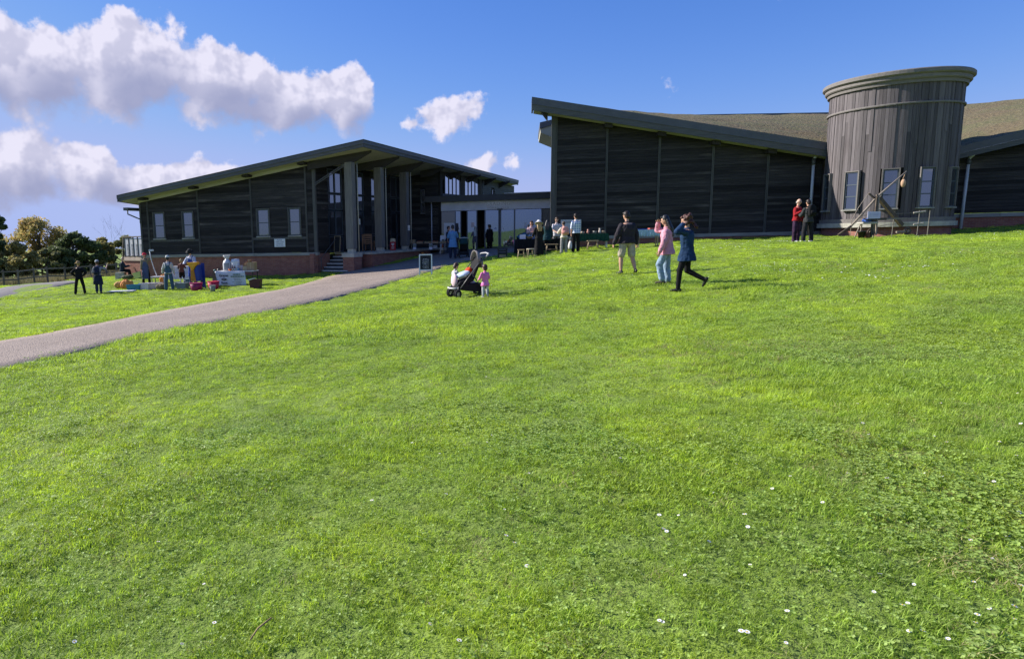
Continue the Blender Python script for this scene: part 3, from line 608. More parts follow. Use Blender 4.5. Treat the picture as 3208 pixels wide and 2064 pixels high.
# ------------------------------------------------------------------ glazed entrance link
LKA = math.radians(-12); LK = empty('entrance_link', (6.62, 45.0, 0), LKA)
tag(LK, 'flat roofed glass entrance between the two timber halls with a grey name band', 'building')
def link():
    m = MB(); m.box(-3.6, 7.5, -.25, 6, 3.72, 4.02); m.build('roof_deck', METAL, LK)
    m = MB(); m.box(-3.6, 7.5, -.40, -.25, 3.66, 4.06); m.build('fascia', M('link_fascia', (.05, .055, .06), .5, .1, 3), LK)
    m = MB(); m.box(1.7, 7.5, -.45, -.3, 4.062, 4.11); m.build('edge_trim', PIPE, LK)
    m = MB(); m.box(-3.36, 7.5, -.05, .1, 3.06, 3.66); m.build('name_band', RENDER, LK)
    m = MB(); m.box(-3.36, -2.86, -.05, .1, .42, 3.06); m.build('jamb', RENDER, LK)
    m = MB(); m.tube([(-3.18, -.13, .42), (-3.18, -.13, 3.7)], .04, 8); m.build('rain_pipe', PIPE, LK, smooth=True)
    LET = M('brushed_letters', (.42, .43, .45), .35, .05, 3, metal=.8)
    text('lettering', 'BRADING', .34, LET, LK, (1.29, -.075, 3.44), (math.pi/2, 0, 0), .012, space=1.12)
    text('lettering', 'ROMAN VILLA', .20, LET, LK, (1.29, -.075, 3.17), (math.pi/2, 0, 0), .012, space=1.15)
    DF = M('door_frame_metal', (.10, .13, .17), .4, .08, 3, spec=.5)
    GL = glass_mat('entrance_glass', (.012, .018, .032), .19, coat=(.55, .72, 1))
    def pane(x0, x1, z0=.47, z1=3.03, y=.0, g=GL): m = MB(); m.box(x0, x1, y, y + .012, z0, z1); m.build('pane', g, LK, loc=((x0 + x1)/2, y, 1.7))
    def post(x0, x1, z0=.42, z1=3.06, y0=-.03, y1=.06): m = MB(); m.box(x0, x1, y0, y1, z0, z1); m.build('mullion', DF, LK, loc=((x0 + x1)/2, 0, 1.7))
    pane(-2.80, -1.57, g=GLASS_D); post(-2.86, -2.80); post(-1.60, -1.54); pane(-1.54, -1.24); post(-1.24, -1.18); pane(-.76, -.14); post(-.80, -.74); post(-.16, -.10)
    post(.38, .46); pane(.46, 1.30, y=-.02); post(1.30, 1.38); post(1.42, 1.50); pane(1.50, 2.32, y=-.02); post(2.32, 2.42); pane(2.42, 7.0)
    m = MB(); m.box(1.22, 1.58, -.16, -.03, 3.02, 3.12); m.build('door_sensor', METAL, LK)
    for x in (1.10, 1.62): m = MB(); m.box(x - .07, x + .07, -.028, -.023, 1.75, 1.90); m.build('door_sticker', M('sticker_white', (.75, .77, .8), .6, .05, 4), LK)
    m = MB(); m.box(-.52, -.30, -.02, -.012, 1.95, 2.25); m.build('door_notice', M('notice_pink', (.72, .58, .55), .6, .15, 9), LK)
    m = MB(); m.box(-.33, -.15, -.02, -.012, 1.35, 1.9); m.build('door_notice', M('notice_pale', (.5, .55, .52), .6, .15, 9), LK)
    m = MB(); m.box(3.0, 3.16, -.012, -.004, 1.75, 2.15); m.build('window_notice', M('notice_white', (.62, .65, .7), .6, .1, 9), LK)
    m = MB(); m.box(-2.86, 7.2, -.08, .1, .40, .468); m.build('threshold', M('threshold_steel', (.3, .31, .33), .4, .1, 3, spec=.5), LK)
    m = MB(); m.box(.46, 2.32, -.035, -.021, .468, .62); m.build('kick_plate', DF, LK)
    # room behind
    m = MB(); m.box(-3.3, 7.4, 5.2, 5.4, .3, 3.7); m.build('rear_wall', M('room_wall', (.10, .10, .105), .9, .2, 1), LK)
    m = MB(); m.box(-3.4, 7.4, .02, 5.2, .28, .415); m.build('floor_slab', M('room_floor', (.10, .095, .09), .7, .2, 1), LK)
    m = MB(); m.box(-2.5, -1.0, 1.5, 2.1, .415, 1.45); m.build('reception_desk', BLACKIN, LK)
link()

# ------------------------------------------------------------------ east hall, round tower, east wing
HA = math.radians(-12); HO = (9.03, 35.37); HL = empty('timber_hall', (*HO, 0), HA)
tag(HL, 'tall windowless dark timber hall with a roof falling towards the round tower', 'building')
def h_world(x, y): c, s = math.cos(HA), math.sin(HA); return (HO[0] + x*c - y*s, HO[1] + x*s + y*c)
def h_local(p): dx, dy = p[0] - HO[0], p[1] - HO[1]; c, s = math.cos(HA), math.sin(HA); return (dx*c + dy*s, -dx*s + dy*c)
SEDUM = None
def sedum_mat():
    m, g, b, o = _bsdf('sedum_roof'); ge = g.new('ShaderNodeNewGeometry'); P = ge.outputs['Position']; n1 = g.noise(P, .6, 4, .6); n2 = g.noise(P, 5, 5, .65)
    c = g.mix(g.ramp(n1, .35, .65), (.14, .105, .055), (.12, .118, .048)); c = g.mix(g.m('MULTIPLY', g.ramp(n2, .4, .7), .8), c, (.20, .165, .09)); c = g.mix(g.m('MULTIPLY', g.ramp(g.noise(P, 1.3, 3), .58, .75), .7), c, (.07, .085, .03))
    g.put(b.inputs['Base Color'], c); b.inputs['Roughness'].default_value = .95; bp = g.new('ShaderNodeBump'); bp.inputs['Distance'].default_value = .12; g.put(bp.inputs['Height'], n2); g.put(b.inputs['Normal'], bp.outputs[0]); return m
SEDUM = sedum_mat()
TCX = at(2777, 600, 30.9); TCX = (TCX[0], 30.9); TR_ = 2.46
FOOTPRINTS += [[h_world(*p) for p in [(0, 0), (13, 0), (14, 14), (3, 14)]]]
FOOTPRINTS += [[(TCX[0] + 2.75*math.cos(t), TCX[1] + 2.75*math.sin(t)) for t in np.linspace(0, 6.283, 24)[:-1]]]
TPLK = wood_mat('tower_planks', ((.10, .087, .090), (.15, .134, .139), (.07, .058, .060)), rnd=.34, axis=2, grain=.003)
TRIM = wood_mat('tower_trim', ((.15, .137, .128), (.21, .193, .18), (.17, .157, .145)), rnd=.1)
def warped(name, FL, FR, BR, BL, mat, parent, n=24, m_=16, rough=.0, seed=5):
    vs, fs = [], []
    for j in range(m_ + 1):
        for i in range(n + 1):
            u, v = i/n, j/m_; p = [(FL[k]*(1 - u) + FR[k]*u)*(1 - v) + (BL[k]*(1 - u) + BR[k]*u)*v for k in range(3)]; p[2] += rough*(float(value_noise(p[0]*1.5, p[1]*1.5, seed)) - .5)*(0 if j in (0,) else 1); vs.append(p)
    for j in range(m_):
        for i in range(n): q = j*(n + 1) + i; fs.append((q, q + 1, q + n + 2, q + n + 1))
    m = MB(); m.add(vs, fs); return m.build(name, mat, parent, smooth=True)
def east_hall():
    zh = lambda x: 8.28 - .2145*(x + 1.05)                              # roof top along the front edge
    X1 = 12.75
    a, b = (-1.05, -.8), (12.85, -.8)
    roof = warped('roof', (a[0], a[1], zh(a[0])), (b[0], b[1], zh(b[0])), (*h_local(at(2760, 366, 44)), 8.62), (*h_local(at(1960, 382, 46)), 9.05), SEDUM, HL, rough=.14)
    def fas(name, d0, d1, y0, y1, mat, x0=a[0], x1=b[0]):
        m = MB(); m.prism([(x0, zh(x0) - d1), (x1, zh(x1) - d1), (x1, zh(x1) - d0), (x0, zh(x0) - d0)], y0, y1); m.build(name, mat, roof)
    fas('metal_fascia', -.05, .31, -.86, -.78, METAL); fas('timber_fascia', .312, .60, -.83, -.75, GREYW)
    fas('soffit', .52, .58, -.75, .32, SOFF, a[0] + .1, b[0])
    m = MB(); m.prism([(-1.02, zh(-1.05) - .36), (-.25, zh(-.25) - .62), (-.25, zh(-.25) - .95), (-.62, zh(-1.05) - .62)], -.66, -.2); m.build('eave_bracket', RAFT, roof)
    m = MB(); m.box(-1.06, -.98, -.78, .4, zh(-1) - .55, zh(-1) - .02); m.build('side_fascia', METAL, roof)
    top = lambda x: zh(x) - .64
    m = MB(); m.prism([(.05, 1.27), (X1, 1.27), (X1, top(X1) + .1), (.05, top(.05) + .1)], .032, .25); m.build('backing_wall', BLACKIN, HL)
    bx = [.22, 2.75, 5.29, 7.82, 10.34]
    for i, x in enumerate(bx):
        e = bx[i + 1] - .05 if i < 4 else X1; board_run(HL, x + .05, e, 1.29, 8, top, DARKW, None, pitch=.146)
        m = MB(); zt = top(x) - (.12 if i else -.02); m.box(x - .05, x - .014, -.05, .03, 1.27, zt); m.box(x + .014, x + .05, -.05, .03, 1.27, zt); m.box(x - .014, x + .014, -.02, .03, 1.27, zt); m.build('batten', BATTW, HL, loc=(x, 0, 3))
        if i: m = MB(); zt = top(x); m.prism([(x - .19, zt - .12), (x + .19, zt - .18), (x + .19, zt + .0), (x - .19, zt + .05)], -.55, -.02); m.build('rafter_end', RAFT, HL, loc=(x, -.3, zt))
    m = MB(); m.box(-.03, .168, -.07, .12, .6, top(0) + .25); m.build('corner_post', BATTW, HL, loc=(0, 0, 3))
    x = -.05
    while x < X1: e = min(x + 2.1, X1 + .1); m = MB(); m.box(x, e - .006, -.13, .2, 1.10, 1.27); m.build('sill_stone', SILLST, HL, loc=(x + 1, 0, 1.2)); x = e
    m = MB(); m.box(0, X1 + .3, -.04, .25, -.3, 1.10); o = m.build('brick_plinth', BRICK, HL); box_uv(o)
    m = MB(); m.add([(0.05, .1, -.2), (.05, .1, top(0)), (3.6, 10.5, top(0)), (3.6, 10.5, -.2), (.25, .1, -.2), (.25, .1, top(0)), (3.8, 10.5, top(0)), (3.8, 10.5, -.2)], [(0, 1, 2, 3), (7, 6, 5, 4), (0, 4, 5, 1), (1, 5, 6, 2), (2, 6, 7, 3), (3, 7, 4, 0)]); m.build('side_wall', DARKW, HL)
    # lower roof edge seen past the corner, behind
    c = h_local(at(1691, 420, 43.0)); d = h_local(at(1745, 420, 42.6)); m = MB()
    m.prism([(c[0], 7.98), (d[0], 8.25), (d[0], 8.55), (c[0], 8.36)], c[1], c[1] + 5); m.build('rear_roof_edge', METAL, HL)
    m = MB(); m.prism([(c[0] + .05, 7.75), (d[0], 7.3), (d[0], 8.24), (c[0] + .03, 7.976)], c[1] + .08, c[1] + 5); m.build('rear_soffit', SOFF, HL)
    # downpipe against the last bay
    p = h_local(at(2562, 505, 32.2)); m = MB(); m.tube([(p[0] + .12, -.3, 4.95), (p[0] + .02, -.2, 4.78), (p[0], -.18, 4.6)], .06, 8); m.tube([(p[0], -.18, 4.62), (p[0], -.18, 1.62)], .065, 10); m.build('downpipe', PIPE, HL, smooth=True)
    m = MB(); m.tube([(p[0], -.18, 4.45), (p[0], -.18, 4.75)], .085, 10); m.build('pipe_collar', METAL, HL, smooth=True)
    m = MB(); m.box(p[0] - .07, p[0] + .07, -.26, -.1, .6, 1.6); m.build('pipe_guard', M('guard_timber', (.30, .19, .09), .7, .2, 5), HL)
    # bits on the green roof
    for (px, py, s) in ((2530, 382, .16), (2545, 415, .17), (2437, 402, .12), (2496, 384, .1)):
        q = h_local(at(px, py, 43)); m = MB(); m.lathe([(s*.2, 0), (s*.5, .02), (s*.45, .2), (s*.2, .28)], 8, (q[0], q[1], at(px, py, 43)[2] - .1)); m.build('roof_vent', PIPE, roof)
    e0, e1 = h_local(at(1960, 382, 46)), h_local(at(2760, 366, 44)); m = MB(); m.bar((*e0, 9.07), (*e1, 8.64), .12, .12); m.build('roof_edge_trim', METAL, roof)
    # short planked return between the last bay and the tower
    q = h_local(TCX); n = 9
    for i in range(n):
        x0, x1 = 12.78 + (q[0] - 12.78)*i/n, 12.78 + (q[0] - 12.78)*(i + 1)/n - .008; m = MB(); m.box(x0, x1, .20 + .008*(i % 2), .3, 1.28, top(12.75)); m.build('plank', TPLK, HL, loc=((x0 + x1)/2, .25, 3))
    m = MB(); m.box(12.7, q[0], .31, .5, -.2, top(12.75) + .1); m.build('return_wall', BLACKIN, HL); m = MB(); m.box(12.7, q[0], .1, .3, -.2, 1.27); o = m.build('brick_plinth', BRICK, HL); box_uv(o)
east_hall()

TOW = empty('round_tower', (*TCX, 0), math.atan2(-TCX[0], TCX[1]) if False else 0)
tag(TOW, 'round tower clad in vertical grey weathered planks with a ringed flat cap', 'tower')
FACE = math.atan2(-TCX[1], -TCX[0])                       # direction from the tower to the camera
def tower():
    R = TR_; zs, zc = 1.80, 7.40
    def pt(phi, r, z): t = FACE + phi; return (r*math.cos(t), r*math.sin(t), z)        # phi > 0 to the right in the picture
    m = MB(); m.lathe([(R - .05, -.2), (R - .05, 1.42)], 64); o = m.build('brick_drum', BRICK, TOW, smooth=True)
    uv = o.data.uv_layers.new(name='UVMap')
    for p in o.data.polygons:
        ts = [math.atan2(o.data.vertices[o.data.loops[l].vertex_index].co.y, o.data.vertices[o.data.loops[l].vertex_index].co.x) for l in p.loop_indices]; hi = max(ts)
        for l, t in zip(p.loop_indices, ts): uv.data[l].uv = ((t + (2*math.pi if hi - t > 3 else 0))*R, o.data.vertices[o.data.loops[l].vertex_index].co.z)
    for z0, z1, r0, r1 in ((1.42, 1.62, R - .04, R + .14), (1.622, 1.80, R - .04, R + .06)):
        k = 20
        for i in range(k):
            m = MB(); a0, a1 = 2*math.pi*i/k, 2*math.pi*(i + 1)/k - .003; m.lathe([(r0, z0), (r1, z0), (r1, z1), (r0, z1), (r0, z0)], 5, a0=a0, a1=a1); m.build('sill_segment', STONE if z0 < 1.5 else TRIM, TOW)
    m = MB(); m.lathe([(R - .07, 1.80), (R - .07, zc)], 64); m.build('inner_drum', BLACKIN, TOW, smooth=True)
    wins = [math.radians(a) for a in (-64, -30.5, 2.5, 33, 64.5)]; hw = .30/R; wz = (2.22, 3.86)
    n = 116; dphi = 2*math.pi/n; r = random.Random(3)
    def plank(phi, w, z0, z1, dr):
        vs = []
        for z in (z0, z1):
            for (pp, rr) in ((phi - w/2, R - .06 + dr), (phi + w/2, R - .06 + dr), (phi + w/2, R - .03 + dr), (phi - w/2, R - .03 + dr)): vs.append(pt(pp, rr + (.0), z))
        m = MB(); m.add(vs, [(3, 2, 1, 0), (4, 5, 6, 7)] + [(i, (i + 1) % 4, (i + 1) % 4 + 4, i + 4) for i in range(4)]); m.build('plank', TPLK, TOW, loc=pt(phi, R, (z0 + z1)/2))
    for i in range(n):
        phi = -math.pi + dphi*(i + .5)
        if abs(phi) > math.radians(112): continue
        dr = r.choice((0, .012, .022)) + r.uniform(-.004, .004); near = [w for w in wins if abs(phi - w) < hw + dphi*.55]
        if near:
            plank(phi, dphi*.93, zs, wz[0] - .05, dr); plank(phi, dphi*.93, wz[1] + .05, zc, dr)
        else:
            if r.random() < .5: s = r.uniform(4.1, 6.3); plank(phi, dphi*.93, zs, s - .004, dr); plank(phi, dphi*.93, s, zc, r.choice((0, .012, .022)))
            else: plank(phi, dphi*.93, zs, zc, dr)
    for w in wins:
        c = pt(w, R, 0); a = FACE + w + math.pi/2; T = lambda p, c=c, a=a: (c[0] + p[0]*math.cos(a) - p[1]*math.sin(a), c[1] + p[0]*math.sin(a) + p[1]*math.cos(a), p[2])
        win = window(TOW, -.27, .27, wz[0], wz[1], T, rows=3, glass=GLASS, trim=.045, y=-.05, depth=.12, trimmat=TRIM)
    def ring(name, prof, mat): m = MB(); m.lathe(prof + [prof[0]], 72, close=False); return m.build(name, mat, TOW, smooth=False)
    ring('band', [(R - .02, 6.52), (R + .045, 6.52), (R + .055, 6.56), (R + .045, 6.60), (R - .02, 6.60)], TRIM)
    ring('cornice', [(R - .05, 7.36), (R + .07, 7.36), (R + .09, 7.50), (R - .05, 7.50)], TRIM)
    ring('cornice', [(R - .05, 7.502), (R + .14, 7.502), (R + .18, 7.55), (R + .18, 7.68), (R - .05, 7.68)], TRIM)
    ring('cap_rim', [(R - .1, 7.682), (R + .22, 7.682), (R + .28, 7.73), (R + .28, 7.86), (R + .24, 7.90), (R - .1, 7.90)], TRIM)
    m = MB(); m.lathe([(.01, 7.94), (R + .2, 7.90), (R + .2, 7.84), (.01, 7.84)], 48); m.build('cap_roof', SEDUM, TOW)
tower()

# east wing beyond the tower
WA = math.radians(-24); w0 = at(3000, 700, 31.6); WG = empty('east_wing', (w0[0], w0[1], 0), WA)
tag(WG, 'dark timber wing at the right edge with a roof rising away from the tower', 'building')
FOOTPRINTS += [[(w0[0], w0[1]), (w0[0] + 14*math.cos(WA), w0[1] + 14*math.sin(WA)), (w0[0] + 20, w0[1] + 8), (w0[0], w0[1] + 8)]]
def east_wing():
    zf = lambda x: 5.05 + .232*x; L = 12
    roof = warped('roof', (-1.2, -.75, zf(-1.2)), (L, -.75, zf(L)), (L + 4, 11, 9.0), (-.4, 11.5, 8.3), SEDUM, WG, rough=.16, seed=9)
    def fas(name, d0, d1, y0, y1, mat, x0=-.9, x1=L):
        m = MB(); m.prism([(x0, zf(x0) - d1), (x1, zf(x1) - d1), (x1, zf(x1) - d0), (x0, zf(x0) - d0)], y0, y1); m.build(name, mat, roof)
    fas('metal_fascia', -.05, .28, -.80, -.72, METAL); fas('timber_fascia', .282, .52, -.77, -.69, GREYW); fas('soffit', .46, .51, -.69, .3, SOFF)
    top = lambda x: zf(x) - .55
    m = MB(); m.prism([(-.6, 1.95), (L, 1.95), (L, top(L) + .08), (-.6, top(-.6) + .08)], .032, .25); m.build('backing_wall', BLACKIN, WG)
    for x in (2.55, 5.1): m = MB(); m.box(x - .045, x + .045, -.045, .03, 1.92, top(x) - .1); m.build('batten', BATTW, WG, loc=(x, 0, 3))
    for (a, b) in ((-.5, 2.5), (2.6, 5.05), (5.15, 8)): board_run(WG, a, b, 1.95, 8, top, DARKW, None, pitch=.146)
    x = -.6
    while x < 9: m = MB(); m.box(x, x + 2.09, -.12, .2, 1.76, 1.94); m.build('sill_stone', SILLST, WG, loc=(x + 1, 0, 1.85)); x += 2.1
    m = MB(); m.box(-.7, L, -.03, .25, .2, 1.76); o = m.build('brick_plinth', BRICK, WG); box_uv(o)
    m = MB(); m.tube([(.22, -.4, 4.62), (.14, -.24, 4.5), (.12, -.2, 4.35)], .06, 8); m.tube([(.12, -.2, 4.4), (.06, -.2, 1.0)], .065, 10); m.build('downpipe', PIPE, WG, smooth=True)
    m = MB(); m.tube([(.125, -.2, 4.2), (.125, -.2, 4.45)], .085, 10); m.build('pipe_collar', METAL, WG, smooth=True)
east_wing()

# ------------------------------------------------------------------ trees, hedge, fence at the far left
def leaf_mat(name, c1, c2, c3, tr=.3):
    m, g, b, o = _bsdf(name); MATS[name] = m; ge = g.new('ShaderNodeNewGeometry'); P = ge.outputs['Position']
    c = g.mix(g.ramp(g.noise(P, .9, 3), .35, .65), c1, c2); c = g.mix(g.ramp(ge.outputs['Random Per Island'], .55, 1., 0, .8), c, c3)
    g.put(b.inputs['Base Color'], c); b.inputs['Roughness'].default_value = .6; b.inputs['Specular IOR Level'].default_value = .25
    t = g.new('ShaderNodeBsdfTranslucent'); g.put(t.inputs[0], c); mx = g.new('ShaderNodeMixShader'); mx.inputs[0].default_value = tr; g.put(mx.inputs[1], b.outputs[0]); g.put(mx.inputs[2], t.outputs[0]); m.node_tree.links.new(mx.outputs[0], o.inputs[0]); return m
BARK = M('bark', (.10, .08, .062), .9, .3, 6, .02)
def tree(name, label, base, H, rx, ry, mat, n=5200, crown0=.25, leaf=.17, seed=1, clumps=26, shape=1., group='trees beyond the fence', dens=.42, trunk=.16):
    r = random.Random(seed); T = empty(name, base); tag(T, label, 'tree', group); tips = []
    m = MB(); top = Vector((r.uniform(-.3, .3), 0, H*.8)); m.tube([(0, 0, -.3), (r.uniform(-.1, .1), 0, H*.3), tuple(top)], [trunk, trunk*.75, trunk*.2], 8)
    for i in range(clumps):
        t = crown0 + (1 - crown0)*((i + .5)/clumps); a = r.uniform(0, 6.28); prof = (math.sin(math.pi*min(1, max(.04, (t - crown0)/(1 - crown0)*.9 + .1)))**.6)*shape if shape else 1
        q = r.uniform(.35, .95); c = Vector((rx*q*prof*math.cos(a), ry*q*prof*math.sin(a), H*t - r.uniform(0, .08)*H)); tips.append((c, r.uniform(.16, .30)*min(rx, H*.5)))
        s = Vector((0, 0, H*max(.12, t*.55))); mid = s.lerp(c, .55) + Vector((0, 0, .05*H)); m.tube([tuple(s), tuple(mid), tuple(c)], [trunk*.38, trunk*.2, trunk*.06], 5)
    m.build('trunk', BARK, T, smooth=True)
    R = np.random.default_rng(seed); k = n//clumps; V = []; 
    for (c, rad) in tips:
        d = R.normal(size=(k, 3)); d /= np.linalg.norm(d, axis=1)[:, None]; p = np.array(c) + d*(rad*(dens + (1 - dens)*R.random((k, 1))))*np.array([1.25, 1.25, .8])
        nn = R.normal(size=(k, 3)) + d*.6; nn /= np.linalg.norm(nn, axis=1)[:, None]; u = np.cross(nn, R.normal(size=(k, 3))); u /= np.linalg.norm(u, axis=1)[:, None]; w = np.cross(nn, u); L = leaf*R.uniform(.6, 1.3, (k, 1))
        V.append(np.stack([p - u*L, p + w*L*.6, p + u*L, p - w*L*.6], 1))
    V = np.concatenate(V).reshape(-1, 3); f = np.arange(len(V)).reshape(-1, 4)
    me = bpy.data.meshes.new('crown'); me.from_pydata(V.tolist(), [], f.tolist()); me.materials.append(mat); o = bpy.data.objects.new('crown', me); COL.objects.link(o); o.parent = T
    return T
LG_D = leaf_mat('leaf_dark', (.09, .125, .05), (.125, .165, .06), (.19, .22, .08), .32)
LG_O = leaf_mat('leaf_ochre', (.44, .33, .12), (.34, .32, .12), (.56, .37, .14), .45)
LG_B = leaf_mat('leaf_brown_green', (.26, .24, .085), (.32, .28, .10), (.40, .32, .12), .4)
LG_G = leaf_mat('leaf_grey_green', (.20, .22, .09), (.26, .26, .11), (.32, .29, .13), .35)
def tp(px, Y): p = onlawn(px, Y); return (p[0], p[1], p[2] - .1)
tree('conifer', 'black-green conifer cut by the left edge of the picture', tp(-2, 74), 7.6, 2.2, 2.2, LG_D, 12000, .12, .2, 3, 34, 1.0, trunk=.2)
tree('autumn_tree', 'tall open ochre and orange tree in autumn leaf behind the fence', tp(132, 84), 7.3, 4.6, 3.2, LG_O, 8500, .34, .17, 5, 44, 1.0, dens=.25, trunk=.15)
tree('shrub_tree', 'olive brown bushy tree below the conifer at the far left', tp(52, 72), 4.2, 2.6, 2.4, LG_B, 7500, .06, .16, 7, 30)
tree('evergreen_tree', 'dense round very dark evergreen right of the ochre tree', tp(235, 78), 5.0, 3.5, 2.8, LG_D, 24000, .04, .17, 9, 70)
tree('hedge_tree', 'thin olive tree between the dark evergreen and the building', tp(322, 80), 4.4, 1.9, 2.2, LG_B, 6500, .05, .16, 11, 26)
tree('hedge_tree', 'grey green hedge tree next to the building corner', tp(395, 82), 4.3, 3.1, 2.4, LG_G, 9500, .04, .16, 13, 34)
tree('hedge_tree', 'low dark bush at the foot of the ochre tree', tp(150, 76), 3.3, 3.6, 2.2, LG_G, 8000, .04, .16, 15, 30)
tree('hedge_tree', 'dark bush under the conifer at the picture edge', tp(-60, 70), 3.6, 2.8, 2.2, LG_D, 7000, .04, .16, 17, 26)
def bare_tree(px, Y, H, seed, label):
    r = random.Random(seed); m = MB()
    def br(p, d, L, rad, k):
        q = p + d*L; m.tube([tuple(p), tuple(p.lerp(q, .5) + Vector((r.uniform(-.06, .06), 0, 0))*L), tuple(q)], [rad, rad*.8, rad*.6], 4)
        if k:
            for i in range(r.choice((2, 3))): dd = (d + Vector((r.uniform(-.6, .6), r.uniform(-.6, .6), r.uniform(-.05, .35)))).normalized(); br(q, dd, L*r.uniform(.55, .8), rad*.6, k - 1)
    T = empty('bare_tree', tp(px, Y)); tag(T, label, 'tree', 'trees beyond the fence'); br(Vector((0, 0, 0)), Vector((0, 0, 1)), H*.4, .028, 4); m.build('trunk', BARK, T)
bare_tree(352, 96, 7.0, 21, 'bare thin twiggy tree standing behind the hedge'); bare_tree(402, 98, 7.4, 25, 'leafless twiggy tree beside the building eave')
# the rough strip behind the fence
def rough_strip():
    m = MB(); r = random.Random(4); 
    for i in range(9000):
        Y = r.uniform(57.5, 69); px = r.uniform(-80, 430); x = at(px, 850, Y)[0]; z = float(hbase(x, Y)); h = r.uniform(.25, .75); w = .03; a = r.uniform(0, 6.28); d = r.uniform(-.25, .25)
        m.add([(x - w*math.cos(a), Y - w*math.sin(a), z), (x + w*math.cos(a), Y + w*math.sin(a), z), (x + d, Y + r.uniform(-.2, .2), z + h)], [(0, 1, 2)])
    o = m.build('rough_grass', leaf_mat('rough_grass_leaf', (.22, .19, .10), (.16, .16, .07), (.30, .25, .14), .3)); tag(o, 'tall straw coloured grass behind the post and rail fence', 'grass', kind='stuff')
rough_strip()
# post and rail fence
FW = wood_mat('fence_timber', ((.13, .11, .095), (.19, .165, .145), (.10, .085, .07)), rnd=.2)
def fence():
    F = empty('rail_fence', tp(150, 56)); tag(F, 'brown post and rail fence running along the far left edge of the lawn', 'fence'); o = np.array(F.location)
    line = [(-70, 53.5), (9, 54.5), (55, 55.2), (105, 56), (147, 56.5), (203, 57.3), (238, 57.8), (285, 58.4), (333, 59), (365, 59.4), (408, 60), (445, 60.6)]
    P = [onlawn(px, Y) - o for px, Y in line]
    for i, p in enumerate(P):
        m = MB(); m.bbox(p[0] - .07, p[0] + .07, p[1] - .05, p[1] + .05, p[2] - .3, p[2] + 1.32, .012); m.build('post', FW, F, loc=tuple(p))
    for i in range(len(P) - 1):
        for h, w in ((1.15, .11), (.5, .11)):
            m = MB(); a, b = P[i].copy(), P[i + 1].copy(); a[2] += h + random.uniform(-.02, .02); b[2] += h + random.uniform(-.02, .02); a[1] -= .07; b[1] -= .07; m.bar(a, b, .045, w); m.build('rail', FW, F, loc=tuple((a + b)/2))
fence()
# brick wing wall and slatted balustrade beside the left corner
def ramp_wall():
    A = np.array(lb_world(-.02, -.06)); d = np.array((-.8, .6)); B = A + d*2.05; ang = math.atan2(-d[1], -d[0])
    R = empty('ramp_wall', (B[0], B[1], 0), ang); tag(R, 'sunlit red brick ramp wall with pale coping at the left corner of the hall', 'wall')
    m = MB(); m.box(0, 2.05, 0, .25, -1.4, .34); o = m.build('brickwork', BRICK, R); box_uv(o); m = MB(); m.bbox(-.05, 2.04, -.06, .31, .34, .56, .015); m.build('coping', M('pale_coping', (.46, .37, .30), .8, .15, 4), R)
    Q = empty('slatted_balustrade', (B[0], B[1], .56), ang); tag(Q, 'pale grey slatted balustrade panels standing on the brick ramp wall', 'railing')
    PAN = M('pale_panel', (.52, .52, .56), .6, .06, 3)
    for i in range(4):
        x0 = .12 + i*.47; pm = MB(); 
        for k in range(13): z = .08 + k*.082; pm.box(x0, x0 + .38, .10, .13, z, z + .079)
        pm.build('slat_panel', PAN, Q, loc=(x0, .1, .5))
        for k in range(9): z = .10 + k*.082; m = MB(); m.box(x0 + .19, x0 + .36, .088, .099, z, z + .03); m.build('slat_slot', METAL, Q, loc=(x0 + .2, .1, z))  # dark bars stand in for the balusters' shadows on the panel's right half
    for i in range(5): x = .06 + i*.47; m = MB(); m.box(x - .02, x + .02, .07, .14, 0, 1.2); m.build('post', METAL, Q, loc=(x, .1, .6))
    m = MB(); m.box(-.05, 2.0, .05, .16, 1.2, 1.27); m.build('top_rail', FW, Q)
    m = MB(); m.bar((-.05, .1, 1.2), (-.75, .35, -.75), .06); m.bar((-.0, .1, .1), (-.7, .35, -1.6), .05); m.build('sloping_rail', FW, Q)
ramp_wall()

# ------------------------------------------------------------------ people
PENDING = []       # (object, extra geometry) whose shape modifiers are made final at the end
FOLD = bpy.data.textures.new('cloth_folds', 'CLOUDS'); FOLD.noise_scale = .07; FOLD.noise_depth = 2
HAIRT = bpy.data.textures.new('hair_locks', 'CLOUDS'); HAIRT.noise_scale = .022; HAIRT.noise_depth = 3
def cloth(name, col, var=.14, rough=.88, scale=9): return M('cloth_' + name, col, rough, var, scale, .005, spec=.15)
SKIN = M('skin', (.52, .30, .21), .55, .08, 14, spec=.35); SKIN2 = M('skin_light', (.58, .36, .27), .55, .08, 14, spec=.35)
HAIR = {'black': M('hair_black', (.012, .011, .012), .45, .3, 30, .002, spec=.5), 'brown': M('hair_brown', (.055, .030, .018), .5, .35, 30, .002), 'dark': M('hair_dark', (.025, .016, .012), .5, .3, 30, .002), 'fair': M('hair_fair', (.36, .25, .12), .6, .3, 30, .002), 'grey': M('hair_grey', (.42, .40, .38), .6, .25, 30, .002), 'auburn': M('hair_auburn', (.07, .025, .018), .5, .4, 30, .002)}
EYEM = M('eye_dark', (.02, .015, .012), .3, .1, 5); LIP = M('lips', (.40, .15, .13), .5, .1, 9)
def V3(*a): return Vector(a if len(a) > 1 else a[0])
def capsule(m, a, b, ra, rb, n=10):
    a, b = V3(a), V3(b); m.tube([a, a.lerp(b, .5), b], [ra, (ra + rb)/2, rb], n); m.ell(a, (ra,)*3, n, 6); m.ell(b, (rb,)*3, n, 6)
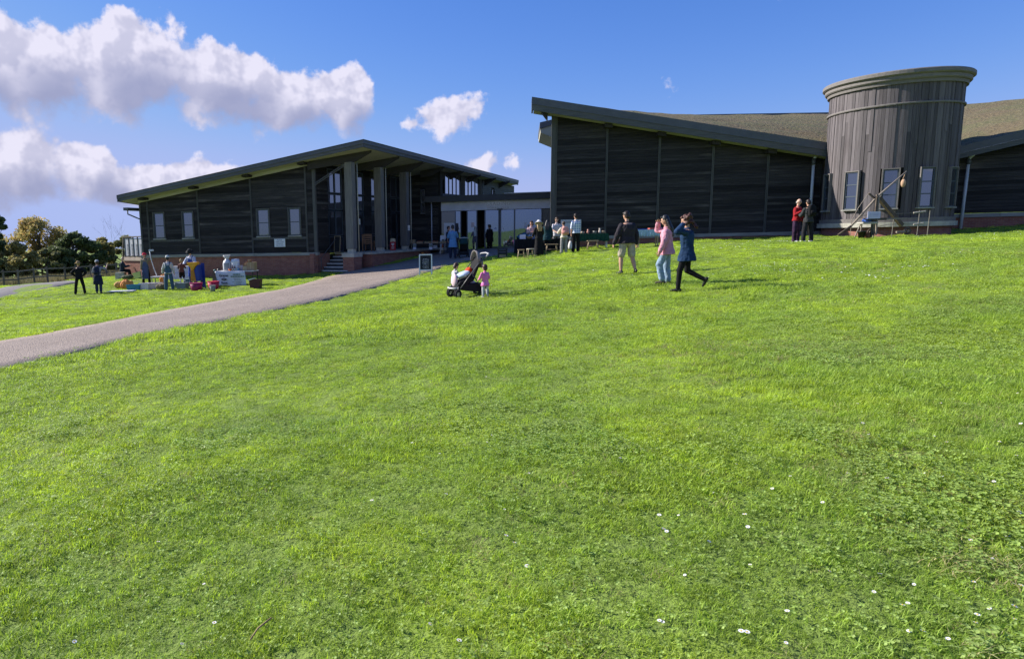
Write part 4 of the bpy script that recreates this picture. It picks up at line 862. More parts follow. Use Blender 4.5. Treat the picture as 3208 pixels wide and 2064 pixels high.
def loft(m, rings, n=16):
    """rings: (centre, x axis, half width, y axis, half depth)"""
    o = []; fs = []
    for (c, xa, rx, ya, ry) in rings:
        for k in range(n):
            t = 6.2832*k/n; ct, st = math.cos(t), math.sin(t); e = .8
            o.append(tuple(V3(c) + V3(xa)*rx*math.copysign(abs(ct)**e, ct) + V3(ya)*ry*math.copysign(abs(st)**e, st)))
    for i in range(len(rings) - 1):
        for k in range(n): fs.append((i*n + k, i*n + (k + 1) % n, (i + 1)*n + (k + 1) % n, (i + 1)*n + k))
    fs += [tuple(range(n - 1, -1, -1)), tuple((len(rings) - 1)*n + k for k in range(n))]; m.add(o, fs)
def meld(m, name, mat, parent, vox, smooth=3, fold=0., tex=None, extra=None, wrap=0.):
    """fuse overlapping solids of m into one continuous skin"""
    o = m.build(name, mat, parent); r = o.modifiers.new('fuse', 'REMESH'); r.mode = 'VOXEL'; r.voxel_size = vox; r.use_smooth_shade = True
    s = o.modifiers.new('relax', 'SMOOTH'); s.factor = .5; s.iterations = smooth
    if fold: d = o.modifiers.new('folds', 'DISPLACE'); d.texture = tex or FOLD; d.strength = fold; d.mid_level = .5; d.texture_coords = 'LOCAL'
    PENDING.append((o, extra)); return o
def finish():
    bpy.context.view_layer.update(); dg = bpy.context.evaluated_depsgraph_get(); tris = 0
    new = []
    for o, extra in PENDING:
        me = bpy.data.meshes.new_from_object(o.evaluated_get(dg)); new.append((o, extra, me))
    for o, extra, me in new:
        o.modifiers.clear()
        if extra is not None and extra.v:
            bm = bmesh.new(); bm.from_mesh(me); vs = [bm.verts.new(v) for v in extra.v]
            for f in extra.f:
                try: bm.faces.new([vs[i] for i in f])
                except ValueError: pass
            for f in bm.faces: f.smooth = True
            bm.to_mesh(me); bm.free()
        me.name = o.data.name; o.data = me; tris += len(me.polygons)*2
    PENDING.clear(); print('melded triangles', tris)
STAND = ((.04, .0, -1), (.02, 0, -1))
DEF = dict(torso=(0, .03, 1), head=(0, .06, 1), look=0., nod=0., legL=((-.06, .0, -1), (-.02, 0, -1)), legR=((.06, .0, -1), (.02, 0, -1)), armL=((-.22, .0, -1), (-.08, .18, -1)), armR=((.22, 0, -1), (.08, .18, -1)), feet=(-.15, .15), lift=(0, 0))
def person(label, loc, H, face, pose=None, skin=SKIN, top=None, bottom=None, shoes=None, hair=None, hat=None, vox=.016, build=1., hs=1., group='visitors at the open day', apron=None, extra_fn=None, ground_z=None):
    P = dict(DEF); P.update(pose or {}); k = H/1.76; N = lambda v: V3(v).normalized()
    R = empty('person', loc, -math.radians(face)); tag(R, label, 'person', group)
    b = build; torso = N(P['torso']); X = V3(1, 0, 0); Yf = (V3(0, 1, 0) - torso*torso.y).normalized(); X = Yf.cross(torso).normalized()
    pel = V3(0, 0, 0); J = {}
    for s, sx in (('L', -1), ('R', 1)):
        hip = pel + V3(1, 0, 0)*.092*k*sx*b; th, sh = (N(v) for v in P['leg' + s]); lf = .80 if hs > 1.3 else (.93 if hs > 1.1 else 1); kn = hip + th*.425*k*lf; an = kn + sh*.415*k*lf; J[s] = [hip, kn, an]
    low = min(J['L'][2].z - P['lift'][0]*0, J['R'][2].z); dz = -low + .075*k
    pel = pel + V3(0, 0, dz)
    for s in 'LR': J[s] = [q + V3(0, 0, dz) for q in J[s]]
    nb = pel + torso*.52*k*(1.06 if hs > 1.3 else 1); hd = N(P['head']); hc = nb + hd*.20*k + V3(0, .015*k, 0)
    A = {}
    for s, sx in (('L', -1), ('R', 1)):
        sh = nb - torso*.065*k + X*.165*k*sx*b**.7; u, f = (N(v) for v in P['arm' + s]); el = sh + u*.285*k; wr = el + f*.25*k; A[s] = [sh, el, wr, f, u]
    hk = k*hs; HR = Matrix.Rotation(-math.radians(P['look']), 3, 'Z') @ Matrix.Rotation(math.radians(P['nod']), 3, 'X')
    hp = lambda x, y, z: hc + HR @ V3(x*hk, y*hk, z*hk)
    # ---- body: one continuous figure
    def torso_rings(g=0., t0=-.06, t1=.52):
        rr = [(-.06, .135, .105), (.02, .150, .112), (.14, .132, .098), (.26, .142, .108), (.38, .160, .112), (.46, .150, .092), (.515, .085, .065)]
        return [(pel + torso*(t*k), X, (w*b + g)*k, Yf, (d*b**1.3 + g)*k) for t, w, d in rr if t0 - 1e-6 <= t <= t1 + 1e-6]
    m = MB(); loft(m, torso_rings()); capsule(m, nb - torso*.03*k, nb + hd*.10*k, .056*k, .052*k)
    m.ell(hc, (.077*hk, .092*hk, .112*hk), 16, 12, HR); m.ell(hp(0, .035, -.055), (.052*hk, .052*hk, .058*hk), 12, 8, HR); m.ell(hp(0, .095, -.015), (.014*hk, .02*hk, .022*hk), 8, 6, HR)
    for sx in (-1, 1): m.ell(hp(.077*sx, -.005, -.01), (.012*hk, .022*hk, .032*hk), 8, 6, HR)
    for s in 'LR':
        h, kn, an = J[s]; capsule(m, h, kn, .083*k*b, .056*k*b**.6); capsule(m, kn, kn.lerp(an, .35), .054*k*b**.6, .056*k*b**.6); capsule(m, kn.lerp(an, .35), an, .056*k*b**.6, .037*k)
        sh, el, wr, f, u = A[s]; capsule(m, sh, el, .054*k*b**.7, .041*k*b**.5); capsule(m, el, el.lerp(wr, .3), .041*k*b**.5, .041*k*b**.5); capsule(m, el.lerp(wr, .3), wr, .041*k*b**.5, .027*k)
    fx = MB()
    feet = {}
    for i, s in enumerate('LR'):
        an = J[s][2]; sd = N(P['leg' + s][1]); yaw = P['feet'][i]; fw = V3(math.sin(yaw), math.cos(yaw), 0); fw = (fw - sd*fw.dot(sd)).normalized() if P['lift'][i] else fw; dn = sd if P['lift'][i] else V3(0, 0, -1)
        heel = an + dn*.035*k - fw*.045*k; toe = an + dn*.045*k + fw*.145*k; feet[s] = (heel, toe, fw, dn); capsule(m, heel, an, .035*k, .036*k, 8); capsule(m, heel, toe, .034*k, .026*k, 8)
    for s, sx in (('L', -1), ('R', 1)):      # hands: palm in the body mesh, five fingers of their own
        sh, el, wr, f, u = A[s]; side = f.cross(V3(0, 1, 0) if abs(f.y) < .8 else V3(0, 0, 1)).normalized(); pn = side.cross(f).normalized(); pc = wr + f*.045*k
        loft(m, [(wr - f*.01*k, pn, .026*k, side, .020*k), (wr + f*.03*k, pn, .036*k, side, .017*k), (wr + f*.085*k, pn, .040*k, side, .014*k)], 10)
        inn = -side*sx if side.x*sx > 0 else side*sx*1.0
        inn = side if side.dot(V3(-sx, 0, 0)) > 0 else -side
        for q, (o_, L) in enumerate(((-.029, .060), (-.010, .072), (.010, .068), (.028, .052))):
            p0 = wr + f*.08*k + pn*o_*k; p1 = p0 + (f*.92 + inn*.25)*L*.5*k; p2 = p1 + (f*.7 + inn*.7)*L*.45*k; fx.tube([p0, p1, p2], [.0088*k, .0082*k, .0065*k], 6)
        t0 = wr + f*.03*k + pn*.032*k; fx.tube([t0, t0 + (f*.6 + pn*.7 + inn*.3)*.035*k, t0 + (f*.95 + pn*.45 + inn*.4)*.065*k], [.0105*k, .0095*k, .0075*k], 6)
    meld(m, 'body', skin, R, vox, 2, extra=fx)
    for sx in (-1, 1): fm = MB(); fm.ell(hp(.030*sx, .083, .010), (.012*hk, .007*hk, .007*hk), 8, 6, HR); fm.build('eye', EYEM, R, smooth=True)
    fm = MB(); fm.ell(hp(0, .084, -.060), (.020*hk, .008*hk, .006*hk), 8, 5, HR); fm.build('mouth', LIP, R, smooth=True)
    # ---- hair and hats
    if hair:
        st, hm = hair; m = MB(); HT = hp
        if st != 'bald':
            m.ell(hp(0, -.022, .022), (.089*hk, .092*hk, .108*hk), 16, 12, HR); m.ell(hp(0, -.045, -.035), (.082*hk, .062*hk, .075*hk), 14, 9, HR); m.ell(hp(0, .045, .088), (.062*hk, .045*hk, .028*hk), 12, 8, HR)
        else: m.ell(hp(0, -.05, -.03), (.083*hk, .055*hk, .06*hk), 14, 9, HR)
        if st == 'long':
            for sx in (-1, 0, 1): c0 = hp(.05*sx, -.06, -.02); c1 = nb + X*.085*k*sx - Yf*.105*k - torso*.02*k; c2 = nb + X*.07*k*sx - Yf*.135*k - torso*.20*k; capsule(m, c0, c1, .05*hk, .052*hk, 8); capsule(m, c1, c2, .052*hk, .03*hk, 8)
        if st == 'bob':
            for sx in (-1, 1): capsule(m, hp(.07*sx, -.02, .0), hp(.075*sx, -.02, -.115), .035*hk, .03*hk, 8)
            capsule(m, hp(0, -.07, 0), hp(0, -.07, -.12), .06*hk, .05*hk, 8)
        if st == 'wild':
            rr = random.Random(3)
            for q in range(16): a = rr.uniform(0, 6.28); m.ell(hp(.085*math.cos(a), -.05 + .075*math.sin(a), rr.uniform(-.1, .10)), (.042*hk,)*3, 8, 6)
            for q in range(8): capsule(m, hp(rr.uniform(-.06, .07), -.09, -.02), hp(rr.uniform(-.08, .16), -.13 - rr.random()*.05, -.20 - rr.random()*.06), .035*hk, .022*hk, 7)
        if st == 'tied': m.ell(hp(0, -.13, .03), (.045*hk,)*3, 10, 8)
        meld(m, 'hair', hm, R, max(.008, vox*.75), 1, .030 if st == 'wild' else .012, HAIRT)
    if hat:
        kind, hm = hat; m = MB(); T = lambda prof, n=28: [(hp(r_*math.cos(6.2832*q/n), r_*math.sin(6.2832*q/n)*1.12 - .01, z_)) for (r_, z_) in prof for q in range(n)]
        def lath(prof, n=28):
            vs = T(prof, n); fs = [(i*n + q, i*n + (q + 1) % n, (i + 1)*n + (q + 1) % n, (i + 1)*n + q) for i in range(len(prof) - 1) for q in range(n)]; m.add(vs, fs)
        crown = [(.100, .028), (.102, .06), (.094, .105), (.068, .138), (.02, .148), (.001, .148)]
        if kind == 'brim': lath([(.098, .03), (.17, .018), (.172, .024), (.102, .04)] + crown[1:])
        if kind == 'sunhat': lath([(.098, .035), (.15, .012), (.205, -.045), (.207, -.038), (.152, .022), (.103, .048)] + crown[1:])
        if kind == 'cap':
            lath(crown); vs = [hp(.088*math.cos(t), .06 + (.095*math.sin(t) if math.sin(t) > 0 else 0)*1.15 + .0, .042 + dz_ - .012*math.sin(t)) for dz_ in (0, .006) for t in np.linspace(0, math.pi, 13)]; n = 13
            m.add(vs, [tuple(range(n - 1, -1, -1)), tuple(range(n, 2*n))] + [(i, i + 1, n + i + 1, n + i) for i in range(n - 1)] + [(n - 1, 0, n, 2*n - 1)])
        m.build({'brim': 'hat', 'sunhat': 'sun_hat', 'cap': 'cap'}[kind], hm, R, smooth=True)
    # ---- clothes
    if bottom:
        kind, mat = bottom[0], bottom[1]; m = MB(); g = bottom[2] if len(bottom) > 2 else .014
        loft(m, torso_rings(min(g, .012), -.06, .02)); m.ell(pel - torso*.05*k, (.13*k*b + .010*k, .10*k*b + .010*k, .07*k))
        for s in 'LR':
            h, kn, an = J[s]
            if kind in ('trousers', 'jeans', 'leggings'):
                w = {'trousers': 1.0, 'jeans': 1.0, 'leggings': .2}[kind]; e = kn.lerp(an, .97 if kind != 'jeans' else .86); capsule(m, h, kn, (.083*b + .012)*k, (.060*b**.6 + g + .006*w)*k); capsule(m, kn, e, (.058*b**.6 + g + .006*w)*k, (.042 + g + .016*w)*k)
            if kind == 'shorts': capsule(m, h, h.lerp(kn, .86), (.080*b + .012)*k, (.072*b**.6 + g)*k)
            if kind == 'breeches': capsule(m, h, kn, (.092*b + g)*k, (.082 + g)*k); capsule(m, kn, kn.lerp(an, .2), (.08 + g)*k, (.06 + g)*k)
        if kind == 'skirt':
            hem = bottom[3] if len(bottom) > 3 else .75; zz = pel.z - hem*k; loft(m, [(pel + V3(0, 0, .1*k), X, .15*k*b, Yf, .115*k), (pel - V3(0, 0, .1*k), X, .185*k*b, Yf, .15*k), (V3(pel.x, pel.y, zz), X, .25*k*b, Yf, .23*k)], 20)
        meld(m, {'jeans': 'jeans', 'shorts': 'shorts', 'skirt': 'skirt', 'leggings': 'leggings'}.get(kind, 'trousers'), mat, R, vox, 2, .006 if kind == 'leggings' else .024)
    if top:
        mat, sleeve, hem, flare = top[:4]; g = top[4] if len(top) > 4 else .02; name = top[5] if len(top) > 5 else 'top'; m = MB()
        rg = torso_rings(g, .02, .46) + [(nb - torso*.02*k, X, .075*k, Yf, .066*k)]
        if hem > 0: rg = [(pel - torso*(hem*k) + Yf*0, X, (.150*b + g + flare)*k, Yf, (.112*b + g + flare*.9)*k), (pel - torso*(hem*.4*k), X, (.150*b + g + flare*.5)*k, Yf, (.115*b + g + flare*.5)*k)] + rg
        loft(m, rg)
        for s in 'LR':
            sh, el, wr, f, u = A[s]
            if sleeve >= .3: e = sh.lerp(el, min(1, sleeve)); capsule(m, sh - torso*.012*k, e, (.052*b**.7 + g*.55)*k, (.046*b**.5 + g*.8)*k)
            if sleeve > 1: e = el.lerp(wr, sleeve - 1); capsule(m, el, e, (.044*b**.5 + g*.8)*k, (.034 + g*.7)*k)
        if len(top) > 6 and top[6] == 'hood': m.ell(nb - Yf*.075*k + V3(0, 0, .0), (.10*k, .07*k, .06*k))
        meld(m, name, mat, R, vox, 2, .028)
        cm = MB(); c0 = nb - torso*.012*k; loft(cm, [(c0 - torso*.02*k, X, .082*k, Yf, .074*k), (c0 + hd*.045*k, X, .068*k, Yf, .066*k)], 16); cm.build('collar', mat, R, smooth=True)
    if apron:
        mat, l0, l1 = apron; m = MB(); loft(m, [(pel + torso*(l0*k), X, (.115*b + .02)*k, Yf, (.115*b + .045)*k), (pel + torso*.12*k, X, (.14*b + .03)*k, Yf, (.10*b + .055)*k), (pel - V3(0, 0, .06*k), X, (.16*b + .03)*k, Yf, (.115*b + .05)*k), (pel - V3(0, 0, l1*k), X, (.18*b + .03)*k, Yf, (.15*b + .05)*k)])
        meld(m, 'apron', mat, R, vox, 3, .02)
        sm = MB(); 
        for sx in (-1, 1): sm.tube([nb - torso*(.52 - l0)*k + X*.08*sx*k - Yf*.135*k*b, nb + X*.085*sx*k - Yf*.02*k, nb - torso*.1*k + X*.09*k*sx + Yf*.14*k*b], .018*k, 6)
        sm.build('strap', mat, R, smooth=True)
    if shoes:
        mat, boot = (shoes if isinstance(shoes, tuple) else (shoes, 0)); sole = M('sole_white', (.75, .75, .73), .7, .1, 6)
        for s in 'LR':
            heel, toe, fw, dn = feet[s]; an = J[s][2]; kn = J[s][1]; m = MB(); capsule(m, heel, an + (an - kn)*-.03, .038*k, .040*k, 10); capsule(m, heel - fw*.002*k, heel.lerp(toe, .62), .037*k, .037*k, 10); capsule(m, heel.lerp(toe, .5), toe + fw*.006*k, .037*k, .027*k, 10)
            if boot: capsule(m, an, an.lerp(kn, boot), .050*k, .062*k, 10)
            sho = meld(m, 'boot' if boot else 'shoe', mat, R, min(vox, .011), 1)
            if boot == -1: pass
    if extra_fn: extra_fn(dict(R=R, pel=pel, nb=nb, hc=hc, A=A, J=J, k=k, X=X, Y=Yf, torso=torso, hp=hp, feet=feet, H=H, vox=vox))
    return R
def stand(px, py): return ground(px, py)
C = lambda n, c, **kw: cloth(n, c, **kw)
BLK, NAVY, WHT = C('black', (.012, .012, .014)), C('navy', (.018, .026, .055)), C('white', (.60, .60, .62), var=.06)
DENIM, LDENIM, KHAKI, GREYT = C('denim', (.035, .085, .17)), C('light_denim', (.24, .33, .44), var=.25), C('khaki', (.42, .37, .28)), C('grey', (.22, .22, .23))
SHB, SHW = M('shoe_black', (.02, .02, .022), .5, .2, 8), M('shoe_white', (.7, .7, .7), .6, .1, 8)
def plaid_mat(name, base, c1, c2):
    m, g, b, o = _bsdf(name); tc = g.new('ShaderNodeTexCoord'); sp = g.new('ShaderNodeSeparateXYZ'); g.put(sp.inputs[0], tc.outputs['Object'])
    def stripe(a, per, ph, w): return g.m('LESS_THAN', g.m('FRACT', g.m('MULTIPLY_ADD', a, 1/per, ph)), w)
    sx, sz = stripe(sp.outputs[0], .11, .1, .36), stripe(sp.outputs[2], .11, .3, .36)
    c = g.mix(g.m('MULTIPLY', g.m('ADD', sx, sz), .5), base, c1); c = g.mix(g.m('MULTIPLY', sx, sz), c, c2); g.put(b.inputs['Base Color'], c); b.inputs['Roughness'].default_value = .9; return m
AWAY = 0
# --- three walkers on the lawn
person('woman in flared blue denim jacket and black leggings, both hands in her dark hair', stand(2147, 911), 1.64, -58, dict(torso=(.0, .02, 1), head=(0, .14, 1), nod=-22, look=-10, legL=((-.05, .30, -1), (-.03, .05, -1)), legR=((.03, -.02, -1), (.02, -1.15, -.62)), feet=(-.1, .1), lift=(0, 1), armL=((-.75, .50, .05), (.72, -.38, .62)), armR=((.75, .35, .05), (-.75, -.35, .6))),
       top=(C('denim_jacket', (.016, .040, .095), var=.3), 1.95, .20, .06, .035, 'jacket'), bottom=('leggings', BLK, .006), shoes=SHB, hair=('wild', HAIR['auburn']), vox=.012, group='people walking over the lawn')
person('woman in pink shirt and pale jeans shading her eyes', stand(2086, 892), 1.63, -62, dict(torso=(0, .06, 1), head=(0, .16, 1), nod=-18, legL=((-.05, .42, -1), (-.02, -.22, -1)), legR=((.05, .02, -1), (.02, -.12, -1)), armR=((.45, .80, .05), (-.62, -.12, .72)), armL=((-.25, .12, -1), (-.12, .35, -1))),
       top=(C('pink', (.62, .29, .37)), 1.95, .14, .045, .036, 'shirt'), bottom=('jeans', LDENIM, .020), shoes=(M('shoe_brown_white', (.10, .08, .06), .6, .3, 20), 0), hair=('long', HAIR['black']), vox=.012, group='people walking over the lawn')
person('heavy set man in dark zip jacket and khaki shorts walking uphill', stand(1962, 855), 1.80, -14, dict(torso=(0, .05, 1), head=(-.02, .16, 1), nod=-16, look=-12, legL=((-.09, .12, -1), (-.03, -.08, -1)), legR=((.06, -.10, -1), (.03, -.42, -1)), lift=(0, 1), armL=((-.36, .08, -1), (-.22, .28, -1)), armR=((.36, -.1, -1), (.16, .1, -1))),
       top=(C('charcoal_zip', (.035, .030, .038)), 1.98, .06, .02, .035, 'jacket'), bottom=('shorts', KHAKI, .025), shoes=SHB, hair=('short', HAIR['dark']), vox=.013, build=1.22, group='people walking over the lawn')
# --- two men beside the downpipe
person('grey haired man in red jacket and red and navy trousers by the downpipe', stand(2492, 757), 1.74, 150, dict(armR=((.30, .15, -.9), (-.35, .75, .55)), armL=((-.22, .1, -1), (-.05, .3, -1)), nod=-8), skin=SKIN2, top=(C('red', (.28, .015, .02)), 1.95, .05, .02, .03, 'jacket'), bottom=('trousers', C('red_navy', (.10, .02, .03), col2=None) if False else C('navy_red', (.045, .022, .05), var=.9, scale=3), .024), shoes=SHW, hair=('bald', HAIR['grey']), group='pair by the downpipe')
def backpack(mat, label, w=.30, h=.44, d=.17, z=.22, strap=True):
    def fn(q):
        k = q['k']; o = empty('backpack', q['R'].location, q['R'].rotation_euler[2]); tag(o, label, 'backpack'); c = q['pel'] + q['torso']*(z*k + h*k/2 - .06) - q['Y']*(.125*k + d/2); m = MB()
        loft(m, [(c - q['torso']*h/2, q['X'], w*.45, q['Y'], d*.45), (c - q['torso']*h*.3, q['X'], w*.52, q['Y'], d*.55), (c + q['torso']*h*.25, q['X'], w*.48, q['Y'], d*.5), (c + q['torso']*h*.5, q['X'], w*.30, q['Y'], d*.35)], 16); meld(m, 'bag', mat, o, q['vox'], 2, .015)
        m = MB(); cp = c - q['Y']*d*.55 - q['torso']*h*.15; loft(m, [(cp - q['torso']*h*.22, q['X'], w*.36, q['Y'], .03), (cp + q['torso']*h*.12, q['X'], w*.36, q['Y'], .035)], 12); m.build('pocket', mat, o, smooth=True)
        m = MB()
        for sx in (-1, 1): m.tube([c + q['torso']*h*.42 + q['X']*.07*sx + q['Y']*d*.3, q['nb'] + q['X']*.10*k*sx + q['torso']*.005, q['nb'] - q['torso']*.12*k + q['X']*.12*k*sx + q['Y']*.14*k, c - q['torso']*h*.3 + q['X']*.14*sx + q['Y']*d*.6], .018, 6)
        m.build('shoulder_strap', mat, o, smooth=True)
    return fn
person('man in dark grey with a black rucksack standing by the downpipe', stand(2528, 757), 1.68, -4, dict(torso=(-.02, .06, 1), nod=-20, armL=((-.25, .3, -.9), (.25, .8, .2)), armR=((.25, .3, -.9), (-.2, .8, .3)), legL=((-.14, .02, -1), (-.05, -.02, -1)), legR=((.14, 0, -1), (.06, 0, -1))), top=(C('dark_grey', (.045, .047, .05)), 1.95, .10, .02, .03, 'jacket', 'hood'), bottom=('trousers', C('black_trouser', (.022, .022, .026)), .026), shoes=SHW, hair=('short', HAIR['dark']), group='pair by the downpipe', extra_fn=backpack(BLK, 'black rucksack on the back of the man by the downpipe'))
# --- children at the pushchair
person('small girl in bright pink top and white leggings behind the pushchair', stand(1520, 929), .90, -22, dict(head=(0, .05, 1), nod=-6, armL=((-.35, .2, -.9), (.1, .8, -.4)), armR=((.3, .2, -.9), (-.1, .7, -.4))), skin=SKIN2, top=(C('hot_pink', (.80, .22, .50)), 1.3, .16, .05, .02, 'tunic'), bottom=('leggings', WHT, .012), shoes=M('shoe_pale', (.6, .6, .62), .6, .1, 8), hair=('short', HAIR['brown']), vox=.010, hs=1.42, build=1.05, group='children at the pushchair')
person('small boy in white shirt and navy trousers looking into the pushchair', ground(1424, 922), .98, 62, dict(torso=(0, .08, 1), head=(0, .22, 1), nod=-30, armR=((.2, .4, -.8), (-.1, .9, -.1)), armL=((-.2, .35, -.8), (.1, .9, -.1))), skin=SKIN2, top=(WHT, 1.9, .10, .03, .02, 'shirt'), bottom=('trousers', NAVY, .016), shoes=SHB, hair=('short', HAIR['brown']), vox=.010, hs=1.38, group='children at the pushchair')
# --- at the entrance
person('man in loose blue shirt pushing a pram to the entrance', stand(1419, 813), 1.82, 3, dict(nod=-10, armR=((.28, .35, -.9), (.0, .9, -.25)), armL=((-.28, .2, -.95), (-.05, .7, -.5))), top=(C('sky_blue', (.10, .24, .46)), .95, .34, .06, .035, 'shirt'), bottom=('trousers', NAVY, .02), shoes=SHB, hair=('short', HAIR['black']), group='people at the entrance')
person('bearded man in navy sweater and white trainers facing out of the entrance', ground(1404, 795), 1.80, 110, dict(armL=((-.25, .1, -1), (0, .4, -.9))), top=(NAVY, 1.95, .08, .02, .025, 'sweater'), bottom=('trousers', C('slate', (.05, .065, .09)), .02), shoes=SHW, hair=('short', HAIR['dark']), group='people at the entrance')
_p = at(1533, 776, 44.2); person('figure all in black standing in front of the glass door', (_p[0], 44.2, .47), 1.62, -30, dict(nod=-12), top=(BLK, 1.95, .42, .06, .045, 'coat'), bottom=('trousers', BLK, .02), shoes=SHB, hair=('short', HAIR['black']), group='people at the entrance')
# --- around the stall tables
_b = at(1626, 790, 36.2); person('woman in teal top bending far over the dark table', (_b[0], 36.2, float(hgt(_b[0], 36.2))), 1.62, 80, dict(torso=(0, .92, .42), head=(0, .8, .5), nod=-30, legL=((-.05, -.12, -1), (-.02, .05, -1)), legR=((.05, -.08, -1), (.02, .05, -1)), armL=((-.1, .6, -.8), (.1, .8, -.3)), armR=((.1, .5, -.8), (-.1, .9, -.2))), top=(C('teal', (.03, .12, .20)), 1.9, .08, .02, .03, 'top'), bottom=('trousers', BLK, .02), shoes=SHB, hair=('bob', HAIR['dark']), group='people at the stall')
_b = at(1664, 790, 35.0); person('woman in pale pink top and blue patterned apron behind the dark table', (_b[0], 35.0, float(hgt(_b[0], 35.0))), 1.68, 185, dict(armL=((-.25, .25, -.9), (.5, .6, .1)), armR=((.25, .25, -.9), (-.5, .6, .1)), nod=-15, look=25), skin=SKIN, top=(C('pale_pink', (.55, .36, .36)), 1.9, .10, .02, .02, 'cardigan'), bottom=('skirt', C('blue_white_print', (.22, .30, .45), var=.8, scale=14), .02, .55), shoes=SHB, hair=('bob', HAIR['brown']), apron=(C('blue_white_print', (.22, .30, .45)), .2, .5), group='people at the stall')
person('woman in wide white sun hat and long black dress at the stall', stand(1688, 801), 1.66, -8, dict(nod=-24, look=20, head=(.02, .12, 1), armL=((-.25, .25, -.9), (.1, .8, -.4)), armR=((.25, .3, -.9), (-.1, .8, -.3))), top=(BLK, 1.9, .10, .03, .03, 'dress_top'), bottom=('skirt', BLK, .02, .86), shoes=SHW, hair=('long', HAIR['fair']), hat=('sunhat', C('hat_white', (.64, .64, .66), var=.05)), group='people at the stall')
_b = at(1714, 790, 33.6); person('long haired figure in dark teal behind the woman in the sun hat', (_b[0], 33.6, float(hgt(_b[0], 33.6))), 1.64, 20, dict(nod=-14), top=(C('dark_teal', (.015, .045, .055)), 1.9, .25, .05, .04, 'coat'), bottom=('trousers', BLK, .02), shoes=SHB, hair=('long', HAIR['black']), group='people at the stall')
_b = at(1742, 790, 34.0); person('man in pale grey shirt looking down behind the stall table', (_b[0], 34.0, float(hgt(_b[0], 34.0))), 1.74, 178, dict(nod=-28, armL=((-.2, .35, -.85), (.25, .7, -.3)), armR=((.2, .35, -.85), (-.25, .7, -.3))), skin=SKIN2, top=(C('pale_grey', (.50, .50, .55)), .9, .12, .03, .03, 'shirt'), bottom=('trousers', GREYT, .02), shoes=SHB, hair=('short', HAIR['brown']), group='people at the stall')
person('woman in cream jumper and grey trousers with a pink backpack at the stall', stand(1766, 795), 1.50, -6, dict(nod=-26, torso=(0, .08, 1), head=(0, .3, 1), armL=((-.4, .3, -.8), (.2, .8, .1)), armR=((.35, .3, -.8), (-.2, .8, .1))), top=(C('cream', (.62, .55, .45)), 1.9, .06, .03, .035, 'jumper'), bottom=('trousers', C('warm_grey', (.26, .25, .25)), .026), shoes=(M('shoe_green', (.10, .22, .12), .7, .2, 8), 0), hair=('tied', HAIR['dark']), group='people at the stall', extra_fn=backpack(C('salmon_pink', (.62, .30, .27)), 'soft pink backpack worn at the stall', .34, .36, .16, .20))
person('tall man in blue and white plaid shirt holding a carrier bag', stand(1803, 790), 1.80, -14, dict(nod=-10, armL=((-.16, .02, -1), (-.02, .06, -1)), armR=((.2, .25, -.95), (-.1, .8, -.1))), top=(plaid_mat('blue_plaid', (.72, .75, .82), (.20, .34, .62), (.06, .14, .42)), .95, .06, .02, .03, 'shirt'), bottom=('trousers', BLK, .022), shoes=SHB, hair=('short', HAIR['dark']), group='people at the stall')
# --- left: visitors and cider makers
person('person in black with a tan brimmed hat, hands on hips', stand(252, 920), 1.69, -12, dict(armL=((-.62, -.1, -.7), (.45, .35, -.5)), armR=((.62, -.1, -.7), (-.45, .35, -.5)), legL=((-.22, 0, -1), (-.14, 0, -1)), legR=((.2, .05, -1), (.12, 0, -1)), look=-30), top=(BLK, 1.9, .08, .03, .03, 'jacket'), bottom=('trousers', BLK, .016), shoes=SHB, hair=('short', HAIR['fair']), hat=('brim', C('tan_hat', (.36, .25, .12))), group='visitors on the left')
person('person in pale cap and grey top with coat tied round the waist', stand(311, 920), 1.66, -10, dict(torso=(0, .05, 1), look=-35, nod=-10, armL=((-.32, .05, -1), (-.08, .1, -1)), armR=((.5, .3, -.2), (.15, .6, .7)), legL=((-.03, .1, -1), (0, -.06, -1)), legR=((.05, -.02, -1), (.0, -.12, -1))), top=(C('mid_grey', (.24, .25, .30)), .9, .03, .01, .02, 'tshirt'), bottom=('jeans', C('dark_jean', (.03, .045, .09)), .016), shoes=SHB, hair=('tied', HAIR['brown']), hat=('cap', C('pale_cap', (.45, .47, .50))), group='visitors on the left',
       extra_fn=lambda q: (backpack(NAVY, 'navy rucksack slung on the visitor in the pale cap', .28, .40, .17, .16)(q), (lambda m: (loft(m, [(q['pel'] + V3(0, 0, .06), q['X'], .18, q['Y'], .14), (q['pel'] - V3(0, .03, .22), q['X'], .22, q['Y'], .17), (q['pel'] - V3(0, .06, .40), q['X'], .24, q['Y'], .10)]), meld(m, 'tied_coat', NAVY, q['R'], .018, 3, .05)))(MB())))
_b = at(382, 835, 40.3)
person('seated person in dark jacket with pale hair resting by the ramp wall', (_b[0], 40.3, float(hgt(_b[0], 40.3)) - .05), 1.70, 70, dict(torso=(0, .10, 1), nod=-20, legL=((-.1, .95, -.1), (-.0, .15, -1)), legR=((.1, .9, -.2), (.0, -.05, -1)), armL=((-.2, .5, -.8), (.1, .8, .1)), armR=((.2, .5, -.8), (-.1, .8, .2))), skin=SKIN2, top=(C('ink_blue', (.02, .03, .05)), 1.9, .08, .02, .04, 'jacket'), bottom=('trousers', BLK, .02), shoes=SHB, hair=('bald', HAIR['grey']), group='visitors on the left')
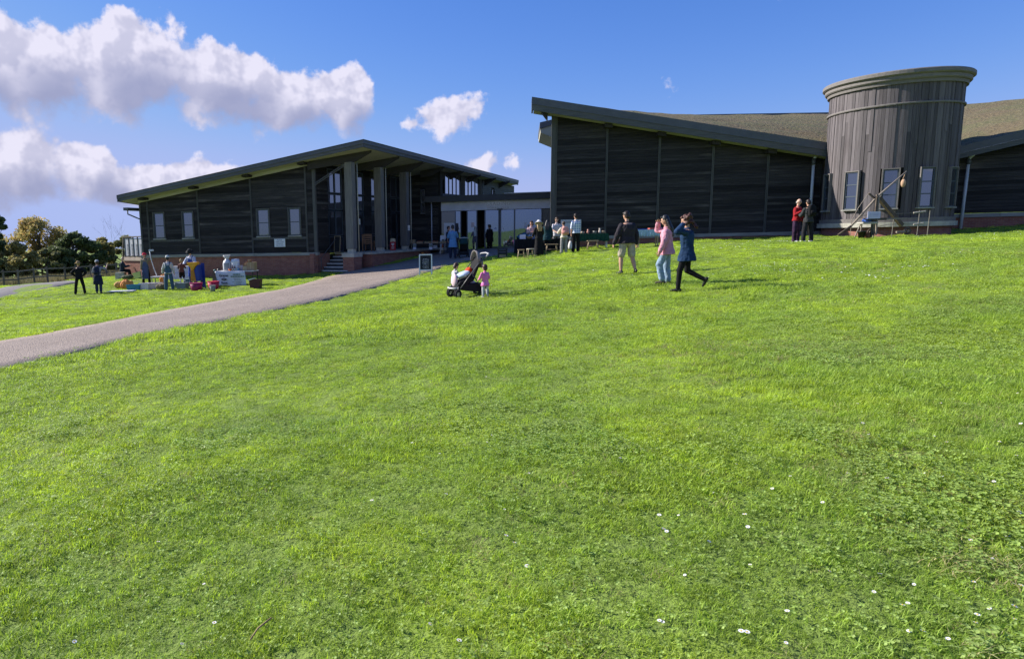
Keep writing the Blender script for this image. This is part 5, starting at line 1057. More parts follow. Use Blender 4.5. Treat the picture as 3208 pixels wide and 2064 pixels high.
person('worker in red cap and long blue apron carrying a green tub', ground(459, 889), 1.72, 170, dict(look=35, armR=((.10, .12, -1), (.15, .25, -1)), armL=((-.55, .3, .1), (.1, .45, .8)), legL=((-.18, .1, -1), (-.05, 0, -1)), legR=((.12, -.05, -1), (.05, -.1, -1))), top=(C('olive', (.20, .18, .12)), 1.9, .08, .02, .03, 'jacket'), bottom=('trousers', BLK, .016), shoes=(SHB, .75), hair=('short', HAIR['brown']), hat=('cap', C('cap_red', (.62, .04, .07))), apron=(C('apron_blue', (.07, .10, .19)), .36, .62), group='cider makers on the left')
person('worker in white cap, white shirt and denim dungarees seen from behind', stand(531, 910), 1.70, -10, dict(armL=((-.35, .1, -.95), (-.15, .4, -.8)), armR=((.30, .05, -1), (.12, .2, -1)), legL=((-.1, 0, -1), (-.06, 0, -1)), legR=((.12, 0, -1), (.08, 0, -1)), nod=-8), top=(C('shirt_white', (.52, .51, .52), var=.06), 1.9, .06, .02, .03, 'shirt'), bottom=('trousers', C('dungaree', (.055, .11, .17)), .03), shoes=(SHB, .5), hair=('short', HAIR['dark']), hat=('cap', C('cap_white', (.6, .62, .62), var=.05)), group='cider makers on the left',
       extra_fn=lambda q: (lambda m: (loft(m, [(q['pel'] - q['Y']*.01 - q['torso']*.05, q['X'], .175, q['Y'], .145), (q['pel'] + q['torso']*.14, q['X'], .165, q['Y'], .140), (q['pel'] + q['torso']*.24, q['X'], .150, q['Y'], .152), (q['pel'] + q['torso']*.34, q['X'], .10, q['Y'], .152)]), meld(m, 'bib', C('dungaree', (0, 0, 0)), q['R'], .018, 2, .01), (lambda s: ([s.tube([q['pel'] + q['torso']*.2 + q['X']*.06*sx - q['Y']*.14, q['nb'] - q['torso']*.08 + q['X']*.09*sx - q['Y']*.125, q['nb'] + q['X']*.10*sx + q['torso']*.0, q['nb'] - q['torso']*.15 + q['X']*.1*sx + q['Y']*.14], .022, 6) for sx in (-1, 1)], s.build('strap', C('dungaree', (0, 0, 0)), q['R'], smooth=True)))(MB())))(MB()))
BOYP = ground(573, 905); BOX_H = .30
person('fair haired boy in brown top, dark breeches and white socks standing on a grey crate', (BOYP[0], BOYP[1], BOYP[2] + BOX_H), 1.22, -8, dict(armL=((-.3, .3, -.8), (.2, .7, .4)), armR=((.3, .3, -.8), (-.1, .7, .2)), nod=-10), skin=SKIN2, top=(C('brown_top', (.13, .055, .05)), 1.3, .10, .03, .025, 'tunic'), bottom=('breeches', C('black_brown', (.02, .016, .016)), .02), shoes=SHB, hair=('short', HAIR['fair']), hs=1.2, group='cider makers on the left',
       extra_fn=lambda q: [(lambda m, s=s: (capsule(m, q['J'][s][1].lerp(q['J'][s][2], .3), q['J'][s][2], .055*q['k'], .045*q['k']), meld(m, 'sock', WHT, q['R'], .012, 1)))(MB()) for s in 'LR'])
_b = at(607, 905, 33.9); BLUEM = (_b[0], 33.9, float(hgt(_b[0], 33.9)))
person('man in wide dark hat and blue waistcoat bending over the yellow apple mill', BLUEM, 1.90, 192, dict(torso=(0, .22, 1), head=(0, .35, 1), nod=-34, look=-10, armL=((-.35, .35, -.8), (.35, .75, -.2)), armR=((.42, .35, -.8), (-.3, .75, -.25))), skin=SKIN2, top=(C('shirt_pale_blue', (.50, .55, .66)), 1.9, .05, .02, .025, 'shirt'), bottom=('trousers', C('work_blue', (.02, .04, .12)), .02), shoes=SHB, hair=('short', HAIR['grey']), hat=('brim', C('hat_black', (.02, .022, .026))), apron=(C('waistcoat_blue', (.02, .055, .30)), .40, .42), group='cider makers on the left')

# ------------------------------------------------------------------ things on the lawn and at the stalls
def prop(name, label, cat, pos, rz=0., group=None): o = empty(name, pos, math.radians(rz)); return tag(o, label, cat, group)
def part(P, name, mat, fn, smooth=False, bevel=0): m = MB(); fn(m); return m.build(name, mat, P, smooth=smooth, bevel=bevel)
def single(name, label, cat, mat, pos, fn, rz=0., group=None, smooth=False, bevel=0):
    m = MB(); fn(m); o = m.build(name, mat, smooth=smooth, bevel=bevel); o.location = tuple(float(v) for v in pos); o.rotation_euler = (0, 0, math.radians(rz)); return tag(o, label, cat, group)
def lawnp(px, Y): return onlawn(px, Y)
CARD, TIMB, BLKM, WHTP = M('cardboard', (.36, .25, .15), .85, .12, 6), M('pale_timber', (.40, .30, .19), .7, .2, 5, stretch=(1, 1, 6)), M('black_metal', (.02, .02, .022), .4, .1, 5, spec=.5), M('white_plastic', (.60, .60, .62), .45, .05, 4)
STEEL, RUBB = M('grey_tube', (.30, .31, .33), .35, .1, 5, metal=.6), M('rubber', (.018, .018, .02), .8, .2, 8)
# --- pushchair
def pushchair(pos, rz, label, frame, body, hoodm, extras=True, s=1.0):
    P = prop('pushchair', label, 'pushchair', pos, rz); P.scale = (s, s, s)
    for sy in (-1, 1):
        y = .26*sy
        part(P, 'frame_bar', frame, lambda m: m.tube([(.46, y, .16), (.10, y, .52), (-.22, y, .83), (-.50, y, 1.02)], .017, 8), True)
        part(P, 'rear_leg', frame, lambda m: m.tube([(-.46, y*1.05, .13), (-.02, y*1.02, .60)], .017, 8), True)
        for (x, r, w, nm) in ((.47, .115, .045, 'front_wheel'), (-.46, .145, .05, 'rear_wheel')):
            for off in ((-.045, .045) if x > 0 else (0,)):
                W = part(P, nm, RUBB, lambda m: [m.add(*ring_geo((x, y + off, r), r, r*.28))], True)
                q = part(P, 'wheel_rim', STEEL, lambda m: [m.tube([(x, y + off - .012, r), (x, y + off + .012, r)], r*.22, 10)] + [m.bar((x, y + off, r), (x + r*.74*math.cos(t), y + off, r + r*.74*math.sin(t)), .014) for t in np.linspace(0, 6.283, 6)[:-1]]); q.parent = W
        part(P, 'front_fork', frame, lambda m: m.tube([(.44, y, .30), (.47, y, .115)], .02, 8), True)
    part(P, 'seat', body, lambda m: m.prism([(.40, .34), (.36, .42), (-.02, .50), (-.34, 1.0), (-.40, .98), (-.10, .42), (.30, .28)], -.22, .22), bevel=.02)
    part(P, 'footrest', body, lambda m: m.prism([(.38, .40), (.52, .20), (.48, .17), (.34, .34)], -.2, .2), bevel=.015)
    part(P, 'basket', body, lambda m: m.prism([(.34, .20), (.30, .34), (-.40, .36), (-.42, .18), (-.2, .14)], -.23, .23), bevel=.02)
    def hood(m):
        vs, fs = [], []; n = 8
        for i in range(6):
            a = math.radians(200 - 105*i/5)
            for j in range(n + 1): t = math.pi*j/n; vs.append((-.20 + .30*math.cos(a)*(.55 + .45*math.sin(t)), .235*math.cos(t), .80 + .34*math.sin(a)*(.35 + .65*math.sin(t)) + .05*math.sin(t)))
        for i in range(5):
            for j in range(n): q = i*(n + 1) + j; fs.append((q, q + 1, q + n + 2, q + n + 1))
        m.add(vs, fs)
    h = part(P, 'hood', hoodm, hood, True); sol = h.modifiers.new('thick', 'SOLIDIFY'); sol.thickness = .012
    part(P, 'handle', M('handle_pale', (.42, .42, .43), .5, .1, 5), lambda m: m.tube([(-.48, -.26, 1.0), (-.60, -.24, 1.09), (-.63, 0, 1.11), (-.60, .24, 1.09), (-.48, .26, 1.0)], .02, 8), True)
    if extras:
        part(P, 'bumper_bar', M('bumper_pale', (.62, .62, .63), .5, .08, 5), lambda m: m.tube([(.42, -.24, .26), (.58, -.2, .25), (.62, 0, .245), (.58, .2, .25), (.42, .24, .26)], .018, 8), True)
        part(P, 'foot_cover', M('pale_pink_cover', (.68, .50, .55), .8, .06, 5), lambda m: m.ell((.43, -.05, .44), (.08, .17, .17), 18, 12), True)
        part(P, 'blanket', C('blanket_blue', (.50, .60, .72), var=.35, scale=12), lambda m: m.ell((.16, 0, .58), (.24, .20, .075), 18, 10, Matrix.Rotation(.28, 3, 'Y')), True)
        part(P, 'red_cushion', C('red_orange', (.60, .07, .02)), lambda m: m.ell((-.05, -.04, .66), (.12, .14, .09), 14, 9, Matrix.Rotation(.6, 3, 'Y')), True)
        part(P, 'red_bag', C('dark_red', (.35, .02, .04)), lambda m: m.ell((.12, -.12, .30), (.16, .10, .08), 12, 8), True); part(P, 'pale_bag', C('pale_bag', (.6, .58, .62)), lambda m: m.ell((-.22, -.12, .32), (.12, .09, .10), 12, 8), True)
    return P
def ring_geo(c, R, r, n=18, k=8):
    vs = [(c[0] + (R - r + r*math.cos(b))*math.cos(a), c[1] + r*.9*math.sin(b), c[2] + (R - r + r*math.cos(b))*math.sin(a)) for a in np.linspace(0, 6.2832, n + 1)[:-1] for b in np.linspace(0, 6.2832, k + 1)[:-1]]
    return vs, [(i*k + j, ((i + 1) % n)*k + j, ((i + 1) % n)*k + (j + 1) % k, i*k + (j + 1) % k) for i in range(n) for j in range(k)]
pushchair(ground(1465, 926), 196, 'black pushchair with grey hood and blue blanket on the lawn between two children', M('frame_charcoal', (.06, .06, .065), .4, .1, 5, spec=.5), C('buggy_black', (.02, .02, .023)), C('hood_grey', (.24, .22, .215)), True, 1.0).scale = (.84, 1, 1.05)
_q = ground(1452, 808); pushchair((_q[0], _q[1], _q[2]), 86, 'black pram in the shade pushed towards the entrance', BLKM, C('pram_black', (.015, .018, .022)), C('pram_teal', (.015, .05, .06)), False, .98)
# --- A-boards
def aboard(pos, rz, w, h, label, frame, face, back, fill, name='sandwich_board', sp=.22):
    P = prop(name, label, 'sign', pos, rz); t = sp/h
    def leaf(sgn, m, a, b, c, d, y0, y1):      # box on the leaning leaf: x a..b, z c..d
        T = lambda p: (p[0], sgn*(-sp*(1 - p[2]/h)) + p[1]*sgn, p[2]); m.box(a, b, y0, y1, c, d, T)
    for sgn, nm in ((1, 'front'), (-1, 'back')):
        def fr(m):
            for (a, b, c, d) in ((-w/2, -w/2 + .05, 0, h), (w/2 - .05, w/2, 0, h), (-w/2 + .05, w/2 - .05, h - .05, h), (-w/2 + .05, w/2 - .05, .22*h, .22*h + .045)): leaf(sgn, m, a, b, c, d, -.015, .015)
        part(P, nm + '_frame', frame, fr); part(P, nm + '_panel', face if sgn > 0 else back, lambda m: leaf(sgn, m, -w/2 + .05, w/2 - .05, .22*h + .045, h - .05, -.004, .006))
    fill(P, lambda m, a, b, c, d: leaf(1, m, a, b, c, d, -.009, -.0045)); return P
CHALK, SLATE = M('chalk', (.55, .56, .58), .9, .2, 30), M('blackboard', (.015, .017, .02), .75, .3, 5)
def chalk(P, bx):
    r = random.Random(5); m = MB()
    for i in range(8):
        z = .66 - i*.052; x = -.12 + r.uniform(-.02, .02)
        while x < .12: L = r.uniform(.02, .06); bx(m, x, min(x + L, .14), z, z + r.uniform(.008, .02)); x += L + r.uniform(.01, .02)
    o = m.build('chalk_writing', CHALK, P); tag(o, kind='stuff')
aboard(ground(1334, 862), -6, .56, .88, 'white framed chalkboard A-board at the grassy edge of the path', M('white_paint', (.70, .72, .70), .5, .08, 5), SLATE, M('board_back_brown', (.22, .11, .06), .7, .2, 5), chalk)
def photos(P, bx):
    r = random.Random(8); cols = [(.20, .17, .12), (.30, .32, .36), (.42, .12, .05), (.33, .30, .26), (.25, .22, .14), (.12, .13, .16)]
    for i in range(6): m = MB(); x = -.19 + (i % 2)*.205; z = .93 - (i//2)*.30; bx(m, x, x + .175, z - .24, z); m.build('photo', M('photo_%d' % i, cols[i], .5, .6, 12), P)
_q = at(1394, 784, 42.6); aboard((_q[0], 42.6, float(hgt(_q[0], 42.6)) + .03), -14, .58, 1.18, 'white poster A-board with six photographs beside the entrance door', M('white_board', (.72, .74, .76), .5, .05, 5), M('white_board', None), M('white_board', None), photos, 'poster_board', .3)
_q = at(1408, 760, 44.1); S = prop('poster_stand', 'tall white poster with dark round portraits leaning inside the doorway', 'poster', (_q[0], 44.1, .5), -12)
part(S, 'poster_panel', M('poster_white', (.66, .68, .70), .5, .06, 5), lambda m: m.box(-.36, .36, 0, .03, .65, 1.75)); part(S, 'portrait', M('portrait_dark', (.08, .07, .07), .6, .4, 8), lambda m: m.lathe([(.001, 0), (.13, 0), (.13, .006), (.001, .006)], 16, (0, 0, 0)) or [setattr(m, 'v', [(x - .18, -.008 + z*0 - .004*(z > 0), 1.45 + y) for (x, y, z) in m.v])]); part(S, 'leg', BLKM, lambda m: m.box(-.3, -.26, 0, .03, 0, .65)); part(S, 'leg', BLKM, lambda m: m.box(.26, .3, 0, .03, 0, .65))
# --- signs on walls
W_ = empty('wall_notice', (*lb_world(8.96, -.06), 1.255), LBA); tag(W_, 'white notice on the left hall reading please take care uneven ground', 'sign'); part(W_, 'notice_panel', M('notice_panel', (.70, .74, .76), .5, .05, 4), lambda m: m.box(-.33, .33, -.02, .0, -.225, .225))
for i, t in enumerate(('PLEASE', 'TAKE CARE', 'UNEVEN', 'GROUND')): text('lettering', t, .10, M('notice_ink', (.10, .16, .24), .6, .1, 4), W_, (0, -.022, .15 - i*.10), (math.pi/2, 0, 0), .001)
H_ = empty('information_board', (*h_world(1.02, -.12), 1.78), HA); tag(H_, 'pale information board on the hall wall behind the stall', 'sign'); part(H_, 'board_panel', M('info_panel', (.46, .50, .50), .5, .08, 4), lambda m: m.bbox(-.52, .52, -.03, .02, -.36, .36, .01)); part(H_, 'heading', M('info_ink', (.12, .14, .14), .6, .2, 9), lambda m: m.box(-.36, .36, -.034, -.0305, .20, .25))
for (px, py, Y, lab) in ((1281, 714, 41.0, 'small white notice fixed to the third porch column'), (1125, 695, 37.4, 'small pale light fitting on the first porch column')):
    single('small_notice', lab, 'sign', WHTP, at(px, py, Y), lambda m: m.bbox(-.07, .07, -.02, .02, -.16, .16, .006), rz=-15)
# --- porch things
PZ = .62
_q = at(1155, 793, 39.4); B_ = prop('garden_chair', 'brown wooden garden bench seen from behind between the porch columns', 'bench', (_q[0], 39.4, PZ), -20); BW = M('bench_timber', (.20, .11, .065), .65, .25, 6, stretch=(1, 1, 5))
for i in range(4): part(B_, 'back_slat', BW, lambda m: m.bbox(-.30, .30, -.24, -.21, .50 + i*.13, .60 + i*.13 + (.03 if i == 3 else 0), .006))
for (x, y, h) in ((-.28, -.22, 1.0), (.28, -.22, 1.0), (-.28, .25, .62), (.28, .25, .62)): part(B_, 'leg', BW, lambda m: m.box(x - .03, x + .03, y - .03, y + .03, 0, h))
part(B_, 'seat', BW, lambda m: m.bbox(-.31, .31, -.2, .28, .42, .46, .008)); part(B_, 'arm_rest', BW, lambda m: m.bbox(.20, .95, .0, .07, .50, .54, .006)); part(B_, 'arm_rest', BW, lambda m: m.bbox(-.33, -.26, -.2, .28, .62, .66, .006))
_q = at(1231, 787, 40.6); R_ = prop('red_sign_board', 'red sign board with a white heart standing in the porch', 'sign', (_q[0], 40.6, PZ), -14); RED = M('sign_red', (.45, .02, .03), .5, .08, 5)
part(R_, 'panel', RED, lambda m: m.prism([(-.18, 0), (.18, 0), (.17, .52), (-.17, .52)], -.01, .02)); part(R_, 'header', M('sign_cream', (.62, .55, .38), .6, .3, 9), lambda m: m.prism([(-.17, .521), (.17, .521), (.15, .70), (-.12, .72)], -.012, .02))
hp_ = [(.085*math.sin(t)**3*1.1, .36 + .0068*(13*math.cos(t) - 5*math.cos(2*t) - 2*math.cos(3*t) - math.cos(4*t))) for t in np.linspace(0, 6.283, 25)[:-1]]; part(R_, 'heart', WHTP, lambda m: m.prism(hp_, -.016, -.0105))
for i in range(3): part(R_, 'print_line', WHTP, lambda m: m.box(-.09, .09, -.015, -.0105, .20 - i*.055, .225 - i*.055))
_q = at(1056, 792, 38.2); K_ = prop('leaning_chalkboard', 'tall blank chalkboard leaning by the porch door', 'blackboard', (_q[0], 38.2, PZ), -18)
Tk = lambda p: (p[0], p[1] + .16*p[2], p[2]); part(K_, 'frame', TIMB, lambda m: [m.box(a, b, -.02, .02, c, d, Tk) for (a, b, c, d) in ((-.19, -.16, 0, .95), (.16, .19, 0, .95), (-.16, .16, .92, .95), (-.16, .16, 0, .03))]); part(K_, 'slate', SLATE, lambda m: m.box(-.16, .16, -.008, .008, .03, .92, Tk))
# --- produce table left of the entrance
def table(pos, rz, L, D, Hh, label, topm, legm, cloth_=None, drop=.3, group='tables', name='table', legs=True):
    P = prop(name, label, 'table', pos, rz, group); part(P, 'tabletop', topm, lambda m: m.bbox(-L/2, L/2, -D/2, D/2, Hh - .04, Hh, .008))
    for (x, y) in ((-L/2 + .06, -D/2 + .06), (L/2 - .06, -D/2 + .06), (-L/2 + .06, D/2 - .06), (L/2 - .06, D/2 - .06)):
        if legs: part(P, 'leg', legm, lambda m: m.bar((x, y, -.05), (x, y, Hh - .04), .04))
    if cloth_:
        n = 28; m = MB(); vs = []; r = random.Random(int(L*100)); per = []
        for i in range(n): per.append((-L/2 + L*i/n, -D/2, 0, -1))
        for i in range(n//2): per.append((L/2, -D/2 + D*i/(n//2), 1, 0))
        for i in range(n): per.append((L/2 - L*i/n, D/2, 0, 1))
        for i in range(n//2): per.append((-L/2, D/2 - D*i/(n//2), -1, 0))
        k = len(per)
        for lev, z in enumerate((Hh + .006, Hh - .10, Hh - drop*.6, Hh - drop)):
            for i, (x, y, nx, ny) in enumerate(per): q = .008 + lev*(.012 + .012*math.sin(i*1.7) + .008*r.random()); vs.append((x + nx*q, y + ny*q, z + (r.uniform(-.02, .02) if lev == 3 else 0)))
        fs = [(a*k + i, a*k + (i + 1) % k, (a + 1)*k + (i + 1) % k, (a + 1)*k + i) for a in range(3) for i in range(k)] + [tuple(range(k - 1, -1, -1))]
        m.add(vs, fs); m.build('tablecloth', cloth_, P, smooth=False)
    return P
TPOS = onlawn(1338, 42.0); table((TPOS[0], 42.0, TPOS[2] + .02), -12, 2.35, .75, .74, 'dark produce table with baskets left of the entrance doors', M('table_dark', (.04, .035, .03), .7, .2, 4), M('table_dark', None), group='stall tables')
tx = lambda d, y=0: (TPOS[0] + d*math.cos(math.radians(-12)), 42.0 + d*math.sin(math.radians(-12)) + y, TPOS[2] + .02 + .745)
def crate(pos, rz, l, d, h, label, mat, group='crates of produce on the entrance table', name='crate', fill=None, slats=2):
    P = prop(name, label, 'crate', pos, rz, group); part(P, 'base', mat, lambda m: m.box(-l/2, l/2, -d/2, d/2, 0, .015))
    for i in range(slats):
        z0, z1 = .016 + h*i/slats, h*(i + 1)/slats - .008
        for (a, b, c, e) in ((-l/2, l/2, -d/2, -d/2 + .012), (-l/2, l/2, d/2 - .012, d/2), (-l/2, -l/2 + .012, -d/2 + .013, d/2 - .013), (l/2 - .012, l/2, -d/2 + .013, d/2 - .013)): part(P, 'slat', mat, lambda m: m.box(a, b, c, e, z0, z1))
    if fill: m = MB(); r = random.Random(int(l*1000)); [m.ell((r.uniform(-l/2 + .05, l/2 - .05), r.uniform(-d/2 + .05, d/2 - .05), h*r.uniform(.6, 1.0)), (.04,)*3, 8, 6) for i in range(16)]; o = m.build('apples', fill, P, smooth=True); tag(o, kind='stuff')
    return P
APPLE, GREENV = M('apple_red', (.36, .07, .03), .4, .4, 9), M('vegetable_green', (.07, .10, .03), .6, .4, 12)
crate(tx(-.95), -12, .46, .36, .24, 'tall pale crate at the left end of the entrance table', TIMB, fill=GREENV, slats=3); crate(tx(-.42), -12, .40, .34, .13, 'crate of red apples second from the left on the entrance table', TIMB, fill=APPLE); crate(tx(.08), -12, .42, .34, .12, 'low crate of greens in the middle of the entrance table', TIMB, fill=GREENV); crate(tx(.56), -12, .38, .34, .11, 'small crate in front of the white pipe on the entrance table', TIMB, fill=APPLE); crate(tx(1.02), -12, .40, .34, .10, 'shallow crate at the right end of the entrance table', TIMB, fill=GREENV)
for (d, w, lab) in ((-.80, .20, 'left paper poster hanging from the front of the entrance table'), (.22, .20, 'middle paper poster hanging from the front of the entrance table'), (.50, .26, 'grey blank sheet hanging from the front of the entrance table')):
    p = tx(d, -.40); S = prop('paper_poster', lab, 'poster', (p[0], p[1], p[2] - .02), -12); part(S, 'sheet', M('paper_%d' % int(d*10), (.62, .64, .76) if d < .4 else (.30, .31, .34), .7, .1, 4), lambda m: m.box(-w/2, w/2, -.004, 0, -.36 if d < .4 else -.30, -.0 if d < .4 else -.10))
    if d < .4: part(S, 'picture', M('poster_picture', (.16, .20, .17), .7, .6, 14), lambda m: m.box(-w/2 + .01, w/2 - .01, -.007, -.0045, -.20, -.02))
def pumpkin(pos, r, label, col=(.55, .20, .04)):
    P = prop('pumpkin', label, 'pumpkin', pos); n, k = 24, 10; vs = [((r*(1 - .09*abs(math.sin(4*t)))*math.cos(ph)*math.cos(t)), (r*(1 - .09*abs(math.sin(4*t)))*math.cos(ph)*math.sin(t)), r*.78*(1 + math.sin(ph))) for ph in np.linspace(-1.5707, 1.5707, k + 1) for t in np.linspace(0, 6.2832, n + 1)[:-1]]
    part(P, 'flesh', M('pumpkin_skin', col, .5, .2, 8), lambda m: m.add(vs, [(i*n + j, i*n + (j + 1) % n, (i + 1)*n + (j + 1) % n, (i + 1)*n + j) for i in range(k) for j in range(n)]), True); part(P, 'stalk', M('stalk', (.16, .14, .06), .8, .2, 8), lambda m: m.tube([(0, 0, r*1.5), (.01, .01, r*1.75)], .018, 6))
_p = tx(-.28, -.1); pumpkin((_p[0], _p[1], float(hgt(_p[0], _p[1])) + .02), .13, 'small orange pumpkin under the entrance table')
# --- stall in front of the hall corner
_q = onlawn(1574, 33.6); P = prop('low_slatted_box', 'low dark wooden box standing on the path edge by the stall', 'box', _q, -10); DK = M('dark_box', (.035, .033, .032), .8, .2, 5)
for (a, b, c, d) in ((-.24, -.17, -.16, .16), (.17, .24, -.16, .16)): part(P, 'end_panel', DK, lambda m: m.box(a, b, c, d, 0, .42))
for i in range(3): part(P, 'slat', DK if i else TIMB, lambda m: m.box(-.17, .17, -.15, -.12, .02 + i*.13, .12 + i*.13))
part(P, 'lid', DK, lambda m: m.box(-.25, .25, -.17, .17, .421, .45))
DKC = C('table_black', (.012, .012, .014))
STZ = onlawn(1688, 34.4); ST = table((STZ[0], 34.4, STZ[2]), -8, 2.35, .75, .72, 'long stall table with black cloth to the ground in front of the glass front', M('table_wood', (.16, .12, .08), .7, .2, 5), BLKM, DKC, .70, 'stall tables')
sx = lambda d, y=0: (STZ[0] + d*math.cos(math.radians(-8)), 34.4 + d*math.sin(math.radians(-8)) + y, STZ[2] + .73)
single('price_card', 'white price card standing at the left end of the black stall table', 'card', M('card_lilac', (.68, .66, .80), .6, .04, 5), sx(-.88, -.2), lambda m: m.prism([(-.15, 0), (.15, .0), (.15, .23), (-.15, .23)], -.03, -.02) and m.prism([(-.15, 0), (.15, .0), (.15, .23), (-.15, .23)], .0, .01), rz=-6)
def basket(pos, r, h, label, mat, handle=False):
    P = prop('basket', label, 'basket', pos); part(P, 'weave', mat, lambda m: m.lathe([(r*.75, 0), (r*.9, h*.35), (r, h), (r*.93, h), (r*.82, h*.35), (r*.7, .02)], 18), True); part(P, 'rim', mat, lambda m: m.add(*[[(x, z_, y_ + h - r) for (x, y_, z_) in []], []]) if False else m.lathe([(r*.98, h - .02), (r*1.06, h - .01), (r*1.06, h + .015), (r*.98, h + .015)], 18))
WICK = M('wicker', (.24, .17, .09), .85, .4, 40, .006)
basket(sx(-.52, -.1), .16, .12, 'round wicker basket next to the price card on the stall table', WICK)
def pot(pos, label): P = prop('flower_pot', label, 'pot', pos); part(P, 'pot_wall', M('terracotta', (.30, .16, .10), .8, .2, 8), lambda m: m.lathe([(.10, 0), (.14, .22), (.155, .22), (.155, .27), (.13, .27), (.12, .2)], 18), True)
pot(sx(.36, -.1), 'terracotta pot among the paper bags on the stall table')
def paper_bag(pos, w, h, label, rz): P = prop('paper_bag', label, 'bag', pos, rz, 'paper bags on the stall table'); part(P, 'bag_body', M('kraft_paper', (.34, .22, .13), .8, .15, 9), lambda m: m.prism([(-w/2, 0), (w/2, 0), (w*.47, h*.6), (w*.5, h), (w*.2, h*.96), (-w*.1, h*1.02), (-w*.46, h*.97), (-w*.44, h*.5)], -.06, .06))
paper_bag(sx(.58, -.08), .20, .30, 'brown paper bag right of the terracotta pot', 6); paper_bag(sx(.84, -.15), .18, .24, 'middle brown paper bag of the three on the stall table', -10); paper_bag(sx(1.06, -.1), .22, .26, 'brown paper bag at the right end of the stall table', 14)
def stool(pos, rz, label, w=.34, d=.28, h=.45, top=TIMB, round_=False):
    P = prop('stool', label, 'stool', pos, rz, 'wooden stools at the stall')
    part(P, 'seat', top, (lambda m: m.lathe([(w*.5, h - .035), (w*.52, h - .02), (w*.5, h), (.01, h + .002)], 20)) if round_ else (lambda m: m.bbox(-w/2, w/2, -d/2, d/2, h - .04, h, .01)))
    for (a, b) in ((-1, -1), (1, -1), (-1, 1), (1, 1)): part(P, 'leg', TIMB, lambda m: m.tube([(a*w*.5, b*d*.55, -.04), (a*w*.34, b*d*.34, h - .03)], [.016, .02], 7), True)
    part(P, 'stretcher', TIMB, lambda m: m.tube([(-w*.44, -d*.46, .16), (w*.44, -d*.46, .16)], .011, 6), True); part(P, 'stretcher', TIMB, lambda m: m.tube([(-w*.44, d*.46, .16), (w*.44, d*.46, .16)], .011, 6), True)
stool(onlawn(1632, 31.6), -8, 'small square stool left of the woman in the sun hat', .32, .28, .40); stool(onlawn(1661, 31.3), 4, 'round pale topped stool touching the dress of the woman in the sun hat', .36, .34, .42, M('pale_seat', (.50, .46, .36), .6, .1, 5), True)
stool(onlawn(1727, 32.2), -6, 'long low bench stool in front of the black cloth', .60, .26, .42); stool(onlawn(1855, 32.4), -10, 'wooden bench stool in front of the green table', .54, .28, .42)
GZ = onlawn(1850, 33.3); table((GZ[0], 33.3, GZ[2]), -12, 1.55, .70, .74, 'table with dark green cloth and pottery against the hall wall', M('table_wood', None), PIPE, C('green_cloth', (.012, .055, .035)), .36, 'stall tables')
for i, (px_, h, nm, lab, col) in enumerate(((-.42, .12, 'bowl', 'wide stone bowl at the left of the green table', (.34, .29, .22)), (-.16, .22, 'figurine', 'small red and white figure in the middle of the green table', (.52, .26, .20)), (.16, .13, 'pot_lid', 'low grey dish beside the little figure on the green table', (.30, .28, .24)), (.40, .26, 'jug', 'pale jug near the right end of the green table', (.55, .48, .42)), (.58, .14, 'bowl', 'brown bowl at the right corner of the green table', (.33, .24, .16)))):
    c_, s_ = math.cos(math.radians(-12)), math.sin(math.radians(-12)); single(nm, lab, nm.split('_')[0], M('pottery_%d' % i, col, .6, .3, 14), (GZ[0] + px_*c_, 33.3 + px_*s_, GZ[2] + .75), lambda m: m.lathe([(.05, 0), (.11 if h < .2 else .07, h*.4), (.09 if h < .2 else .04, h*.75), (.10 if h < .2 else .055, h), (.02, h*.98)], 16), smooth=True, group='pottery on the green table')
LZ = ground(2027, 772); table((LZ[0], LZ[1], LZ[2]), -12, .95, .6, .78, 'small table with pale blue cloth beside the hall plinth', WHTP, TIMB, C('pale_blue_cloth', (.36, .50, .58)), .28, 'stall tables')
single('book', 'blue book lying on the pale blue table', 'book', M('book_blue', (.02, .05, .30), .5, .1, 5), (LZ[0] - .22, LZ[1], LZ[2] + .79), lambda m: m.bbox(-.22, .2, -.13, .13, 0, .035, .006), rz=-20); single('box', 'flat red box on the pale blue table', 'box', M('box_red', (.42, .10, .08), .6, .2, 5), (LZ[0] + .20, LZ[1], LZ[2] + .79), lambda m: m.bbox(-.16, .16, -.10, .10, 0, .07, .006), rz=10)
single('leaflet', 'white leaflet hanging at the left side of the pale blue table', 'leaflet', WHTP, (LZ[0] - .62, LZ[1] - .1, LZ[2] + .45), lambda m: m.box(-.09, .09, -.004, .004, -.28, .22))
# carrier bag of the man in plaid
_q = ground(1803, 790); _bx = at(1787, 765, _q[1] + .02); P = prop('carrier_bag', 'white carrier bag hanging from the hand of the man in plaid', 'bag', (_bx[0], _q[1] + .02, _q[2] + .12)); part(P, 'bag_body', C('bag_white', (.70, .68, .66), var=.1), lambda m: m.lathe([(.03, 0), (.10, .04), (.115, .16), (.09, .30), (.045, .40)], 12), True); part(P, 'handle', C('bag_white', None), lambda m: (m.tube([(-.04, 0, .38), (-.01, 0, .60), (.03, 0, .38)], .009, 6)), True)
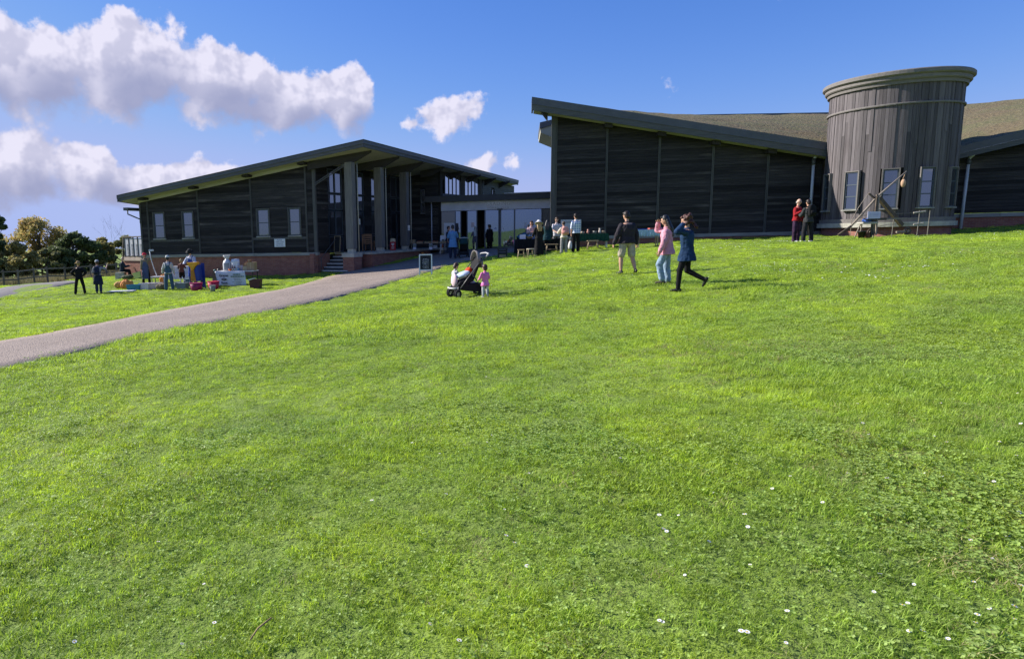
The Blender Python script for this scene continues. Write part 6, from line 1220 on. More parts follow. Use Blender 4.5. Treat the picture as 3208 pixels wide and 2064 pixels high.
# --- trebuchet and rope fence below the tower
TG = lambda px, py, Y: at(px, py, Y)
def trebuchet():
    Y = 27.6; g0 = onlawn(2745, Y); P = prop('trebuchet', 'small wooden trebuchet with a long diagonal throwing arm in front of the round tower', 'catapult', g0); o = np.array(P.location)
    W = lambda px, py, dy=0: tuple(at(px, py, Y + dy) - o)
    TW2, TWD = M('trebuchet_pale', (.25, .21, .17), .7, .2, 6, stretch=(3, 3, 3)), M('trebuchet_dark', (.11, .085, .065), .8, .25, 6)
    part(P, 'throwing_arm', TW2, lambda m: m.tube([W(2665, 710, -.1), W(2748, 617), W(2840, 537, .1)], [.04, .045, .025], 8), True); part(P, 'arm_tip', TWD, lambda m: m.tube([W(2625, 736, -.15), W(2666, 709, -.1)], [.03, .05], 8), True)
    for dy in (-.35, .35): part(P, 'upright', TWD, lambda m: m.bar(W(2735, 736, dy), W(2748, 610, dy*.3), .07)); part(P, 'upright', TW2, lambda m: m.bar(W(2744, 736, dy*.9), W(2753, 614, dy*.3), .05))
    part(P, 'brace', TWD, lambda m: m.bar(W(2752, 618, .2), W(2825, 706, .4), .14)); part(P, 'brace', TWD, lambda m: m.bar(W(2722, 606), W(2745, 626), .06))
    part(P, 'rope', TW2, lambda m: m.tube([W(2721, 606), W(2690, 650), W(2668, 690), W(2664, 736)], .012, 5)); part(P, 'axle', TWD, lambda m: m.tube([W(2748, 617, -.4), W(2748, 617, .4)], .03, 8))
    part(P, 'base_beam', TWD, lambda m: m.bar(W(2700, 688, -.2), W(2775, 686, -.2), .10)); part(P, 'base_beam', TW2, lambda m: m.bar(W(2770, 686, -.15), W(2840, 684, -.1), .06))
    for (px, py) in ((2728, 728), (2842, 724)):
        c = W(px, py, -.2); w = part(P, 'wheel', TWD, lambda m: m.add(*ring_geo(c, .16, .04))); q = part(P, 'hub', TW2, lambda m: m.tube([(c[0], c[1] - .05, c[2]), (c[0], c[1] + .05, c[2])], .05, 8)); q.parent = w
    part(P, 'runner', TW2, lambda m: m.bar(W(2808, 727, -.3), W(2835, 725, -.3), .07)); part(P, 'sling', C('sling_tan', (.50, .33, .22)), lambda m: (m.tube([W(2838, 540, .1), W(2828, 562, .1)], .012, 5), m.ell(W(2830, 574, .1), (.09, .09, .17), 12, 8)), True)
    return P
trebuchet()
_o = at(2738, 674, 27.0); P = prop('trebuchet_sign', 'pale lilac notice board on a dark shelf at the trebuchet', 'sign', _o, -8); part(P, 'panel', M('lilac_panel', (.58, .57, .74), .5, .05, 5), lambda m: m.bbox(-.24, .24, -.01, .01, -.14, .14, .005)); part(P, 'shelf', BLKM, lambda m: m.box(-.28, .40, -.02, .20, -.19, -.145)); part(P, 'post', BLKM, lambda m: m.box(-.03, .03, .05, .1, -.95, -.19))
for i in range(3): part(P, 'print_line', M('lilac_ink', (.30, .32, .55), .6, .1, 5), lambda m: m.box(-.17, .17, -.014, -.0105, .05 - i*.055, .065 - i*.055))
_o = at(2702, 684, 27.2); T_ = prop('trestle_stand', 'small trestle with a stone coloured top left of the trebuchet sign', 'table', onlawn(2705, 27.2)); part(T_, 'tabletop', STONE, lambda m: m.bbox(-.32, .32, -.2, .2, .62, .70, .02))
for (a, b) in ((-.28, -.45), (.26, .22), (-.22, -.2), (.3, .36)): part(T_, 'leg', M('trebuchet_pale', None), lambda m: m.bar((b, .1, -.05), (a, 0, .62), .035))
_q = T_.location; m = MB(); m.ell((0, 0, .05), (.20, .14, .08), 14, 8); o = meld(m, 'blue_cloth', C('cloth_blue_bundle', (.05, .12, .40), var=.4), None, .015, 1, .05); o.location = (_q[0] - .02, _q[1], _q[2] + .71); tag(o, 'crumpled blue cloth lying on the trestle by the trebuchet', 'cloth')
_q = onlawn(2690, 27.1); single('bucket', 'black bucket under the trestle by the tower', 'bucket', BLKM, _q, lambda m: m.lathe([(.10, 0), (.14, .30), (.15, .30), (.15, .33), (.12, .32), (.09, .02)], 16), smooth=True); _q = onlawn(2708, 27.2); single('barrel', 'little brown barrel next to the black bucket', 'barrel', M('barrel_brown', (.20, .085, .035), .7, .3, 6), _q, lambda m: m.lathe([(.10, 0), (.13, .14), (.10, .28), (.01, .28)], 16), smooth=True)
def rope_fence():
    Y = 28.0; g0 = onlawn(2850, Y); P = prop('rope_barrier', 'thin rope and pole barrier in front of the tower base', 'barrier', g0); o = np.array(P.location); W = lambda px, py, dy=0: tuple(at(px, py, Y + dy) - o)
    RP, PL = M('rope_grey', (.22, .20, .17), .9, .2, 9), M('pole_pale', (.50, .45, .38), .7, .15, 6)
    for px in (2784, 2862, 2894): b = onlawn(px, Y) - o; part(P, 'post', RP, lambda m: m.tube([tuple(b), (b[0] + .03, b[1], b[2] + 1.05)], .015, 6))
    part(P, 'rope', RP, lambda m: m.tube([W(2690, 676), W(2784, 671), W(2866, 667)], .012, 6)); part(P, 'rope', RP, lambda m: m.tube([W(2740, 712), W(2784, 703), W(2862, 702)], .012, 6))
    part(P, 'pole', PL, lambda m: m.tube([W(2862, 667), W(2900, 662)], .03, 8)); part(P, 'pole', PL, lambda m: m.tube([W(2862, 703), W(2892, 699)], .03, 8))
rope_fence()
_q = ground(2936, 724); single('paper_scrap', 'white scrap lying on the grass edge below the east wing', 'paper', WHTP, (_q[0], _q[1], _q[2] + .03), lambda m: m.prism([(-.13, 0), (.05, 0), (.14, .16), (.10, .20), (0, .10)], -.04, .05))
# --- cider stall on the left lawn
BT = onlawn(742, 33.0); BTp = (BT[0], 33.0, BT[2]); BR_ = -12
bt = table(BTp, BR_, 2.05, .7, .72, 'white topped stall table with the printed cider banner', WHTP, BLKM, None, group='stall tables')
bx_ = lambda d, y=0, z=.725: (BT[0] + d*math.cos(math.radians(BR_)) - y*math.sin(math.radians(BR_)), 33.0 + d*math.sin(math.radians(BR_)) + y*math.cos(math.radians(BR_)), BT[2] + z)
BN = prop('stall_banner', 'white banner reading Grazes Knot with a black diamond hung on the cider table', 'banner', bx_(-.12, -.38, .70), BR_)
def ban(m):
    n, k = 26, 8; vs = []; fs = []
    for j in range(k + 1):
        for i in range(n + 1): u, v = i/n, j/k; x = (-.88 + .16*v) + (1.62 - .08*v - .03)*u; vs.append((x, -.02 - .05*v*v + .018*math.sin(u*14 + v*3)*v, -v*.70 + .02*math.sin(u*9)*(1 if j == k else .3)*v))
    for j in range(k):
        for i in range(n): q = j*(n + 1) + i; fs.append((q, q + n + 1, q + n + 2, q + 1))
    m.add(vs, fs)
o = part(BN, 'sheet', M('banner_white', (.58, .63, .70), .6, .08, 3), ban, True); sd_ = o.modifiers.new('thick', 'SOLIDIFY'); sd_.thickness = .004
INK, GINK = M('banner_ink', (.02, .025, .04), .6, .1, 5), M('banner_green', (.05, .14, .09), .6, .15, 5)
text('lettering', 'Grazes', .17, INK, BN, (-.40, -.048, -.20), (math.pi/2, 0, 0), .001, bold=.004); text('lettering', 'Knot', .16, INK, BN, (-.36, -.095, -.56), (math.pi/2 + .1, 0, 0), .001, bold=.004)
part(BN, 'diamond_emblem', INK, lambda m: m.prism([(-.56, -.385), (-.38, -.31), (-.20, -.385), (-.38, -.46)], -.075, -.062)); part(BN, 'emblem_centre', M('banner_white', None), lambda m: m.prism([(-.43, -.385), (-.38, -.36), (-.33, -.385), (-.38, -.41)], -.08, -.0755))
r_ = random.Random(2)
for (z, x0, x1, hh) in ((-.17, .10, .50, .045), (-.27, -.02, .68, .045), (-.36, .12, .48, .02), (-.43, .16, .52, .02), (-.52, .05, .55, .02), (-.60, .14, .50, .02)):
    x = x0
    while x < x1: L = r_.uniform(.06, .13); part(BN, 'print_line', GINK if hh > .03 else M('banner_grey', (.25, .29, .33), .6, .1, 5), lambda m: m.box(x, min(x + L, x1), -.072 - .02*(-z), -.05, z, z + hh)); x += L + .03
def jar(pos, label, name, prof, mat, extra=None): P = prop(name, label, 'container', pos, 0, 'things on the banner table'); part(P, 'vessel', mat, lambda m: m.lathe(prof, 22), True); extra and extra(P); return P
jar(bx_(-.50), 'tall white barrel with an open bowl on top on the banner table', 'juice_barrel', [(.20, 0), (.21, .10), (.21, .36), (.17, .48), (.09, .54), (.09, .58)], WHTP, lambda P: (part(P, 'bowl', WHTP, lambda m: m.lathe([(.08, .58), (.12, .64), (.19, .76), (.185, .765), (.11, .66), (.02, .62)], 22), True), part(P, 'grey_label', M('label_grey', (.28, .31, .34), .6, .1, 5), lambda m: m.lathe([(.213, .04), (.215, .06), (.215, .36), (.213, .38)], 10, a0=-2.3, a1=-.9, close=False), True)))
jar(bx_(-.05), 'white upturned bucket in the middle of the banner table', 'bucket', [(.20, 0), (.195, .08), (.21, .40), (.19, .56), (.02, .575)], M('bucket_white', (.66, .68, .74), .5, .06, 5))
for i, d in enumerate((-.10, .02)):
    P = prop('bottle', ('left' if i == 0 else 'right') + ' dark brown bottle in front of the white bucket', 'bottle', bx_(d, -.26), 0, 'bottles on the banner table'); part(P, 'glass', M('bottle_brown', (.06, .018, .012), .2, .2, 6, spec=.6), lambda m: m.lathe([(.035, 0), (.036, .16), (.014, .22), (.014, .28), (.001, .281)], 14), True); part(P, 'bottle_label', M('bottle_label', (.45, .46, .48), .6, .2, 9), lambda m: m.lathe([(.0365, .04), (.037, .05), (.037, .11), (.0365, .12)], 14, close=False), True)
single('bowl', 'small orange bowl beside the juice barrel', 'bowl', M('bowl_orange', (.75, .16, .03), .5, .1, 5), bx_(-.26, -.22), lambda m: m.lathe([(.05, 0), (.09, .09), (.085, .09), (.04, .02)], 16), smooth=True)
def carton(pos, w, d, h, label, mat, rz=BR_, flap=True):
    P = prop('carton', label, 'box', pos, rz, 'boxes on the banner table'); part(P, 'box_body', mat, lambda m: m.bbox(-w/2, w/2, -d/2, d/2, 0, h, .004))
    if flap: part(P, 'flap', mat, lambda m: m.prism([(-w/2, h), (-w/2 + .01, h), (-w/2 - .05, h + .05), (-w/2 - .06, h + .045)], -d/2 + .01, d/2 - .01))
    part(P, 'tape', M('tape', (.45, .36, .22), .5, .1, 5), lambda m: m.box(-.02, .02, -d/2 - .002, d/2 + .002, h*.2, h + .002)); return P
carton(bx_(.80, .02), .42, .34, .40, 'large brown cardboard box at the right end of the banner table', CARD)
carton(bx_(.50, .0), .24, .26, .22, 'pale labelled box left of the large brown cardboard box', M('carton_cream', (.44, .36, .22), .8, .15, 6), flap=False); carton(bx_(.24, .0), .26, .26, .26, 'lilac labelled box in the middle of the small boxes', M('carton_lilac', (.42, .36, .42), .8, .15, 6)); carton(bx_(.12, -.22), .20, .12, .12, 'little blue carton at the front of the banner table', M('carton_blue', (.20, .34, .50), .7, .15, 6), flap=False)
carton(bx_(.50, .0, .945), .20, .16, .14, 'left reddish brown small box on top of the cartons', M('carton_red', (.32, .15, .08), .8, .15, 6), flap=False); carton(bx_(.72, -.05, 1.13), .20, .16, .12, 'right reddish brown small box on top of the large box', M('carton_red', None), flap=False)
def tub(pos, r0, r1, h, label, mat, name='tub', rim=True, sq=False, rz=0, l=None, d=None):
    P = prop(name, label, 'tub', pos, rz, 'tubs and buckets at the cider stall')
    if sq:
        a, b, c, e = l/2, d/2, l/2 + .03, d/2 + .03; vs = [(-a, -b, 0), (a, -b, 0), (a, b, 0), (-a, b, 0), (-c, -e, h), (c, -e, h), (c, e, h), (-c, e, h), (-c + .02, -e + .02, h), (c - .02, -e + .02, h), (c - .02, e - .02, h), (-c + .02, e - .02, h), (-a + .02, -b + .02, .02), (a - .02, -b + .02, .02), (a - .02, b - .02, .02), (-a + .02, b - .02, .02)]
        part(P, 'shell', mat, lambda m: m.add(vs, [(3, 2, 1, 0), (12, 13, 14, 15)] + [(q + i, q + (i + 1) % 4, q + 4 + (i + 1) % 4, q + 4 + i) for q in (0, 4, 8) for i in range(4)]), bevel=.008)
        part(P, 'rim', mat, lambda m: [m.box(x0, x1, y0, y1, h - .03, h + .008) for (x0, x1, y0, y1) in ((-c - .015, c + .015, -e - .015, -e + .005), (-c - .015, c + .015, e - .005, e + .015), (-c - .015, -c + .005, -e + .005, e - .005), (c - .005, c + .015, -e + .005, e - .005))])
    else:
        part(P, 'shell', mat, lambda m: m.lathe([(r0, 0), (r1, h), (r1 - .015, h), (r0 - .01, .02)], 22), True); part(P, 'rim', mat, lambda m: m.lathe([(r1, h - .03), (r1 + .015, h - .025), (r1 + .015, h + .004), (r1 - .01, h + .004)], 22))
        part(P, 'handle', STEEL, lambda m: m.tube([(r1*math.cos(t), -r1*.25 - .02, h + .0 + r1*.35*math.sin(t)) for t in np.linspace(0, math.pi, 9)], .006, 5), True)
    return P
_g = lambda px, py: ground(px, py)
tub(_g(670, 908), .22, .28, .42, 'red round tub left of the banner table', M('tub_red', (.50, .02, .07), .5, .08, 4)); tub(_g(667, 914), .11, .14, .28, 'small grey bucket in front of the red tub', M('bucket_grey', (.22, .24, .23), .5, .1, 4), 'bucket')
_q = onlawn(682, 33.4); P = prop('brown_bin', 'tall brown bin with dark bottles on top at the left of the banner table', 'bin', _q, -10); part(P, 'bin_wall', M('bin_brown', (.19, .15, .11), .75, .2, 5), lambda m: m.bbox(-.22, .22, -.22, .22, 0, .66, .02)); part(P, 'bin_lid', M('bin_lid', (.26, .17, .11), .7, .2, 5), lambda m: m.bbox(-.24, .24, -.24, .24, .66, .71, .01)); part(P, 'bottle_top', BLKM, lambda m: m.lathe([(.08, .71), (.09, .82), (.03, .90), (.001, .9)], 12, (.05, 0, 0)), True); part(P, 'bottle_top', M('green_top', (.10, .22, .19), .4, .2, 5), lambda m: m.lathe([(.07, .71), (.08, .80), (.03, .86), (.001, .86)], 12, (-.13, -.05, 0)), True)
P = tub(_g(802, 901), 0, 0, .40, 'dark maroon crate with a white sheet at the right of the banner', M('crate_maroon', (.07, .022, .03), .6, .2, 4), 'crate', sq=True, l=.46, d=.38, rz=-8); part(P, 'white_sheet', WHTP, lambda m: m.prism([(-.30, .36), (.02, .46), (.02, .50), (-.30, .42)], -.26, .0))
# apple mill
MP = onlawn(616, 32.9); P = prop('apple_mill', 'tall yellow and blue apple mill with a flared hopper over the purple tub', 'mill', MP, -8); YEL, BLU = M('mill_yellow', (.72, .36, .015), .45, .08, 5, spec=.4), M('mill_blue', (.012, .045, .26), .5, .1, 4)
part(P, 'hopper', YEL, lambda m: m.prism([(-.36, 1.30), (.20, 1.32), (.17, 1.20), (.02, 1.06), (-.04, .92), (-.18, .92), (-.20, 1.06), (-.33, 1.18)], -.30, -.04), bevel=.02); part(P, 'hopper_inner', M('mill_orange', (.80, .42, .03), .5, .05, 5), lambda m: m.prism([(-.24, 1.20), (.10, 1.22), (.0, 1.10), (-.06, 1.00), (-.14, 1.10)], -.32, -.305)); part(P, 'chute', M('mill_amber', (.42, .19, .02), .5, .12, 5), lambda m: m.prism([(-.20, .92), (-.02, .92), (.06, .36), (-.22, .36)], -.28, -.06), bevel=.015)
part(P, 'housing', BLU, lambda m: m.prism([(-.02, .92), (.10, 1.10), (.20, 1.18), (.26, .40), (.06, .36)], -.26, .12), bevel=.02); part(P, 'leg', BLKM, lambda m: m.bar((.2, .05, 0), (.2, .05, .4), .05)); part(P, 'leg', BLKM, lambda m: m.bar((-.15, .1, 0), (-.1, .0, .4), .05))
P = prop('blue_sheet', 'blue plastic sheet hanging behind the apple mill', 'sheet', (MP[0] + .12, MP[1] + .22, MP[2]), -8); part(P, 'sheet', BLU, lambda m: m.prism([(-.05, .05), (.24, .0), (.22, 1.25), (.05, 1.25)], 0, .03))
tub(_g(616, 911), .23, .30, .40, 'purple red tub under the apple mill', M('tub_purple', (.26, .02, .10), .5, .08, 4))
tub((BOYP[0], BOYP[1], BOYP[2]), 0, 0, BOX_H - .01, 'grey upturned crate the boy stands on', M('crate_grey', (.20, .25, .29), .6, .08, 4), 'crate', sq=True, l=.46, d=.40, rz=-10); part(bpy.data.objects[[o.name for o in bpy.data.objects if o.name.startswith('crate') and o.get('label', '').startswith('grey upturned')][0]], 'lid', M('crate_grey', None), lambda m: m.box(-.25, .25, -.22, .22, BOX_H - .012, BOX_H))
tub(_g(556, 904), .14, .18, .30, 'grey green bucket beside the dungarees worker', M('bucket_teal', (.13, .18, .18), .5, .1, 4), 'bucket'); tub(_g(588, 897), .17, .20, .34, 'teal grey tub behind the crate the boy stands on', M('tub_teal', (.16, .24, .27), .5, .1, 4))
WT = onlawn(566, 35.2); table((WT[0], 35.2, WT[2]), -10, 1.5, .6, .62, 'white clothed table behind the boy and the apple mill', WHTP, BLKM, C('cloth_pinkish_white', (.62, .58, .60), var=.06), .30, 'stall tables')
P = carton((WT[0] + .0, 35.2, WT[2] + .63), 1.15, .4, .36, 'long pale box on the white clothed table', M('carton_white', (.60, .57, .57), .7, .08, 4), -10, False)
FT = onlawn(498, 35.0); table((FT[0], 35.0, FT[2]), -8, .78, .5, .52, 'small white folding table with a bent white pole', WHTP, STEEL, None, group='stall tables')
P = prop('white_pole', 'tall bent white pole with a tap fixed at its top rising from the folding table', 'pole', (FT[0], 35.0, FT[2] + .52)); part(P, 'pole_tube', WHTP, lambda m: m.tube([(-.12, 0, 0), (-.24, 0, .35), (-.36, 0, .85), (-.42, 0, 1.35)], .025, 8), True); part(P, 'tap', PIPE, lambda m: m.bbox(-.46, -.20, -.05, .05, 1.32, 1.42, .02))
# bags, trays and sacks on the ground
def sack(pos, rx, ry, rz_, h, label, mat, rot=0, name='sack'):
    m = MB(); R = Matrix.Rotation(math.radians(rot), 3, 'Y'); m.ell((0, 0, h*.5), (rx, ry, h*.55), 16, 10, R); m.ell((rx*.4, 0, h*.7), (rx*.55, ry*.8, h*.4), 14, 8, R); o = meld(m, name, mat, None, .02, 1, .06); o.location = tuple(float(v) for v in pos); o.rotation_euler = (0, 0, math.radians(rz_)); return tag(o, label, 'sack', 'apple sacks on the left lawn')
GOLD, ORNG = M('sack_gold', (.55, .32, .10), .85, .35, 9), M('sack_orange', (.58, .22, .06), .85, .3, 9)
sack(_g(374, 904), .26, .2, 10, .34, 'golden sack at the left end of the row of tubs', GOLD); sack(_g(394, 907), .30, .2, -20, .46, 'tall orange sack leaning beside the blue tub', ORNG, -30); sack(_g(404, 901), .26, .18, 0, .34, 'flat golden sack behind the orange one', GOLD)
tub(_g(424, 909), 0, 0, .26, 'blue rectangular tub between the sacks and the white trays', M('tub_blue', (.02, .19, .30), .5, .1, 4), sq=True, l=.66, d=.40, rz=-8)
tub(_g(462, 907), 0, 0, .32, 'large white tray box nearest to the blue tub', M('tray_white', (.62, .58, .62), .5, .06, 4), 'tray', sq=True, l=.52, d=.5, rz=-20); tub(_g(488, 905), 0, 0, .30, 'pinkish white tray box in front of the folding table', M('tray_pink', (.68, .56, .58), .5, .06, 4), 'tray', sq=True, l=.56, d=.45, rz=8)
sack(_g(507, 908), .30, .2, 0, .28, 'brown crumpled sack in front of the white trays', M('sack_brown', (.16, .13, .08), .9, .4, 9)); sack(_g(511, 893), .18, .16, 0, .50, 'sack of orange apples under the folding table', ORNG)
single('flat_board', 'white flat board lying on the grass in front of the sacks', 'board', M('board_white', (.66, .66, .72), .6, .05, 4), _g(380, 916), lambda m: m.prism([(-.72, .02), (.70, .03), (.66, .07), (-.60, .06)], -.22, .22), rz=-4)
# green tub in the worker's hand, worker with shovel head
_w = ground(459, 889); P = tub((_w[0] - .33, _w[1] - .28, _w[2] + .36), 0, 0, .32, 'light green tub carried by the worker in the red cap', M('tub_lime', (.42, .58, .22), .5, .08, 4), sq=True, l=.34, d=.30, rz=12); P.rotation_euler = (0, math.radians(-14), math.radians(12))
sack(onlawn(398, 39.4), .36, .22, 0, .24, 'olive bag lying at the foot of the brick ramp wall', M('sack_olive', (.10, .11, .055), .9, .3, 8), name='bag'); 
_q = onlawn(382, 40.5); single('stone_seat', 'low block seat under the seated person by the ramp wall', 'seat', STONE, (_q[0] - .05, 40.45, _q[2] - .2), lambda m: m.bbox(-.3, .25, -.2, .25, 0, .58, .03))
finish()

# ------------------------------------------------------------------ grass
def make_tuft(name, nb, rad, hmin, hmax, wid, mat, lean=.5, seg=3, extra=None, seed=1):
    r = random.Random(seed); m = MB(); m.mat(mat)
    for i in range(nb):
        a = r.uniform(0, 6.283); q = rad*math.sqrt(r.random()); x, y = q*math.cos(a), q*math.sin(a); h = r.uniform(hmin, hmax); w = wid*r.uniform(.6, 1.3)
        d = r.uniform(0, 6.283); ln = h*lean*r.uniform(.2, 1.3); f = d + 1.57 + r.uniform(-.5, .5); vs = []
        for k in range(seg + 1):
            t = k/seg; ww = w*(1 - t**1.6)*.5; cx, cy, cz = x + math.cos(d)*ln*t*t, y + math.sin(d)*ln*t*t, h*t*(1 - .25*t*lean) - .01
            if k < seg: vs += [(cx - math.cos(f)*ww, cy - math.sin(f)*ww, cz), (cx + math.cos(f)*ww, cy + math.sin(f)*ww, cz)]
            else: vs.append((cx, cy, cz))
        fs = [(2*k, 2*k + 1, 2*k + 3, 2*k + 2) for k in range(seg - 1)] + [(2*seg - 2, 2*seg - 1, 2*seg)]
        m.add(vs, fs)
    if extra: extra(m, r)
    return m
def leaf_disc(m, c, rad, ax, tilt, seg=5):
    """a small round leaf"""
    T = Matrix.Rotation(ax, 3, 'Z') @ Matrix.Rotation(tilt, 3, 'X'); vs = [tuple(Vector(c))]
    for k in range(seg): t = 6.283*k/seg; vs.append(tuple(Vector(c) + T @ Vector((rad*math.cos(t), rad*math.sin(t), .12*rad))))
    m.add(vs, [(0, 1 + k, 1 + (k + 1) % seg) for k in range(seg)])
def clover(m, r, n=26, rad=.12):
    for i in range(n):
        a = r.uniform(0, 6.28); q = rad*math.sqrt(r.random()); c = (q*math.cos(a), q*math.sin(a), r.uniform(.015, .05)); b = r.uniform(0, 6.28)
        for k in range(3): t = b + k*2.094; leaf_disc(m, (c[0] + .0065*math.cos(t), c[1] + .0065*math.sin(t), c[2]), .0068, t, r.uniform(.1, .6), 4)
def rosette(m, r, n=8, L=.055):
    for i in range(n):
        a = 6.283*i/n + r.uniform(-.25, .25); l = L*r.uniform(.55, 1.1); w = l*.15; e = r.uniform(.25, .8); vs = []
        for t, ww in ((0, .25), (.35, 1), (.7, .9), (1, 0)):
            rr = l*t*math.cos(e*(1 - .5*t)); z = .008 + l*t*math.sin(e*(1 - t*.75)); c = Vector((math.cos(a)*rr, math.sin(a)*rr, z)); s = Vector((-math.sin(a), math.cos(a), 0))*w*ww
            vs += [tuple(c - s), tuple(c + s)]
        m.add(vs, [(0, 1, 3, 2), (2, 3, 5, 4), (4, 5, 7, 6)])
GRASS_COL = bpy.data.collections.new('grass_patterns')      # not linked to the scene: only instanced
def pattern(mb, name):
    o = mb.build(name); COL.objects.unlink(o); GRASS_COL.objects.link(o); return o
gb, cl, db = MATS['grass_blade'], MATS['clover_leaf'], MATS['dry_blade']
for i in range(4): pattern(make_tuft('t', 90, .09, .014, .044, .0046, gb, 1.0, 3, (lambda m, r: (m.mat(cl), clover(m, r, 5, .1))) if i == 1 else None, seed=i), f'a{i}_turf')
for i in range(3): pattern(make_tuft('t', 70, .09, .014, .042, .0042, gb, 1.0, 3, lambda m, r: (m.mat(cl), clover(m, r, 16, .1)), seed=10 + i), f'b{i}_clover')
for i in range(2): pattern(make_tuft('t', 50, .07, .035, .085, .005, gb, .8, 3, seed=20 + i), f'c{i}_tall')
for i in range(2): pattern(make_tuft('t', 8, .05, .02, .05, .004, gb, .9, 3, lambda m, r: (m.mat(cl), rosette(m, r)), seed=30 + i), f'd{i}_rosette')
pattern(make_tuft('t', 26, .08, .02, .06, .0035, db, 1.5, 3, seed=40), 'e0_dry')
for i in range(3): pattern(make_tuft('t', 170, .25, .02, .06, .011, gb, 1.0, 2, seed=50 + i), f'f{i}_far')
pattern(make_tuft('t', 130, .2, .06, .15, .012, gb, .8, 2, seed=60), 'g0_tussock')
names = sorted(o.name for o in GRASS_COL.objects); IDX = {k: [i for i, n in enumerate(names) if n[0] == k] for k in 'abcdefg'}
def scatter():
    pts = []
    def ring(y0, y1, dens, chooser, sc):
        A = (y1 - y0)*(1.62*(y0 + y1)/2 + 3); n = int(A*dens); Y = np.sqrt(RNG.uniform(y0*y0, y1*y1, n)); lo = -.62*Y - 1.2; hi = 1.0*Y + 1.2; X = lo + (hi - lo)*RNG.random(n)
        return X, Y, chooser(X, Y), RNG.uniform(*sc, n)
    def near(X, Y):
        n = len(X); cmask = value_noise(X/1.1, Y/1.1, 21) + .35*value_noise(X/.35, Y/.35, 22) + .05*X - .02*Y; wm = value_noise(X/.8 + 5, Y/.5, 33); r = RNG.random(n)
        k = RNG.choice(IDX['a'], n); k = np.where((cmask > .80) & (r < .42), RNG.choice(IDX['b'], n), k)
        k = np.where((wm > .66) & (r > .975), RNG.choice(IDX['d'], n), k); k = np.where(r < .02, RNG.choice(IDX['c'], n), k); k = np.where((r > .04) & (r < .075), IDX['e'][0], k)
        dm = value_noise(X/1.4 + 3, Y/1.1, 91); k = np.where((dm > .78) & (r > .5) & (r < .72), IDX['e'][0], k)
        tm = value_noise(X/1.9, Y/1.3, 41); k = np.where((tm > np.where((X < .2) & (Y < 6), .60, .80)) & (r < .4), RNG.choice(IDX['c'], n), k); return k
    def farc(X, Y):
        n = len(X); r = RNG.random(n); tm = value_noise(X/2.2, Y/2.2, 47); k = RNG.choice(IDX['f'], n); k = np.where((tm > .74) & (r < .16), IDX['g'][0], k); return k
    for a in (ring(1.9, 5, 370, near, (.75, 1.15)), ring(5, 10, 200, near, (.85, 1.35)), ring(10, 17, 80, near, (1.3, 2.1)), ring(14, 26, 22, farc, (.7, 1.05)), ring(26, 48, 9, farc, (.8, 1.2))): pts.append(a)
    tus = [(1985, 903), (2002, 900), (2525, 823), (2440, 806), (1640, 880), (1700, 905), (1745, 850), (780, 1000), (680, 1035), (1310, 955), (1150, 1020), (300, 985), (150, 1005), (380, 965), (1690, 1020), (900, 965), (2240, 1000), (2700, 900), (480, 960), (60, 980), (590, 1010), (1880, 960), (2350, 930)]
    tp_ = [ground(px + RNG.normal(0, 10), py + RNG.normal(0, 3)) for px, py in tus for _ in range(3)]
    pts.append((np.array([q[0] for q in tp_]), np.array([q[1] for q in tp_]), np.full(len(tp_), IDX['g'][0]), RNG.uniform(.7, 1.3, len(tp_))))
    X = np.concatenate([p[0] for p in pts]); Y = np.concatenate([p[1] for p in pts]); K = np.concatenate([p[2] for p in pts]); S = np.concatenate([p[3] for p in pts])
    leafy = np.isin(K, IDX['b'] + IDX['d']); S = np.where(leafy, np.minimum(S, 1.15), S)
    ok = ~inside(PATH_POLY, X, Y) & ~inside(LANE_POLY, X, Y)
    for poly in FOOTPRINTS: ok &= ~inside(np.array(poly), X, Y)
    X, Y, K, S = X[ok], Y[ok], K[ok], S[ok]; S = S*(.8 + .45*value_noise(X/1.3, Y/1.3, 61))
    Z = hgt(X, Y) - .004
    return X, Y, Z, K, S
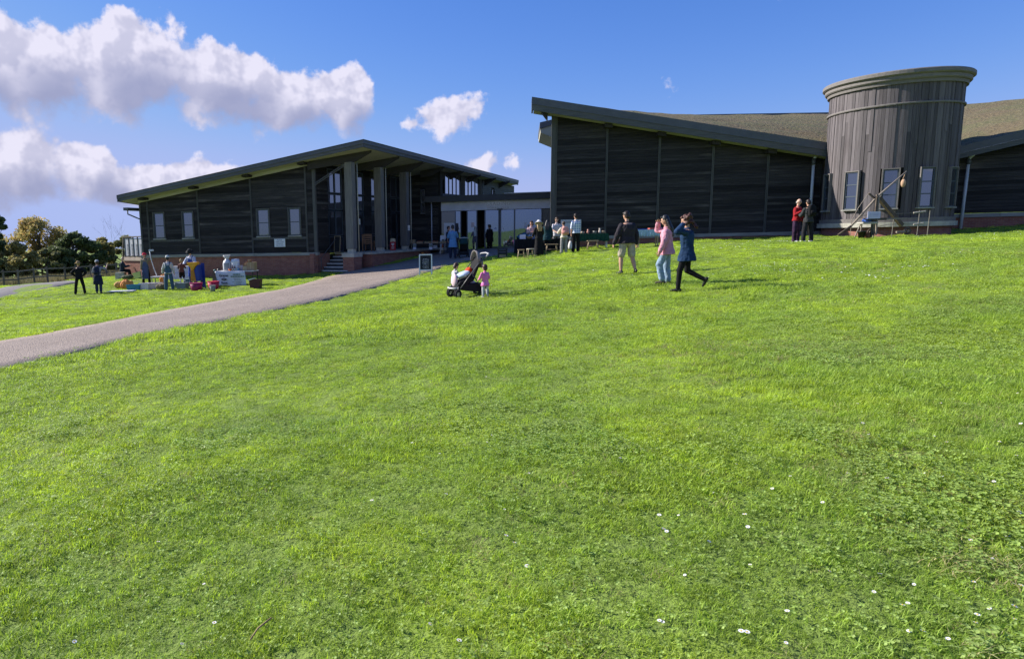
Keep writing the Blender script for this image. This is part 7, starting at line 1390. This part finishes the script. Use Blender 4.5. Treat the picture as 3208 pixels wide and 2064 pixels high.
def instancer(name, X, Y, Z, K, S, coll, label):
    me = bpy.data.meshes.new(name); me.from_pydata(np.c_[X, Y, Z].tolist(), [], [])
    a = me.attributes.new('pick', 'INT', 'POINT'); a.data.foreach_set('value', K.astype(np.int32)); a = me.attributes.new('size', 'FLOAT', 'POINT'); a.data.foreach_set('value', S.astype(np.float32))
    rot = np.c_[RNG.normal(0, .12, len(X)), RNG.normal(0, .12, len(X)), RNG.uniform(0, 6.283, len(X))].astype(np.float32); a = me.attributes.new('turn', 'FLOAT_VECTOR', 'POINT'); a.data.foreach_set('vector', rot.ravel())
    o = bpy.data.objects.new(name, me); COL.objects.link(o)
    gt = bpy.data.node_groups.new(name, 'GeometryNodeTree'); gt.interface.new_socket('Geometry', in_out='INPUT', socket_type='NodeSocketGeometry'); gt.interface.new_socket('Geometry', in_out='OUTPUT', socket_type='NodeSocketGeometry')
    N = gt.nodes.new; L = gt.links.new; gi, go = N('NodeGroupInput'), N('NodeGroupOutput'); ip = N('GeometryNodeInstanceOnPoints'); ci = N('GeometryNodeCollectionInfo')
    ci.inputs['Collection'].default_value = coll; ci.inputs['Separate Children'].default_value = True; ci.inputs['Reset Children'].default_value = True
    def attr(n, t): q = N('GeometryNodeInputNamedAttribute'); q.data_type = t; q.inputs['Name'].default_value = n; return q.outputs['Attribute']
    L(gi.outputs[0], ip.inputs['Points']); L(ci.outputs[0], ip.inputs['Instance']); ip.inputs['Pick Instance'].default_value = True; L(attr('pick', 'INT'), ip.inputs['Instance Index'])
    er = N('FunctionNodeEulerToRotation'); L(attr('turn', 'FLOAT_VECTOR'), er.inputs[0]); L(er.outputs[0], ip.inputs['Rotation']); L(attr('size', 'FLOAT'), ip.inputs['Scale']); L(ip.outputs[0], go.inputs[0])
    md = o.modifiers.new('scatter', 'NODES'); md.node_group = gt; tag(o, label, kind='stuff'); return o
gx = scatter(); print('grass instances', len(gx[0]))
instancer('lawn_grass', *gx, GRASS_COL, 'short mown green grass with clover all over the lawn')

# ------------------------------------------------------------------ daisies
def daisy_mesh():
    m = MB(); m.mat(M('petal_white', (.82, .82, .84), .6, .04, 20)); n = 13
    for i in range(n):
        a = 6.283*i/n; c, s = math.cos(a), math.sin(a); w = .0026; vs = []
        for (r, ww, z) in ((.003, .4, .034), (.009, 1, .0365), (.0135, .25, .036)): vs += [(r*c - s*w*ww, r*s + c*w*ww, z), (r*c + s*w*ww, r*s - c*w*ww, z)]
        m.add(vs, [(0, 1, 3, 2), (2, 3, 5, 4)])
    m.mat(M('daisy_yellow', (.75, .48, .04), .7, .1, 20)); m.ell((0, 0, .036), (.0042, .0042, .0028), 8, 4); m.mat(MATS['clover_leaf']); m.tube([(0, 0, 0), (.002, 0, .034)], .0009, 4, False)
    return m
def daisies():
    d0 = daisy_mesh().build('daisy', None); r = random.Random(12); spots = [(2737, 1855), (2846, 1892), (3166, 1916), (2974, 2002), (3018, 1676), (1655, 1512), (2236, 1572), (1377, 1441), (1524, 1405), (2352, 1780), (2580, 1600), (2470, 1925), (2068, 1958), (2078, 1960), (1652, 1780), (2990, 1810), (3110, 1762), (640, 1420), (1270, 1370), (2090, 1680), (2895, 1520), (2780, 1530), (2300, 1490), (2905, 940), (3120, 930), (2950, 962), (3180, 985), (2830, 925), (2945, 1290), (3020, 1285), (2420, 1560)]
    while len(spots) < 115: x = 3200*(1 - r.random()**1.7*.95); spots.append((x, r.uniform(960, 2040)))
    k = 0
    for (px, py) in spots:
        g = ground(px, py)
        if g[1] > 12.5 or inside(PATH_POLY, np.array([g[0]]), np.array([g[1]]))[0]: continue
        o = d0 if k == 0 else d0.copy(); k and COL.objects.link(o); s = r.uniform(.5, .85); o.location = g; o.scale = (s, s, s); o.rotation_euler = (r.uniform(-.35, .35), r.uniform(-.35, .35), r.uniform(0, 6.28)); tag(o, 'small white daisy with a yellow centre open in the short grass', 'daisy', 'daisies in the lawn'); k += 1
    m = MB(); m.mat(MATS['petal_white'])
    cl_ = [(r.uniform(8, 27), r.uniform(13, 28)) for i in range(34)]
    for i in range(520):
        if r.random() < .75: c = r.choice(cl_); x, y = c[0] + r.gauss(0, .6), c[1] + r.gauss(0, .6)
        else: x, y = r.uniform(-6, 26), r.uniform(12.5, 28)
        if x < .12*y - 3 or y < 12.5: continue
        z = float(hgt(x, y)) + .05; q = r.uniform(.013, .02); n = 6; tx_, ty_ = r.uniform(-.3, .3), r.uniform(-.3, .3); m.add([(x, y, z + .006)] + [(x + q*math.cos(6.283*j/n), y + q*math.sin(6.283*j/n), z + q*(tx_*math.cos(6.283*j/n) + ty_*math.sin(6.283*j/n))) for j in range(n)], [(0, 1 + j, 1 + (j + 1) % n) for j in range(n)])
    o = m.build('distant_daisies'); tag(o, 'tiny white daisies sprinkled over the upper right lawn', 'daisies', kind='stuff')
daisies()
# a dry twig near the bottom edge
_q = ground(818, 1985); single('twig', 'dry brown twig lying in the grass near the bottom edge', 'twig', M('twig_brown', (.32, .22, .11), .8, .2, 9), (_q[0], _q[1], _q[2] + .05), lambda m: m.tube([(-.03, -.07, 0), (-.01, -.01, .01), (.01, .02, .012), (.03, .08, .0)], .004, 6), smooth=True)
